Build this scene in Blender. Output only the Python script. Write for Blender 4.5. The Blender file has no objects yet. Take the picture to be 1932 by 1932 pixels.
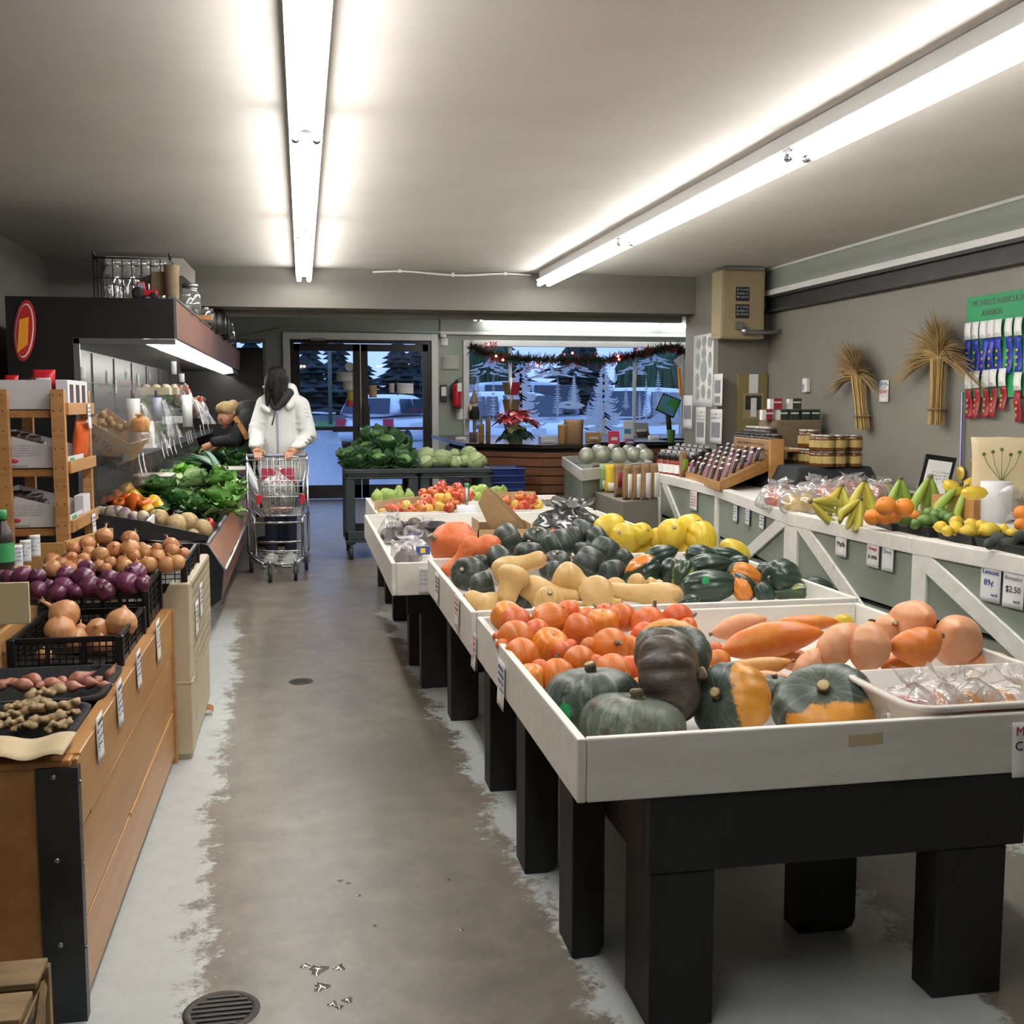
import bpy,bmesh,math,random
from mathutils import Vector,Matrix,Quaternion,noise
SC = bpy.context.scene
COL = SC.collection
PI = math.pi
rnd = random.Random(11)
V = Vector
# ---------------------------------------------------------------- camera model (aisle runs along +Y, Z up)
F_PX,CXY,CAM_H = 2050.0,966.0,1.35
_a = V((570 - CXY,-(762 - CXY),-F_PX)).normalized()
_p = math.atan2(204,F_PX)
_u = V((0,math.cos(_p),math.sin(_p)))
_x = _a.cross(_u)
RM = Matrix((_x,_a,_u))
CAM = V((0,0,CAM_H))
RIGHT,UP,BACK = RM @ V((1,0,0)),RM @ V((0,1,0)),RM @ V((0,0,1))
FWD = -BACK
def ray(px,py): return RM @ V((px - CXY,-(py - CXY),-F_PX))
def az(px,py,z): d = ray(px,py); return CAM + d * ((z - CAM_H) / d.z)
def ax(px,py,x): d = ray(px,py); return CAM + d * (x / d.x)
def ay(px,py,y): d = ray(px,py); return CAM + d * (y / d.y)
def dep(p): return (V(p) - CAM).dot(FWD)
def proj(p):
    c = RM.transposed() @ (V(p) - CAM)
    return CXY - F_PX * c.x / c.z,CXY + F_PX * c.y / c.z
# ---------------------------------------------------------------- materials
def lin(h):
    if not isinstance(h,str): return (*h[:3],1)
    h = h.lstrip('#'); o = []
    for i in (0,2,4):
        c = int(h[i:i + 2],16) / 255
        o.append(c / 12.92 if c <= .04045 else ((c + .055) / 1.055) ** 2.4)
    return (*o,1)
class NT:
    def __init__(s,name):
        s.m = bpy.data.materials.new(name); s.m.use_nodes = True
        s.t = s.m.node_tree; s.n = s.t.nodes; s.l = s.t.links
        s.b = s.n['Principled BSDF']; s.out = s.n['Material Output']
    def new(s,t,**k):
        n = s.n.new(t)
        for a,v in k.items(): setattr(n,a,v)
        return n
    def link(s,a,b): s.l.new(a,b)
    def mathn(s,op,a,b=None):
        n = s.new('ShaderNodeMath',operation=op)
        for i,q in enumerate((a,b)):
            if q is None: continue
            if isinstance(q,(int,float)): n.inputs[i].default_value = q
            else: s.link(q,n.inputs[i])
        return n.outputs[0]
    def mix(s,fac,a,b):
        n = s.new('ShaderNodeMix',data_type='RGBA')
        for i,q in ((0,fac),(6,a),(7,b)):
            if isinstance(q,(int,float)): n.inputs[i].default_value = q
            elif isinstance(q,(tuple,str)): n.inputs[i].default_value = lin(q)
            else: s.link(q,n.inputs[i])
        return n.outputs[2]
    def ramp(s,f,lo,hi):
        n = s.new('ShaderNodeMapRange'); s.link(f,n.inputs[0])
        n.inputs[1].default_value = lo; n.inputs[2].default_value = hi
        return n.outputs[0]
    def coord(s,st=(1,1,1)):
        tc = s.new('ShaderNodeTexCoord'); mp = s.new('ShaderNodeMapping')
        mp.inputs['Scale'].default_value = st
        s.link(tc.outputs['Object'],mp.inputs[0]); return mp.outputs[0]
    def noise(s,vec,sc,detail=4,w=None,rough=.55):
        n = s.new('ShaderNodeTexNoise',noise_dimensions='4D')
        n.inputs['Scale'].default_value = sc; n.inputs['Detail'].default_value = detail; n.inputs['Roughness'].default_value = rough
        s.link(vec,n.inputs['Vector'])
        if w is not None: s.link(w,n.inputs['W'])
        return n.outputs[0]
MATS = {}
def mat(name,c1,c2=None,sc=8,rough=.5,metal=0,bump=0,bs=60,st=(1,1,1),lo=.35,hi=.65,rv=0,rh=0,spec=.5,coat=0,
        patch=None,stripe=None,sss=0,trans=0,emit=0,side=None,streak=None):
    q = NT(name); b = q.b
    b.inputs['Roughness'].default_value = rough; b.inputs['Metallic'].default_value = metal
    b.inputs['Specular IOR Level'].default_value = spec; b.inputs['Coat Weight'].default_value = coat
    vec = q.coord(st); oi = q.new('ShaderNodeObjectInfo'); w = q.mathn('MULTIPLY',oi.outputs['Random'],40)
    col = lin(c1)
    if c2: col = q.mix(q.ramp(q.noise(vec,sc,5,w),lo,hi),c1,c2)
    if stripe:   # n meridian stripes of another colour, as grown in the skin
        n,sc_,th = stripe
        sx = q.new('ShaderNodeSeparateXYZ'); q.link(q.coord(),sx.inputs[0])
        an = q.mathn('ARCTAN2',sx.outputs[1],sx.outputs[0])
        jit = q.mathn('MULTIPLY',q.noise(vec,14,2,w),1.2)
        s = q.mathn('COSINE',q.mathn('ADD',q.mathn('MULTIPLY',an,n),jit))
        br = q.ramp(q.noise(vec,20,3,w),.3,.6)
        col = q.mix(q.mathn('MULTIPLY',q.ramp(s,th,1.0),br),col,sc_)
    if streak:   # mottling drawn out along the meridians: (colour, scale, lo, hi)
        s3 = q.new('ShaderNodeSeparateXYZ'); q.link(q.coord(),s3.inputs[0]); cm = q.new('ShaderNodeCombineXYZ')
        q.link(q.mathn('MULTIPLY',q.mathn('ARCTAN2',s3.outputs[1],s3.outputs[0]),2.2),cm.inputs[0]); q.link(q.mathn('MULTIPLY',s3.outputs[2],.5),cm.inputs[1])
        col = q.mix(q.ramp(q.noise(cm.outputs[0],streak[1],6,w,.65),streak[2],streak[3]),col,streak[0])
    if patch:
        for (pc,ps,l,h) in (patch if isinstance(patch,list) else [patch]):
            col = q.mix(q.ramp(q.noise(q.coord(),ps,3,w),l,h),col,pc)
    if side:     # one flank of the fruit grown in another colour (along its own x): (colour, x0, x1)
        sx2 = q.new('ShaderNodeSeparateXYZ'); q.link(q.coord(),sx2.inputs[0])
        zz = q.mathn('ADD',sx2.outputs[0],q.mathn('MULTIPLY',q.mathn('SUBTRACT',q.noise(vec,4,3,w),.5),.5))
        col = q.mix(q.ramp(zz,side[1],side[2]),col,side[0])
    if rv or rh:
        hs = q.new('ShaderNodeHueSaturation')
        r2 = q.mathn('FRACT',q.mathn('MULTIPLY',oi.outputs['Random'],7.31))
        q.link(q.mathn('ADD',q.mathn('MULTIPLY',oi.outputs['Random'],2 * rv),1 - rv),hs.inputs['Value'])
        q.link(q.mathn('ADD',q.mathn('MULTIPLY',r2,2 * rh),.5 - rh),hs.inputs['Hue'])
        if isinstance(col,tuple): hs.inputs['Color'].default_value = col
        else: q.link(col,hs.inputs['Color'])
        col = hs.outputs[0]
    if isinstance(col,tuple): b.inputs['Base Color'].default_value = col
    else: q.link(col,b.inputs['Base Color'])
    if bump:
        bp = q.new('ShaderNodeBump'); bp.inputs['Strength'].default_value = min(1,bump); bp.inputs['Distance'].default_value = .004 * max(1,bump)
        q.link(q.noise(vec,bs,4,w),bp.inputs['Height']); q.link(bp.outputs[0],b.inputs['Normal'])
    if sss: b.inputs['Subsurface Weight'].default_value = sss; b.inputs['Subsurface Radius'].default_value = (.02,.01,.006); b.inputs['Subsurface Scale'].default_value = .5
    if trans: b.inputs['Transmission Weight'].default_value = trans
    if emit: b.inputs['Emission Color'].default_value = lin(c1); b.inputs['Emission Strength'].default_value = emit
    MATS[name] = q.m; return q.m
def film(name,tint='#ffffff',clear=.75,rough=.12,body='#e8eaec',crinkle=.5,cs=30,bodyw=.35):
    """thin clear plastic or glass: mostly see-through, some gloss, a little body colour"""
    q = NT(name); q.n.remove(q.b)
    tr = q.new('ShaderNodeBsdfTransparent'); tr.inputs[0].default_value = lin(tint)
    gl = q.new('ShaderNodeBsdfGlossy'); gl.inputs['Roughness'].default_value = rough
    df = q.new('ShaderNodeBsdfDiffuse'); df.inputs[0].default_value = lin(body)
    m1 = q.new('ShaderNodeMixShader'); m1.inputs[0].default_value = bodyw
    q.link(gl.outputs[0],m1.inputs[1]); q.link(df.outputs[0],m1.inputs[2])
    m2 = q.new('ShaderNodeMixShader')
    fr = q.new('ShaderNodeLayerWeight'); fr.inputs[0].default_value = .35
    if crinkle:
        bp = q.new('ShaderNodeBump'); bp.inputs['Strength'].default_value = crinkle; bp.inputs['Distance'].default_value = .01
        q.link(q.noise(q.coord(),cs,4),bp.inputs['Height'])
        for k in (gl,fr): q.link(bp.outputs[0],k.inputs['Normal'])
    fac = q.mathn('ADD',q.mathn('MULTIPLY',fr.outputs[1],clear * .9),1 - clear); 
    q.link(fac,m2.inputs[0]); q.link(tr.outputs[0],m2.inputs[1]); q.link(m1.outputs[0],m2.inputs[2])
    q.link(m2.outputs[0],q.out.inputs[0]); MATS[name] = q.m; return q.m
def glow(name,c,s):
    q = NT(name); q.b.inputs['Base Color'].default_value = lin(c)
    q.b.inputs['Emission Color'].default_value = lin(c); q.b.inputs['Emission Strength'].default_value = s
    MATS[name] = q.m; return q.m
# ---------------------------------------------------------------- mesh builder
def basis(d,up=(0,0,1)):
    z = V(d).normalized(); u = V(up)
    if abs(z.dot(u)) > .98: u = V((0,1,0)) if abs(z.y) < .9 else V((1,0,0))
    x = u.cross(z).normalized(); return x,z.cross(x),z
def wloc(o):
    p = V((0,0,0))
    while o is not None: p += o.location; o = o.parent
    return p
class MB:
    def __init__(s): s.v = []; s.f = []; s.sm = []; s.mi = []; s.k = 0
    def add(s,vs,fs,smooth=False):
        b = len(s.v); s.v += [V(v) for v in vs]; s.f += [tuple(b + i for i in f) for f in fs]
        s.sm += [smooth] * len(fs); s.mi += [s.k] * len(fs); return s
    def box(s,a,b):
        (x0,y0,z0),(x1,y1,z1) = [tuple(map(min,zip(a,b))),tuple(map(max,zip(a,b)))]
        return s.add([(x0,y0,z0),(x1,y0,z0),(x1,y1,z0),(x0,y1,z0),(x0,y0,z1),(x1,y0,z1),(x1,y1,z1),(x0,y1,z1)],
                     [(3,2,1,0),(4,5,6,7),(0,1,5,4),(1,2,6,5),(2,3,7,6),(3,0,4,7)])
    def obox(s,c,X,Y,Z):
        c,X,Y,Z = V(c),V(X),V(Y),V(Z)
        P = [c + a * X + b * Y + d * Z for d in (-1,1) for a,b in ((-1,-1),(1,-1),(1,1),(-1,1))]
        return s.add(P,[(3,2,1,0),(4,5,6,7),(0,1,5,4),(1,2,6,5),(2,3,7,6),(3,0,4,7)])
    def bar(s,p,q,w,h,up=(0,0,1)):
        p,q = V(p),V(q); x,y,z = basis(q - p,up)
        return s.obox((p + q) / 2,x * w / 2,y * h / 2,(q - p) / 2)
    def tube(s,pts,r,n=8,cap=True,smooth=True):
        pts = [V(p) for p in pts]; m = len(pts); rs = r if isinstance(r,(list,tuple)) else [r] * m
        vs = []; px = None
        for i,p in enumerate(pts):
            d = (pts[min(i + 1,m - 1)] - pts[max(i - 1,0)])
            if d.length < 1e-9: d = V((0,0,1))
            x,y,z = basis(d)
            if px is not None:
                x = (px - z * px.dot(z)); x = x.normalized() if x.length > 1e-6 else basis(d)[0]; y = z.cross(x)
            px = x
            for k in range(n):
                t = 2 * PI * k / n; vs.append(p + (x * math.cos(t) + y * math.sin(t)) * rs[i])
        fs = [(i * n + k,i * n + (k + 1) % n,(i + 1) * n + (k + 1) % n,(i + 1) * n + k) for i in range(m - 1) for k in range(n)]
        if cap: fs += [tuple(range(n - 1,-1,-1)),tuple((m - 1) * n + k for k in range(n))]
        return s.add(vs,fs,smooth)
    def lathe(s,prof,n=24,c=(0,0,0),M=None,fn=None,smooth=True,cap=True):
        """prof: (r, z) pairs bottom to top; fn(theta, i, r) -> r modulation"""
        vs = []; m = len(prof)
        for i,(r,z) in enumerate(prof):
            for k in range(n):
                t = 2 * PI * k / n; rr = fn(t,i / (m - 1),r) if fn else r
                vs.append(V((rr * math.cos(t),rr * math.sin(t),z)))
        if M is not None: vs = [M @ v for v in vs]
        vs = [v + V(c) for v in vs]
        fs = [(i * n + k,i * n + (k + 1) % n,(i + 1) * n + (k + 1) % n,(i + 1) * n + k) for i in range(m - 1) for k in range(n)]
        if cap: fs += [tuple(range(n - 1,-1,-1)),tuple((m - 1) * n + k for k in range(n))]
        return s.add(vs,fs,smooth)
    def prism(s,poly,d):
        n = len(poly); d = V(d); P = [V(p) for p in poly]
        return s.add(P + [p + d for p in P],[tuple(range(n))[::-1],tuple(range(n,2 * n))] + [(i,(i + 1) % n,n + (i + 1) % n,n + i) for i in range(n)])
    def poly(s,pts,smooth=False): return s.add(pts,[tuple(range(len(pts)))],smooth)
    def ball(s,c,r,n=16,m=10,fn=None):
        r = r if isinstance(r,(tuple,list)) else (r,) * 3; c = V(c)
        vs = [c + V((0,0,-r[2]))]
        for i in range(1,m):
            p = -PI / 2 + PI * i / m
            for k in range(n):
                t = 2 * PI * k / n; d = V((r[0] * math.cos(p) * math.cos(t),r[1] * math.cos(p) * math.sin(t),r[2] * math.sin(p)))
                vs.append(c + (d * fn(d) if fn else d))
        vs.append(c + V((0,0,r[2]))); fs = [(0,1 + (k + 1) % n,1 + k) for k in range(n)]
        for i in range(m - 2):
            for k in range(n): a = 1 + i * n; fs.append((a + k,a + (k + 1) % n,a + n + (k + 1) % n,a + n + k))
        a = 1 + (m - 2) * n; fs += [(a + k,a + (k + 1) % n,len(vs) - 1) for k in range(n)]
        return s.add(vs,fs,True)
    def grid(s,fn,nu,nv,smooth=True):
        vs = [fn(i / nu,j / nv) for j in range(nv + 1) for i in range(nu + 1)]; w = nu + 1
        return s.add(vs,[(j * w + i,j * w + i + 1,(j + 1) * w + i + 1,(j + 1) * w + i) for j in range(nv) for i in range(nu)],smooth)
    def xf(s,M,a=0):
        for i in range(a,len(s.v)): s.v[i] = M @ s.v[i]
        return s
    def build(s,name,m,parent=None,bevel=0,org=None,seg=2,solid=0,sub=0):
        if parent is not None: o0 = wloc(parent)
        elif org is not None: o0 = V(org)
        else:
            lo = [min(v[i] for v in s.v) for i in range(3)]; hi = [max(v[i] for v in s.v) for i in range(3)]
            o0 = V(((lo[0] + hi[0]) / 2,(lo[1] + hi[1]) / 2,lo[2]))
        me = bpy.data.meshes.new(name); me.from_pydata([v - o0 for v in s.v],[],s.f)
        me.polygons.foreach_set('use_smooth',s.sm)
        ms = m if isinstance(m,(list,tuple)) else [m]
        for q in ms: me.materials.append(q if not isinstance(q,str) else MATS[q])
        if len(ms) > 1: me.polygons.foreach_set('material_index',s.mi)
        me.update(); o = bpy.data.objects.new(name,me); COL.objects.link(o)
        if parent is not None: o.parent = parent
        else: o.location = o0
        if solid: q = o.modifiers.new('thick','SOLIDIFY'); q.thickness = solid
        if sub: q = o.modifiers.new('sub','SUBSURF'); q.levels = q.render_levels = sub
        if bevel: q = o.modifiers.new('edge','BEVEL'); q.width = bevel; q.segments = seg; q.limit_method = 'ANGLE'
        return o
def tag(o,label,cat,group=None,kind=None):
    if kind: o['kind'] = kind
    if label: o['label'] = label
    if cat: o['category'] = cat
    if group: o['group'] = group
    return o
def thing(name,label,cat,loc,group=None):
    o = bpy.data.objects.new(name,None); COL.objects.link(o); o.empty_display_size = .05
    o.location = V(loc); return tag(o,label,cat,group)
def struct(o): o['kind'] = 'structure'; return o
def dup(root,loc,rot=None,sc=1,label=None,group=None,name=None):
    def cp(o,par):
        c = o.copy(); COL.objects.link(c)
        if par is not None: c.parent = par
        for ch in o.children: cp(ch,c)
        return c
    r = cp(root,None); r.location = V(loc)
    if rot is not None: r.rotation_mode = 'QUATERNION'; r.rotation_quaternion = rot
    r.scale = (sc,) * 3 if not isinstance(sc,(tuple,list)) else sc
    if label: r['label'] = label
    if group: r['group'] = group
    return r
def kill(root):
    for c in list(root.children): kill(c)
    bpy.data.objects.remove(root)
def qaxis(d,spin=0):
    """rotation that takes local +Z to direction d, with a spin about it"""
    return V(d).to_track_quat('Z','Y') @ Quaternion((0,0,1),spin)
ORD = 'first second third fourth fifth sixth seventh eighth ninth tenth eleventh twelfth thirteenth fourteenth fifteenth sixteenth seventeenth eighteenth nineteenth twentieth twenty-first twenty-second twenty-third twenty-fourth twenty-fifth twenty-sixth twenty-seventh twenty-eighth'.split()
def row_labels(pts,desc,pile,tol,back='row'):
    """one label per item from its place in the pile: rows counted from the front, items counted along each row"""
    idx = sorted(range(len(pts)),key=lambda i: -pts[i][1]); rows = []
    for i in idx:
        if rows and rows[-1][0] - pts[i][1] < tol: rows[-1][1].append(i)
        else: rows.append((pts[i][1],[i]))
    out = [None] * len(pts); n = len(rows)
    for r,(_,L) in enumerate(rows):
        L.sort(key=lambda i: pts[i][0])
        rn = 'only row' if n == 1 else 'front row' if r == 0 else 'back row' if r == n - 1 else ORD[r] + ' row'
        for k,i in enumerate(L):
            d = desc[i] if isinstance(desc,list) else desc
            out[i] = f"{d}, {ORD[k]} from the left of {pile}" if n == 1 else f"{d}, alone in the {rn} of {pile}" if len(L) == 1 else f"{d}, {ORD[k]} from left in the {rn} of {pile}"
    return out
def fuse(mb,name,m,parent=None,vox=.008,smooth=6,dec=0,org=None):
    """one continuous skin over overlapping closed shapes"""
    t = mb.build('tmp',m,parent,org=org)
    r = t.modifiers.new('r','REMESH'); r.mode = 'VOXEL'; r.voxel_size = vox; r.use_smooth_shade = True
    if smooth: q = t.modifiers.new('s','SMOOTH'); q.iterations = smooth; q.factor = .5
    if dec: q = t.modifiers.new('d','DECIMATE'); q.ratio = dec
    dg = bpy.context.evaluated_depsgraph_get(); dg.update()
    me = bpy.data.meshes.new_from_object(t.evaluated_get(dg)); me.name = name
    for p in me.polygons: p.use_smooth = True
    old = t.data; t.modifiers.clear(); t.data = me; t.name = name; bpy.data.meshes.remove(old)
    return t
def text(s,size,m,parent,o,xd,up,ext=.0006,align='CENTER',name='lettering'):
    """lettering lying on a surface: o = centre, xd = reading direction, up = up direction"""
    c = bpy.data.curves.new('txt','FONT'); c.body = s; c.size = size; c.align_x = align; c.align_y = 'CENTER'; c.extrude = ext; c.resolution_u = 2
    t = bpy.data.objects.new('txt',c); COL.objects.link(t); dg = bpy.context.evaluated_depsgraph_get(); dg.update()
    me = bpy.data.meshes.new_from_object(t.evaluated_get(dg)); bpy.data.objects.remove(t); bpy.data.curves.remove(c)
    X,U = V(xd).normalized(),V(up).normalized(); N = X.cross(U).normalized(); U = N.cross(X)
    M = Matrix.Translation(V(o) - (wloc(parent) if parent else V())) @ Matrix((X,U,N)).transposed().to_4x4()
    me.transform(M); me.name = name; me.materials.clear(); me.materials.append(MATS[m] if isinstance(m,str) else m)
    ob = bpy.data.objects.new(name,me); COL.objects.link(ob); ob.parent = parent; return ob
def scribble(mb,o,xd,up,w,lines,h,seed=0,gap=.35):
    """strokes of handwriting too small to read in the photograph"""
    r = random.Random(seed); X,U = V(xd).normalized(),V(up).normalized(); N = X.cross(U)
    for k in range(lines):
        y = -k * h * 1.6; x = 0.0
        while x < w:
            cw = h * r.uniform(.35,.7)
            if r.random() > gap * .5:
                a = V(o) + X * x + U * (y + r.uniform(-.1,.1) * h) + N * .0006
                for (dx0,dy0,dx1,dy1) in r.sample([(0,0,0,1),(0,1,1,.5),(0,.5,1,.5),(1,0,1,.6),(0,0,1,0),(0,0,.8,1)],2):
                    p = a + X * dx0 * cw * .7 + U * dy0 * h * .8; q = a + X * dx1 * cw * .7 + U * dy1 * h * .8
                    mb.bar(p,q,h * .1,.0006,N)
            x += cw
def paper_sign(name,label,cat,c,xd,up,w,h,texts=(),paper='paper',thick=.0012,group=None,scr=None,curl=0):
    """a sheet: centre c, reading direction xd, up; texts = (string, size, colour, dx, dy)"""
    X,U = V(xd).normalized(),V(up).normalized(); N = X.cross(U).normalized(); c = V(c)
    r = thing(name,label,cat,c - U * h / 2,group)
    b = MB()
    def fn(i,j):
        return c + X * (i - .5) * w + U * (j - .5) * h + N * (.003 + curl * ((1 - j) ** 2) * .5)
    b.grid(fn,2,8); o = b.build('sheet',paper,r,solid=thick)
    for (s,sz,m,dx,dy) in texts: text(s,sz,m,r,c + X * dx + U * dy + N * (.0042 + curl * .125),X,U)
    if scr:
        m,lines,hh = scr; k = MB(); scribble(k,c - X * w * .4 + U * h * (.5 - .5 * .2) - U * hh + N * .004,X,U,w * .8,lines,hh,seed=int(abs(c.x * 77)))
        k.build('lettering',m,r)
    return r
TUBE,SKY,EXPO = 26.0,1.5,0.35
# ================================================================ materials of the place
mat('ceiling_paint','#cdc8c1','#c4bfb8',sc=1.5,rough=.75,bump=.05,bs=300)
mat('wall_olive','#77746a','#7c796f',sc=2,rough=.55,bump=.05,bs=250)
mat('header_grey','#6e6d65','#737169',sc=2,rough=.6)
mat('wall_dark','#57554e','#605e56',sc=2,rough=.6); mat('wall_sage','#8c9286','#929a8d',sc=2,rough=.55)
mat('white_trim','#dcdcd9','#cfcfcb',sc=3,rough=.45)
mat('steel_black','#2a2a29','#3a3936',sc=6,rough=.5,metal=.2)
mat('bronze','#1b1816','#241f1c',sc=5,rough=.4)
mat('white_paint','#eceae4','#e2dfd6',sc=5,rough=.42,bump=.25,bs=45,st=(1,5,5),patch=[('#b8a88c',9,.70,.76)])
mat('black_wood','#0d0e0f','#15161a',sc=14,rough=.6,bump=.4,bs=60,st=(6,6,1))
mat('paper','#eeeeec','#e6e6e6',sc=3,rough=.7)
mat('ink_blue','#2b3f8c',rough=.6); mat('ink_red','#c2364a',rough=.6); mat('ink_black','#222226',rough=.6); mat('ink_teal','#3d8fb0',rough=.6)
mat('ink_grey','#85858c',rough=.6)
mat('lamp_white','#e4e4e2',rough=.35)
mat('chrome','#c8cacd',rough=.18,metal=1); mat('steel','#a8aaac',rough=.32,metal=1)
mat('wire','#d3d6da',rough=.28,metal=.85)
mat('rubber','#26262a','#34343a',rough=.6)
mat('pine','#b98a58','#a27344',sc=5,rough=.45,st=(1,1,7),bump=.15,bs=30,patch=('#7a4a22',5,.72,.78))
mat('pine_x','#aa7a45','#976838',sc=4,rough=.42,st=(6,.6,6),bump=.12,bs=25,patch=('#6d4320',4,.74,.80))
mat('pine_y','#b98a55','#a57743',sc=4,rough=.36,st=(5,.5,5),bump=.1,bs=25,patch=('#6d4320',4.5,.73,.78))
mat('pine_pale','#c2955c','#ae8048',sc=5,rough=.5,st=(1,1,.4),bump=.12,bs=35)
mat('black_plastic','#121214','#1a1a1d',rough=.35)
mat('dark_grey_plastic','#2b3034','#343a3f',sc=12,rough=.5,bump=.3,bs=120)
mat('cardboard','#a88a64','#9c7e58',sc=6,rough=.8,bump=.1)
mat('kraft','#957754','#846845',sc=9,rough=.75,bump=.4,bs=25)
mat('asphalt','#62676d','#7a8087',sc=3,rough=.25,bump=.2,bs=200)
mat('grass_green','#2e5a2c','#4a7a3a',sc=8,rough=.9,bump=.6,bs=60)
mat('conifer','#222e30','#32403e',sc=6,rough=.9,rv=.25)
mat('willow_green','#23422a','#31573a',sc=9,rough=.85)
mat('car_white','#e6e9ec',rough=.22,coat=.6); mat('car_silver','#b9bec4',rough=.25,metal=.3,coat=.6); mat('car_glass','#2c3848',rough=.08)
mat('tyre','#17181a',rough=.7)
glow('tube_light',(1,.975,.945),TUBE); glow('tube_light_cool',(.95,.975,1),TUBE * .4)
glow('red_bulb',(1,.12,.08),9)
film('glass',clear=.93,rough=.02,crinkle=0,bodyw=.0)
film('clear_plastic',clear=.82,rough=.1,crinkle=1,cs=34,bodyw=.3)
film('bag_plastic',clear=.74,rough=.14,crinkle=1,cs=18,body='#f0f0f2',bodyw=.3)
# floor: worn concrete down the middle of each path, old pale grey paint left along the furniture
q = NT('concrete_floor'); vec = q.coord()
sx = q.new('ShaderNodeSeparateXYZ'); q.link(vec,sx.inputs[0])
n1 = q.noise(vec,3.2,6,rough=.65); n2 = q.noise(vec,14,6,rough=.7); n3 = q.noise(vec,1.1,3)
wob = q.mathn('ADD',q.mathn('MULTIPLY',q.mathn('SUBTRACT',n1,.5),.42),q.mathn('MULTIPLY',q.mathn('SUBTRACT',n2,.5),.24)); wob = q.mathn('ADD',wob,q.mathn('MULTIPLY',q.mathn('SUBTRACT',q.noise(vec,55,4,rough=.7),.5),.14))
xx = q.mathn('ADD',q.mathn('ADD',sx.outputs[0],q.mathn('MULTIPLY',sx.outputs[1],.028)),wob)
def band(a,b,s=.02):
    u = q.ramp(xx,a - s,a + s); v = q.ramp(xx,b + s,b - s)
    return q.mathn('MULTIPLY',u,v)
worn = q.mathn('MAXIMUM',band(-.21,.70),q.mathn('MAXIMUM',band(1.55,2.2),q.mathn('MULTIPLY',q.ramp(sx.outputs[1],6.6,7.4),band(-.4,2.5))))
con = q.mix(q.ramp(n1,.3,.7),'#625c53','#776f64'); con = q.mix(q.ramp(q.noise(vec,7,6,rough=.7),.42,.75),con,'#8a8276')
con = q.mix(q.ramp(n3,.5,.75),con,'#5c574d')
pnt = q.mix(q.ramp(n2,.35,.7),'#bfc4c2','#b0b6b5'); pnt = q.mix(q.ramp(q.noise(vec,35,5,rough=.8),.66,.7),pnt,'#7b776e')
spk = q.ramp(q.noise(vec,60,4,rough=.8),.705,.72)
col = q.mix(worn,pnt,con); col = q.mix(q.mathn('MULTIPLY',spk,worn),col,'#aaa9a2')
q.link(col,q.b.inputs['Base Color'])
q.link(q.mathn('ADD',q.mathn('MULTIPLY',n1,.34),q.mathn('ADD',q.mathn('MULTIPLY',worn,.0),.2)),q.b.inputs['Roughness'])
bp = q.new('ShaderNodeBump'); bp.inputs['Strength'].default_value = .25; bp.inputs['Distance'].default_value = .003
q.link(q.mathn('ADD',n2,q.mathn('MULTIPLY',worn,-.5)),bp.inputs['Height']); q.link(bp.outputs[0],q.b.inputs['Normal'])
MATS['concrete_floor'] = q.m
# ================================================================ shell of the room
CEIL = 2.47; XL,XR = -1.95,3.9; YB = 15.6; XR2 = 5.9; YH = 9.3; PX0 = 3.45
def sbox(name,a,b,m,bevel=0):
    mb = MB(); mb.box(a,b); return struct(mb.build(name,m,bevel=bevel))
mb = MB(); mb.box((XL - .1,-3.1,-.1),(XR2 + .1,YB + .1,0)); struct(mb.build('floor','concrete_floor',org=(0,0,0)))
sbox('ceiling',(XL - .1,-3.1,CEIL),(XR + .1,YH + .1,CEIL + .1),'ceiling_paint')
sbox('ceiling_rear',(XL - .1,YH + .1,2.62),(XR2 + .1,YB + .1,2.72),'ceiling_paint')
sbox('wall_left',(XL - .1,-3.1,0),(XL,YB,2.62),'wall_dark')
sbox('wall_front',(XL,-3.1,0),(XR,-3,CEIL),'wall_olive')
sbox('wall_right',(XR,-3.1,0),(XR + .1,9.55,CEIL),'wall_olive')
sbox('pillar',(PX0,8.75,0),(XR,9.55,CEIL),'wall_olive')
sbox('wall_rear_right',(XR2,9.4,0),(XR2 + .1,YB,2.62),'wall_sage')
sbox('wall_return',(XR,9.55,0),(XR2 + .1,9.65,2.62),'wall_sage')
mb = MB(); mb.box((XL,YH,2.145),(PX0 + .06,YH + .35,CEIL)); mb.box((XL,YH + .35,2.095),(PX0,YH + .42,2.62)); struct(mb.build('header_beam','header_grey'))
# upper wall facing, white ledge and black steel rail along the right-hand wall
sbox('trim_upper',(XR - .05,-3,2.285),(XR,8.75,CEIL),'wall_sage')
sbox('trim_ledge',(XR - .085,-3,2.245),(XR,8.75,2.29),'white_trim',.004)
sbox('trim_ceiling',(XR - .07,-3,CEIL - .018),(XR,8.75,CEIL),'white_trim')
mb = MB(); mb.box((XR - .075,-3,2.11),(XR,8.75,2.125)); mb.box((XR - .03,-3,2.125),(XR,8.75,2.235)); mb.box((XR - .075,-3,2.225),(XR,8.75,2.245))
struct(mb.build('trim_steel_rail','steel_black'))
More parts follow.
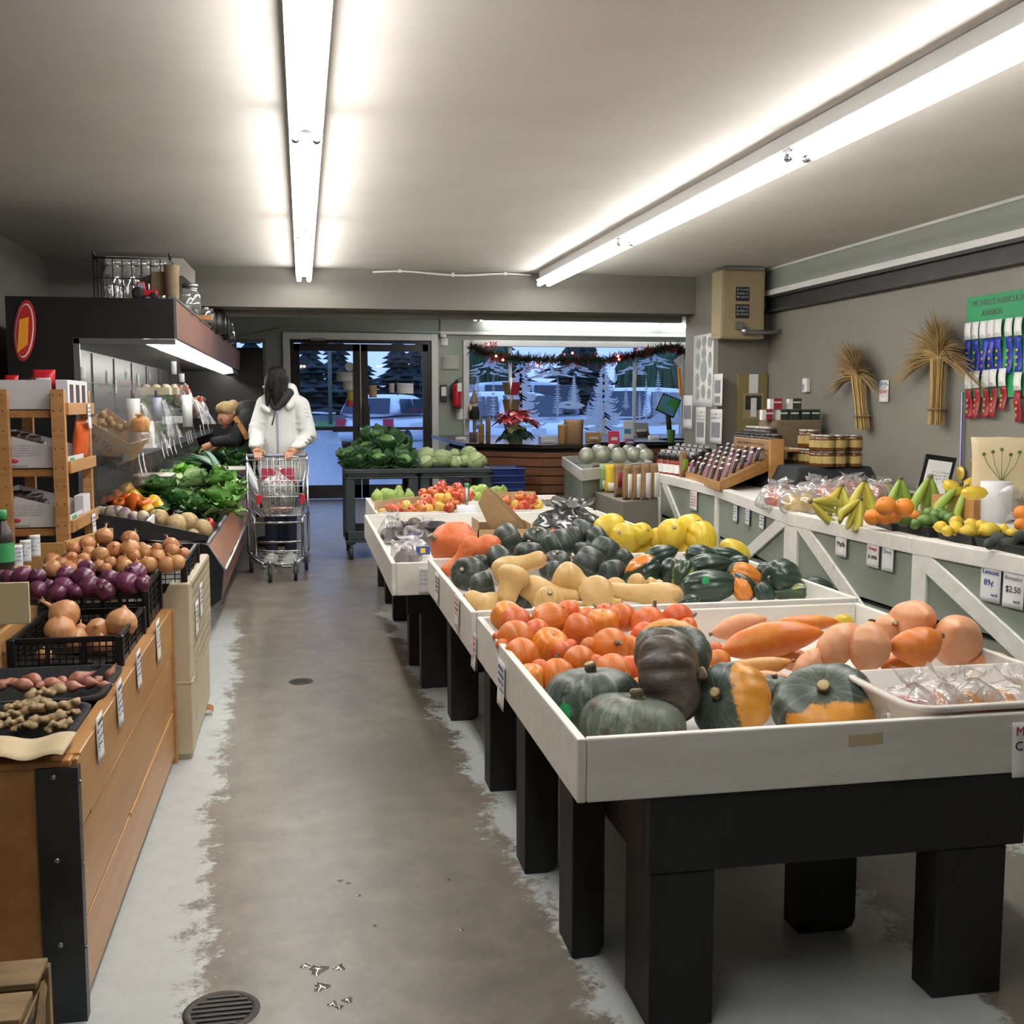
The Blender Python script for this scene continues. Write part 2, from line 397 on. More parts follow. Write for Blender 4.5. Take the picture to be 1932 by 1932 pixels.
# rear wall with the door and window openings
DX0,DX1,DZ = -.15,1.83,2.25
WX0,WX1,WZ0,WZ1 = 2.36,5.6,.72,2.19
LX0,LX1,LZ0,LZ1 = -.88,-.52,1.2,2.2
def wall_holes(name,m,y0,y1,x0,x1,z0,z1,holes):
    mb = MB(); xs = sorted({x0,x1,*[h[0] for h in holes],*[h[1] for h in holes]})
    for a,b in zip(xs,xs[1:]):
        hs = sorted([(h[2],h[3]) for h in holes if h[0] <= a + 1e-6 and h[1] >= b - 1e-6]); z = z0
        for lo,hi in hs:
            if lo > z: mb.box((a,y0,z),(b,y1,lo))
            z = hi
        if z < z1: mb.box((a,y0,z),(b,y1,z1))
    return struct(mb.build(name,m))
wall_holes('wall_back','wall_sage',YB,YB + .14,XL,XR2,0,2.62,[(DX0,DX1,0,DZ),(WX0,WX1,WZ0,WZ1),(LX0,LX1,LZ0,LZ1)])
# trims of the rear wall
def frame(mb,x0,x1,z0,z1,y0,y1,w,bottom=True):
    mb.box((x0,y0,z0),(x0 + w,y1,z1)); mb.box((x1 - w,y0,z0),(x1,y1,z1)); mb.box((x0 + w,y0,z1 - w),(x1 - w,y1,z1))
    if bottom: mb.box((x0 + w,y0,z0),(x1 - w,y1,z0 + w))
mb = MB(); frame(mb,DX0 - .1,DX1 + .09,0,DZ + .09,YB - .03,YB,.095,False); struct(mb.build('trim_door','white_trim',bevel=.004))
sbox('trim_rear_upper',(1.95,YB - .06,2.335),(XR2,YB,2.375),'white_trim',.003)
sbox('trim_rear_band',(1.95,YB - .04,2.375),(XR2,YB,2.62),'wall_sage')
sbox('trim_rear_crown',(XL,YB - .1,2.57),(XR2,YB - .04,2.62),'white_trim')
# window 1: the painted shop window
w = MB(); frame(w,WX0 - .08,WX1 + .06,WZ0 - .05,WZ1 + .07,YB - .045,YB + .03,.085)
win = struct(w.build('window_1','white_trim',bevel=.004))
for xx_ in (2.985,4.87):
    m_ = MB(); m_.box((xx_ - .022,YB + .05,WZ0),(xx_ + .022,YB + .09,WZ1)); m_.build('mullion','lamp_white',win)
m_ = MB(); m_.box((WX0,YB + .06,WZ0),(WX1,YB + .066,WZ1)); m_.build('pane','glass',win)
# the narrow window at the end of the cold case, its lower part boarded dark
w = MB(); frame(w,LX0 - .04,LX1 + .04,LZ0 - .04,LZ1 + .04,YB - .02,YB + .02,.045); win2 = struct(w.build('window_2','header_grey'))
m_ = MB(); m_.box((LX0,YB + .02,LZ0),(LX1,YB + .03,LZ1 - .09)); m_.build('dark_board','black_plastic',win2)
m_ = MB(); m_.box((LX0,YB + .04,LZ0),(LX1,YB + .046,LZ1)); m_.build('pane','glass',win2)
# double glass doors
def door(name,x0,x1,hinge):
    s_ = .098; d = MB(); y0,y1 = YB + .02,YB + .065
    d.box((x0,y0,.01),(x0 + s_,y1,DZ - .06)); d.box((x1 - s_,y0,.01),(x1,y1,DZ - .06)); d.box((x0,y0,DZ - .16),(x1,y1,DZ - .06)); d.box((x0,y0,.01),(x1,y1,.2))
    o = struct(d.build(name,'bronze',bevel=.003))
    g = MB(); g.box((x0 + s_,y0 + .02,.2),(x1 - s_,y0 + .026,DZ - .16)); g.build('pane','glass',o)
    pz = 1.0; b = MB(); b.box((x0 + .02,y0 - .06,pz - .02),(x1 - .02,y0 - .045,pz + .02))
    c = x1 if hinge < 0 else x0; sgn = -1 if hinge < 0 else 1
    b.box((c + sgn * .05,y0 - .085,pz - .045),(c + sgn * .40,y0 - .03,pz + .035)); b.box((c + sgn * .02,y0 - .06,.55),(c + sgn * .115,y0 - .003,1.32))
    b.build('push_bar','bronze',o)
    return o
XM = .82
door('door_1',DX0 + .03,XM - .005,-1); door('door_2',XM + .005,DX1 - .03,1)
mb = MB(); frame(mb,DX0,DX1,0,DZ,YB + .005,YB + .075,.05,False); mb.box((DX0 + .2,YB - .05,2.17),(DX0 + .52,YB + .005,2.23)); struct(mb.build('trim_door_frame','bronze'))
mb = MB(); mb.box((XM - .006,YB + .018,.3),(XM + .006,YB + .03,2.2)); struct(mb.build('trim_door_seal','lamp_white'))
# conduit running over the doors
mb = MB(); mb.tube([(-1.9,YB - .05,2.2),(-.85,YB - .05,2.25),(-.2,YB - .05,2.4),(.6,YB - .05,2.385),(1.95,YB - .05,2.36)],.02); struct(mb.build('trim_conduit','wall_sage'))
# ================================================================ lamps
def strip_lamp(name,label,x,segs,z=2.395,tube_m='tube_light',w=.13):
    y0,y1 = segs[0][0],segs[-1][1]
    r = thing(name,label,'ceiling light',(x,(y0 + y1) / 2,z - .06))
    b = MB(); b.box((x - .035,y0,z),(x + .035,y1,CEIL - .002 if y0 < 9 else 2.618)); b.box((x - w / 2,y0,z - .004),(x + w / 2,y1,z + .004)); b.build('channel','lamp_white',r,bevel=.002)
    for (a,c) in segs:
        for s_ in (-1,1):
            t = MB(); t.tube([(x + s_ * .04,a + .03,z - .035),(x + s_ * .04,c - .03,z - .035)],.019,12); t.build('fluorescent_tube',tube_m,r)
        for yy in (a + .018,c - .018):
            h = MB(); h.box((x - .06,yy - .012,z - .012),(x + .06,yy + .012,z))
            for s_ in (-1,1): h.tube([(x + s_ * .04,yy - .012,z - .035),(x + s_ * .04,yy + .012,z - .035)],.017,10); h.box((x + s_ * .04 - .009,yy - .01,z - .03),(x + s_ * .04 + .009,yy + .01,z))
            h.build('lamp_holder','steel',r)
    return r
strip_lamp('strip_light','long twin tube ceiling light running straight above the aisle',.034,[(.66,1.88),(1.9,4.33),(4.35,6.77),(6.79,9.2)])
strip_lamp('strip_light','long twin tube ceiling light above the squash tables',2.03,[(1.86,4.28),(4.3,6.72),(6.74,9.16)])
r = thing('strip_light','single tube white light on the wall above the painted window','ceiling light',(4.2,15.4,2.44))
b = MB(); b.box((2.5,15.44,2.52),(5.85,YB - .04,2.57)); b.build('channel','lamp_white',r)
for a,c in ((2.57,5.16),(5.24,5.84)):
    t = MB(); t.tube([(a,15.45,2.49),(c,15.45,2.49)],.03,12); t.build('fluorescent_tube','tube_light_cool',r)
strip_lamp('strip_light','twin tube ceiling light over the tills, behind the grey header',2.4,[(10.2,12.6),(12.62,15.0)],z=2.54)
# conduit feeding the squash-table lamp, along the top of the header
b = MB(); pts = [V((.6 + 1.35 * t,YH - .02,CEIL - .025 + .012 * math.sin(t * 9))) for t in [i / 12 for i in range(13)]]; b.tube(pts,.009,6)
for p_ in pts[2::4]: b.box(p_ + V((-.012,-.012,-.012)),p_ + V((.012,.012,.02)))
tag(b.build('electric_cable','lamp_white'),'pale cable stapled along the ceiling above the grey header','cable')
# ================================================================ outside
sbox('parking_ground',(-40,YB + .12,-.12),(60,66,-.02),'asphalt')
sbox('verge_field',(-50,64,-.1),(70,84,.06),'grass_green')
sbox('road_bank',(-50,84,-.1),(70,130,.5),'asphalt')
def conifer(x,y,h,r,label):
    b = MB(); n = 22; L = 17; b.tube([(x,y,0),(x,y,h * .9)],[.18,.03],6); k = 0
    for i in range(L):
        z0 = h * (.1 + .86 * i / L); rr = r * (1 - i / L) + .12
        b.lathe([(rr,z0),(rr * .55,z0 + h * .05),(.03,z0 + h * .14)],n,(x,y,0),fn=lambda t,s_,q_,i=i: q_ * (1 + .35 * math.sin(i * 7.7 + x * 3) + .3 * math.sin(t * 5 + i * 2.3 + x) + .22 * math.sin(t * 11 + i + x)),cap=True)
    return tag(b.build('conifer_tree','conifer',org=(x,y,0)),label,'tree','dark conifers across the road')
cx = [(-13.5 + 2.35 * i,88 + (i % 3) * 5,7.2 + .9 * math.sin(i * 2.1) + .5 * math.sin(i * 5.3)) for i in range(25)]
lb = row_labels([(x / y * 100,0) for x,y,h in cx],'dark conifer beyond the road','the treeline',5)
for (x,y,h),l in zip(cx,lb): conifer(x,y,h,2.5,l)
def willow(x,y,h,r,label):
    b = MB(); b.tube([(x,y,0),(x,y,h * .6)],[.2,.1],8); o = b.build('willow_tree','bronze',org=(x,y,0)); tag(o,label,'tree')
    c = MB(); R = random.Random(3)
    c.ball((x,y,h * .72),(r,r,h * .28),24,14,fn=lambda d: 1 + .16 * noise.noise(d * 2.1))
    for i in range(420):
        t = R.uniform(0,2 * PI); q_ = r * (1.06 - .5 * R.random() ** 2); z1 = h * R.uniform(.55,.92); L = h * R.uniform(.15,.4)
        p = V((x + q_ * math.cos(t),y + q_ * math.sin(t),z1)); d = V((-math.sin(t),math.cos(t),0)) * R.uniform(.05,.12)
        e = p + V((.1 * math.cos(t),.1 * math.sin(t),-L)); c.add([p - d,p + d,e],[(0,1,2)])
    c.build('foliage','willow_green',o); return o
willow(8.6,58,5.0,2.3,'drooping green tree beyond the parked white hatchback')
willow(13.3,40,3.4,1.5,'rounded green tree between the two parked cars')
willow(19.5,46,5.2,2.4,'dark bushy tree past the end of the car row')
b = MB(); b.tube([(1.75,70,0),(1.75,70,9)],.12,8); b.box((1.4,69.9,4.6),(2.1,70,5.6)); tag(b.build('street_pole','header_grey'),'grey pole with a small sign standing by the road','pole')
# parked cars
def car(label,loc,rz,m,L=4.5,Wd=1.8,H=1.62,van=False):
    r = thing('parked_car',label,'car',(0,0,0)); hw = Wd / 2
    def loft(mb,secs,close=True):
        n = len(secs[0]); vs = [p for s_ in secs for p in s_]; k = len(secs)
        fs = [(i * n + j,i * n + (j + 1) % n,(i + 1) * n + (j + 1) % n,(i + 1) * n + j) for i in range(k - 1) for j in range(n)]
        fs += [tuple(range(n - 1,-1,-1)),tuple((k - 1) * n + j for j in range(n))]; mb.add(vs,fs,True)
    def sec(x,w_,z0,z1): return [(x,-w_,z0 + .08),(x,-w_ * .9,z0),(x,w_ * .9,z0),(x,w_,z0 + .08),(x,w_,(z0 + z1) / 2),(x,w_ * .96,z1 - .05),(x,w_ * .8,z1),(x,-w_ * .8,z1),(x,-w_ * .96,z1 - .05),(x,-w_,(z0 + z1) / 2)]
    b = MB(); h = L / 2
    loft(b,[sec(-h,hw * .86,.42,.82),sec(-h + .15,hw * .97,.3,.98),sec(-h + .9,hw,.26,1.02),sec(0,hw,.26,1.03),sec(h - 1.1,hw,.26,1.0),sec(h - .3,hw * .95,.28,.92),sec(h,hw * .8,.4,.72)])
    t0,t1 = (-h + .1,h - 1.25) if not van else (-h + .05,h - .9)
    def cs(x,w_,z): return [(x,-w_,.98),(x,w_,.98),(x,w_ * .97,(z + .98) / 2),(x,w_ * .86,z - .04),(x,w_ * .7,z),(x,-w_ * .7,z),(x,-w_ * .86,z - .04),(x,-w_ * .97,(z + .98) / 2)]
    loft(b,[cs(t0,hw * .92,1.12),cs(t0 + .3,hw * .95,H - .06),cs(t0 + 1,hw * .96,H),cs(t1 - 1.1,hw * .96,H),cs(t1 - .55,hw * .95,H - .12),cs(t1,hw * .95,1.0)])
    b.build('body',m,r,sub=1)
    g = MB()
    for s_ in (-1,1):
        for (xa,xb) in ((t0 + .45,t0 + 1.25),(t0 + 1.33,t0 + 2.1),(t0 + 2.18,t1 - .5)):
            ya,yb = s_ * (hw * .955),s_ * (hw * .87)
            g.add([(xa,ya,1.08),(xb + .12,ya,1.08),(xb,yb,H - .14),(xa + .05,yb,H - .14)],[(0,1,2,3)])
    g.add([(t1 - .02,-hw * .8,1.06),(t1 - .02,hw * .8,1.06),(t1 - .52,hw * .72,H - .13),(t1 - .52,-hw * .72,H - .13)],[(0,1,2,3)])
    g.add([(t0 - .01,-hw * .78,1.1),(t0 - .01,hw * .78,1.1),(t0 + .22,hw * .7,H - .12),(t0 + .22,-hw * .7,H - .12)],[(0,1,2,3)])
    g.build('windows','car_glass',r,solid=-.02)
    for x in (-h + .85,h - .9):
        for s_ in (-1,1):
            t = MB(); t.lathe([(.2,-.1),(.31,-.1),(.33,-.06),(.33,.06),(.31,.1),(.2,.1)],24,M=Matrix.Rotation(PI / 2,3,'X'),c=(x,s_ * (hw - .08),.33)); wo = t.build('wheel','tyre',r)
            t = MB(); t.lathe([(.2,-.08),(.2,.08)],20,M=Matrix.Rotation(PI / 2,3,'X'),c=(x,s_ * (hw - .06),.33))
            for k in range(8): t.bar((x,s_ * (hw + .025),.33),(x + .19 * math.cos(k * PI / 4),s_ * (hw + .025),.33 + .19 * math.sin(k * PI / 4)),.03,.02,(0,1,0))
            t.build('hubcap','steel',wo)
    for s_ in (-1,1):
        t = MB(); t.box((-h - .01,s_ * hw * .62,.74),(-h + .12,s_ * hw * .9,.95)); t.build('tail_light','ink_red',r)
        t = MB(); t.box((h - .22,s_ * hw * .55,.68),(h - .05,s_ * hw * .86,.82)); t.build('headlight','lamp_white',r)
    r.location = V(loc); r.rotation_euler = (0,0,rz); return r
car('white hatchback parked outside the glass doors, its rear towards the shop',(2.6,31,0),math.radians(62),'car_white',L=4.3,H=1.62)
car('white car parked nose first behind the painted window, on its door side',(5.0,25.5,0),math.radians(-72),'car_white',L=4.6,H=1.66)
car('tall white van parked behind the painted window, on its counter side',(8.3,26.5,0),math.radians(-128),'car_white',L=4.9,H=1.78,van=True)
car('pale boxy truck farther off behind the painted window',(7.6,36,0),math.radians(10),'car_silver',L=5,H=2.1,van=True)
# ================================================================ camera, world, view
cd = bpy.data.cameras.new('camera'); co = bpy.data.objects.new('camera',cd); COL.objects.link(co)
cd.sensor_width = 36; cd.sensor_fit = 'HORIZONTAL'; cd.lens = 36 * F_PX / 1932; cd.clip_start = .05; cd.clip_end = 300
co.matrix_world = Matrix.Translation(CAM) @ Matrix((RIGHT,UP,BACK)).transposed().to_4x4(); SC.camera = co
wd = bpy.data.worlds.new('dusk'); SC.world = wd; wd.use_nodes = True; nt = wd.node_tree; bg = nt.nodes['Background']
tc = nt.nodes.new('ShaderNodeTexCoord'); sp = nt.nodes.new('ShaderNodeSeparateXYZ'); rp = nt.nodes.new('ShaderNodeValToRGB'); nz = nt.nodes.new('ShaderNodeTexNoise'); nz.inputs['Scale'].default_value = 4
ad = nt.nodes.new('ShaderNodeMath'); ad.operation = 'MULTIPLY_ADD'; ad.inputs[1].default_value = .18
nt.links.new(tc.outputs['Generated'],sp.inputs[0]); nt.links.new(tc.outputs['Generated'],nz.inputs[0]); nt.links.new(nz.outputs[0],ad.inputs[0]); nt.links.new(sp.outputs[2],ad.inputs[2])
nt.links.new(ad.outputs[0],rp.inputs[0]); nt.links.new(rp.outputs[0],bg.inputs[0])
rp.color_ramp.elements[0].position = .02; rp.color_ramp.elements[0].color = (.30,.46,.92,1)
rp.color_ramp.elements[1].position = .5; rp.color_ramp.elements[1].color = (.26,.46,1.0,1)
bg.inputs[1].default_value = SKY
vs = SC.view_settings; SC.display_settings.display_device = 'sRGB'; vs.view_transform = 'Standard'; vs.look = 'None'; vs.exposure = EXPO; vs.gamma = 1; vs.use_curve_mapping = False
cy = SC.cycles; cy.use_denoising = True; cy.max_bounces = 10; cy.transparent_max_bounces = 24; cy.sample_clamp_indirect = 6; cy.caustics_reflective = False; cy.caustics_refractive = False
# ================================================================ squashes: one of each kind, then copies
mat('kuri','#cb6728','#c05b20',sc=2.2,rough=.42,stripe=(12,'#e08a44',.93),rv=.14,rh=.012,bump=.12,bs=25,streak=('#d2743a',3,.5,.8),patch=('#a5602a',3.2,.72,.8))
mat('kuri_gold','#d98632','#cf7a2a',sc=2.2,rough=.4,stripe=(10,'#e6ad5a',.9),rv=.08,patch=('#8a6a2c',2.6,.68,.76))
mat('hubbard','#cf6c36','#c4602c',sc=4,rough=.5,bump=1,bs=5,rv=.06,patch=('#b0743c',2,.60,.68))
mat('kabocha','#39443a','#454f44',sc=3,rough=.42,stripe=(11,'#6f786a',.9),rv=.16,bump=.5,bs=7,streak=('#7a8478',3.2,.52,.74),patch=[('#5a6258',9,.64,.7),('#24301f',5,.6,.7)])
mat('kabocha_brown','#3a322c','#463d34',sc=3,rough=.45,stripe=(11,'#5c5348',.93),rv=.1,bump=.8,bs=6,streak=('#6a5f56',3,.5,.75),patch=('#5a5148',8,.64,.72))
mat('kabocha_pale','#4d584c','#5a6356',sc=3,rough=.45,stripe=(11,'#767d6e',.92),rv=.08,bump=.6,bs=7,streak=('#8a9284',3.5,.5,.72),patch=[('#707868',9,.62,.7),('#4b443c',2.2,.54,.62)])
mat('kabocha_orange','#35423a','#414c40',sc=3,rough=.4,stripe=(11,'#5f6b58',.92),bump=.6,bs=7,streak=('#6f7a72',3.4,.52,.74),side=('#c98a2e',.42,.5))
mat('buttercup','#26302a','#323b34',sc=3,rough=.4,stripe=(9,'#6f7868',.955),rv=.22,bump=.3,bs=9,streak=('#5a6458',3.5,.58,.76),patch=[('#4a463c',2.2,.62,.72),('#a5702c',1.3,.76,.79)])
mat('butternut','#d0ad74','#c6a064',sc=2.5,rough=.4,rv=.05,bump=.06,bs=20,patch=('#b0854e',6,.70,.76))
mat('spaghetti','#d8bf3c','#cfae2c',sc=2,rough=.36,rv=.08,stripe=(10,'#e2d06a',.93),patch=('#b09a40',3,.70,.78))
mat('acorn','#1c2f27','#25382e',sc=3,rough=.34,rv=.22,coat=.1,streak=('#3c5444',4,.58,.76),patch=[('#3f5a3a',2.2,.60,.70)])
mat('acorn_orange','#1f3327','#2a3d2e',sc=3,rough=.3,coat=.2,side=('#cf7d2e',.45,.55))
mat('acorn_gold','#d98a38','#cf7a2c',sc=3,rough=.35,patch=('#2c3c2a',1,.7,.72))
mat('acorn_ripe','#344a34','#2a3f2e',sc=2,rough=.32,coat=.15,patch=('#8a8a3c',1.1,.54,.6))
mat('banana_squash','#dca27a','#d6986e',sc=2.5,rough=.42,rv=.05,bump=.06,bs=20,patch=('#b47c54',7,.66,.73))
mat('banana_orange','#d0792f','#c86c28',sc=2,rough=.4,rv=.05,bump=.08,bs=15,patch=('#d2903c',1.2,.5,.75))
mat('banana_tan','#d2a060','#c8924f',sc=2,rough=.42,rv=.05,patch=('#b88246',6,.66,.74))
mat('stem_brown','#6f5f48','#8d7b5e',sc=6,rough=.8,bump=.6,bs=14)
mat('stem_dark','#4d4638','#8a7f66',sc=5,rough=.85,bump=.8,bs=14)
mat('stem_cut','#c9b88e','#a8966a',sc=6,rough=.8)
mat('green_sticker','#1f9a56','#239f5a',sc=5,rough=.5)
def smooth(prof,k=3):
    P = [V((a,b)) for a,b in prof]; out = []
    for i in range(len(P) - 1):
        p0,p1,p2,p3 = P[max(i - 1,0)],P[i],P[i + 1],P[min(i + 2,len(P) - 1)]
        for j in range(k):
            t = j / k; q = .5 * ((2 * p1) + (p2 - p0) * t + (2 * p0 - 5 * p1 + 4 * p2 - p3) * t * t + (3 * p1 - p0 - 3 * p2 + p3) * t ** 3)
            out.append((max(q.x,0),q.y))
    out.append((P[-1].x,P[-1].y)); return out
PROF = dict(
    kuri=[(.04,-.86),(.4,-.88),(.74,-.74),(.95,-.4),(1,0),(.95,.32),(.8,.6),(.55,.82),(.3,.95),(.1,1.0)],
    pumpkin=[(.04,-.7),(.35,-.76),(.72,-.7),(.95,-.4),(1,0),(.95,.38),(.75,.66),(.42,.78),(.2,.74),(.05,.7)],
    kabocha=[(.04,-.52),(.3,-.56),(.66,-.54),(.92,-.34),(1,-.02),(.95,.28),(.78,.5),(.5,.61),(.25,.6),(.08,.55)],
    buttercup=[(.05,-.62),(.36,-.68),(.72,-.6),(.95,-.34),(1,0),(.96,.34),(.78,.62),(.48,.76),(.24,.74),(.06,.7)],
    butternut=[(.05,-1.85),(.4,-1.84),(.78,-1.62),(.98,-1.2),(1,-.85),(.9,-.4),(.72,0),(.64,.5),(.63,1.0),(.6,1.45),(.46,1.74),(.2,1.86),(.05,1.85)],
    spaghetti=[(.04,-1.2),(.36,-1.16),(.72,-.92),(.93,-.5),(1,0),(.95,.45),(.76,.88),(.42,1.14),(.12,1.22)],
    acorn=[(.02,-1.42),(.14,-1.32),(.42,-1.08),(.72,-.72),(.94,-.28),(1,.1),(.96,.48),(.8,.82),(.52,1.02),(.26,1.04),(.08,.98)],
    banana=[(.03,-2.6),(.16,-2.5),(.42,-2.15),(.74,-1.5),(.95,-.75),(1,0),(.96,.75),(.8,1.5),(.52,2.1),(.3,2.45),(.18,2.6),(.04,2.62)],
    hubbard=[(.04,-.95),(.36,-.97),(.72,-.8),(.95,-.42),(1,0),(.93,.38),(.76,.72),(.52,1.0),(.32,1.2),(.18,1.34),(.05,1.36)])
PROTO = {}
def squash(kind,name,m,ribs=0,dep_=0,lump=0,seed=0,n=40,bend=0,stem=None,sharp=1,key=None):
    pr = smooth(PROF[kind]); b = MB(); z0,z1 = pr[0][1],pr[-1][1]; R = random.Random(seed)
    ph = R.uniform(0,6); off = V((seed * 3.1,7.7 * seed,1))
    def fn(t,u,r):
        k = 1 - dep_ * (abs(math.cos(t * ribs / 2 + ph)) ** (3 if sharp == 1 else sharp) if False else (1 - abs(math.sin(t * ribs / 2 + ph)) ** .6)) if ribs else 1
        z = pr[int(round(u * (len(pr) - 1)))][1]
        k *= 1 + lump * noise.noise(V((math.cos(t),math.sin(t),z)) * 1.3 + off)
        return r * k
    b.lathe(pr,n,fn=fn)
    if bend:
        for v in b.v: v.x += bend * ((v.z / z1) ** 2 - .4)
    o = b.build(name,m,org=(0,0,0))
    if stem:
        L,r0,r1,sm,curve = stem; zt = z1 - .06; xb = bend * .6 if bend else 0; s = MB()
        pts = [V((xb + curve * (i / 5) ** 2,0,zt + L * i / 5)) for i in range(6)]; rr = [r0 * 1.5,r0 * 1.05,r0,(r0 + r1) / 2,r1,r1]
        s.tube(pts,rr,9); a = len(s.v)
        for i,v in enumerate(s.v): v.x += (.12 * r0) * math.sin(i * 2.4); v.y += (.12 * r0) * math.cos(i * 1.7)
        so = s.build('stem',sm,o)
        c = MB(); c.tube([pts[-1],pts[-1] + (pts[-1] - pts[-2]).normalized() * .03],[r1 * .9,r1 * .7],9); c.build('cut_end','stem_cut',so)
    PROTO[key or name] = o; return o
st_k = (.42,.13,.1,'stem_brown',.14)
squash('kuri','kuri_squash','kuri',10,.02,.06,1,stem=st_k,key='kuri1'); squash('kuri','kuri_squash','kuri',10,.015,.09,2,stem=(.3,.12,.09,'stem_brown',-.1),key='kuri2')
squash('kuri','kuri_squash','kuri',8,.02,.05,3,key='kuri0')
squash('pumpkin','gold_pumpkin','kuri_gold',11,.035,.04,4,stem=(.08,.1,.06,'stem_dark',0),key='gold')
squash('hubbard','hubbard_squash','hubbard',0,0,.16,5,n=48,stem=(.3,.12,.1,'stem_brown',.1),key='hub')
for kk,mm in (('kab','kabocha'),('kabb','kabocha_brown'),('kabp','kabocha_pale'),('kabo','kabocha_orange')):
    squash('kabocha','kabocha_squash',mm,13 if kk == 'kabb' else 12,.12 if kk == 'kabb' else .055,.06,6,n=72,stem=(.26,.11,.13,'stem_dark',.05),key=kk)
squash('buttercup','buttercup_squash','buttercup',10,.03,.06,7,stem=(.22,.11,.12,'stem_brown',.05),key='but1'); squash('buttercup','buttercup_squash','buttercup',10,.02,.1,8,key='but0')
squash('butternut','butternut_squash','butternut',0,0,.06,9,stem=(.3,.14,.16,'stem_brown',.05),key='nut'); squash('butternut','butternut_squash','butternut',0,0,.08,10,bend=.25,stem=(.3,.14,.16,'stem_brown',.05),key='nutb')
squash('spaghetti','spaghetti_squash','spaghetti',10,.012,.05,11,stem=(.12,.1,.13,'stem_dark',0),key='spa')
for kk,mm in (('aco','acorn'),('acoo','acorn_orange'),('acog','acorn_gold'),('acor','acorn_ripe')):
    squash('acorn','acorn_squash',mm,10,.13,.06,12,n=60,stem=(.26,.09,.07,'stem_dark',.08),key=kk)
for kk,mm,bd in (('ban','banana_squash',.12),('bano','banana_orange',.35),('bant','banana_tan',.2)):
    squash('banana','banana_squash',mm,0,0,.07,13,bend=bd,stem=(.3,.14,.17,'stem_brown',0),key=kk)
HALF = dict(nut=1.85,nutb=1.85,spa=1.22,aco=1.22,acoo=1.22,acog=1.22,acor=1.22,ban=2.6,bano=2.6,bant=2.6,hub=1.15)
def ang(a,f=.25):
    t = math.radians(a); return RIGHT * math.cos(t) + UP * math.sin(t) + FWD * (f * math.sin(t))
GROW = dict(ku=1.09,go=1.05,bu=1.08,ac=1.13,sp=1.06,nu=1.04,ba=1.04)
TOCAM = (-FWD * .9 + UP * .35)
def put(key,px,py,r,z,label,axis=None,L=None,spin=0,group=None,ry=None,xd=None):
    """copy of a squash: centre seen at (px, py) on the level z of the heap, radius r pixels at that distance"""
    p = az(px,py,1.35 - (1.35 - z) * .972); d = dep(p); R = r * d / F_PX * GROW.get(key[:2],1)
    L = L and L * GROW.get(key[:2],1)
    ax_ = V((0,0,1)) if axis is None else (ang(axis) if isinstance(axis,(int,float)) else V(axis))
    sz = R if L is None else L * d / F_PX / HALF[key]
    if ry is not None: sz = R * ry
    if xd is not None:
        z_ = ax_.normalized(); y_ = z_.cross(V(xd)).normalized(); q_ = Matrix((y_.cross(z_),y_,z_)).transposed().to_quaternion()
    else: q_ = qaxis(ax_,spin)
    return dup(PROTO[key],p,q_,(R,R,sz),label,group)
def sticker(o,px,py,r):
    """a round green sticker lying on the nearest skin of o below the pixel"""
    d = ray(px,py).normalized(); bpy.context.view_layer.update(); mi = o.matrix_world.inverted()
    a = mi @ CAM; e = (mi.to_3x3() @ d).normalized(); ok,h,nrm,_ = o.ray_cast(a,e)
    if not ok: return
    w = o.matrix_world @ h; N = (o.matrix_world.inverted().transposed().to_3x3() @ nrm).normalized(); R = r * dep(w) / F_PX; x,y,z = basis(N)
    b = MB(); b.add([mi @ (w + (x * math.cos(t) * .75 + y * math.sin(t)) * R * f + N * (.0015 + (1 - f) * R * .12)) for f in (1,.5) for t in [2 * PI * k / 20 for k in range(20)]] + [mi @ (w + N * (.0015 + R * .13))],
                    [(k,(k + 1) % 20,20 + (k + 1) % 20,20 + k) for k in range(20)] + [(20 + k,20 + (k + 1) % 20,40) for k in range(20)])
    me = bpy.data.meshes.new('sticker'); me.from_pydata(b.v,[],b.f); me.materials.append(MATS['green_sticker']); s = bpy.data.objects.new('sticker',me); COL.objects.link(s); s.parent = o
# ================================================================ the white produce tables
def tray(r,x0,x1,y0,y1,zt,zb,t=.02,back=True,m='white_paint'):
    def bd(nm,a,b):
        k = MB().box(a,b); return k.build(nm,m,r,bevel=.004)
    bd('side_board',(x0,y0,zb),(x0 + t,y1,zt)); bd('side_board',(x1 - t,y0,zb),(x1,y1,zt)); f = bd('front_board',(x0 + t + .001,y0,zb),(x1 - t - .001,y0 + t,zt))
    if back: bd('back_board',(x0 + t,y1 - t,zb),(x1 - t,y1,zt))
    bd('tray_floor',(x0 + t,y0 + t,zb + .005),(x1 - t,y1 - t,zb + .02)); return f
def leg(r,x0,x1,y0,y1,z,rnd_=True):
    k = MB(); c = .03
    if rnd_: k.prism([(x0,y0,0),(x1 - c,y0,0),(x1 - c * .3,y0,c * .3),(x1,y0,c),(x1,y0,z),(x0,y0,z)],(0,y1 - y0,0))
    else: k.box((x0,y0,0),(x1,y1,z))
    return k.build('leg','black_wood',r,bevel=.003)
TA = thing('produce_table','white trayed table nearest the camera, heaped with orange and green squashes','table',(1.25,2.9,0),'white produce tables')
fb = tray(TA,.546,1.895,2.123,3.45,.66,.522)
k = MB().box((.707,2.13,.351),(1.60,2.17,.522)); k.build('apron','black_wood',TA,bevel=.003)
for x_ in (.707,1.56):
    k = MB().box((x_,2.171,.351),(x_ + .04,3.4,.522)); k.build('apron','black_wood',TA,bevel=.003)
leg(TA,.71,.856,2.132,2.31,.35,False); leg(TA,1.385,1.557,2.132,2.22,.35,False); leg(TA,.622,.703,2.46,2.60,.522); leg(TA,1.22,1.377,2.47,2.56,.522); leg(TA,.605,.703,2.95,3.08,.522)
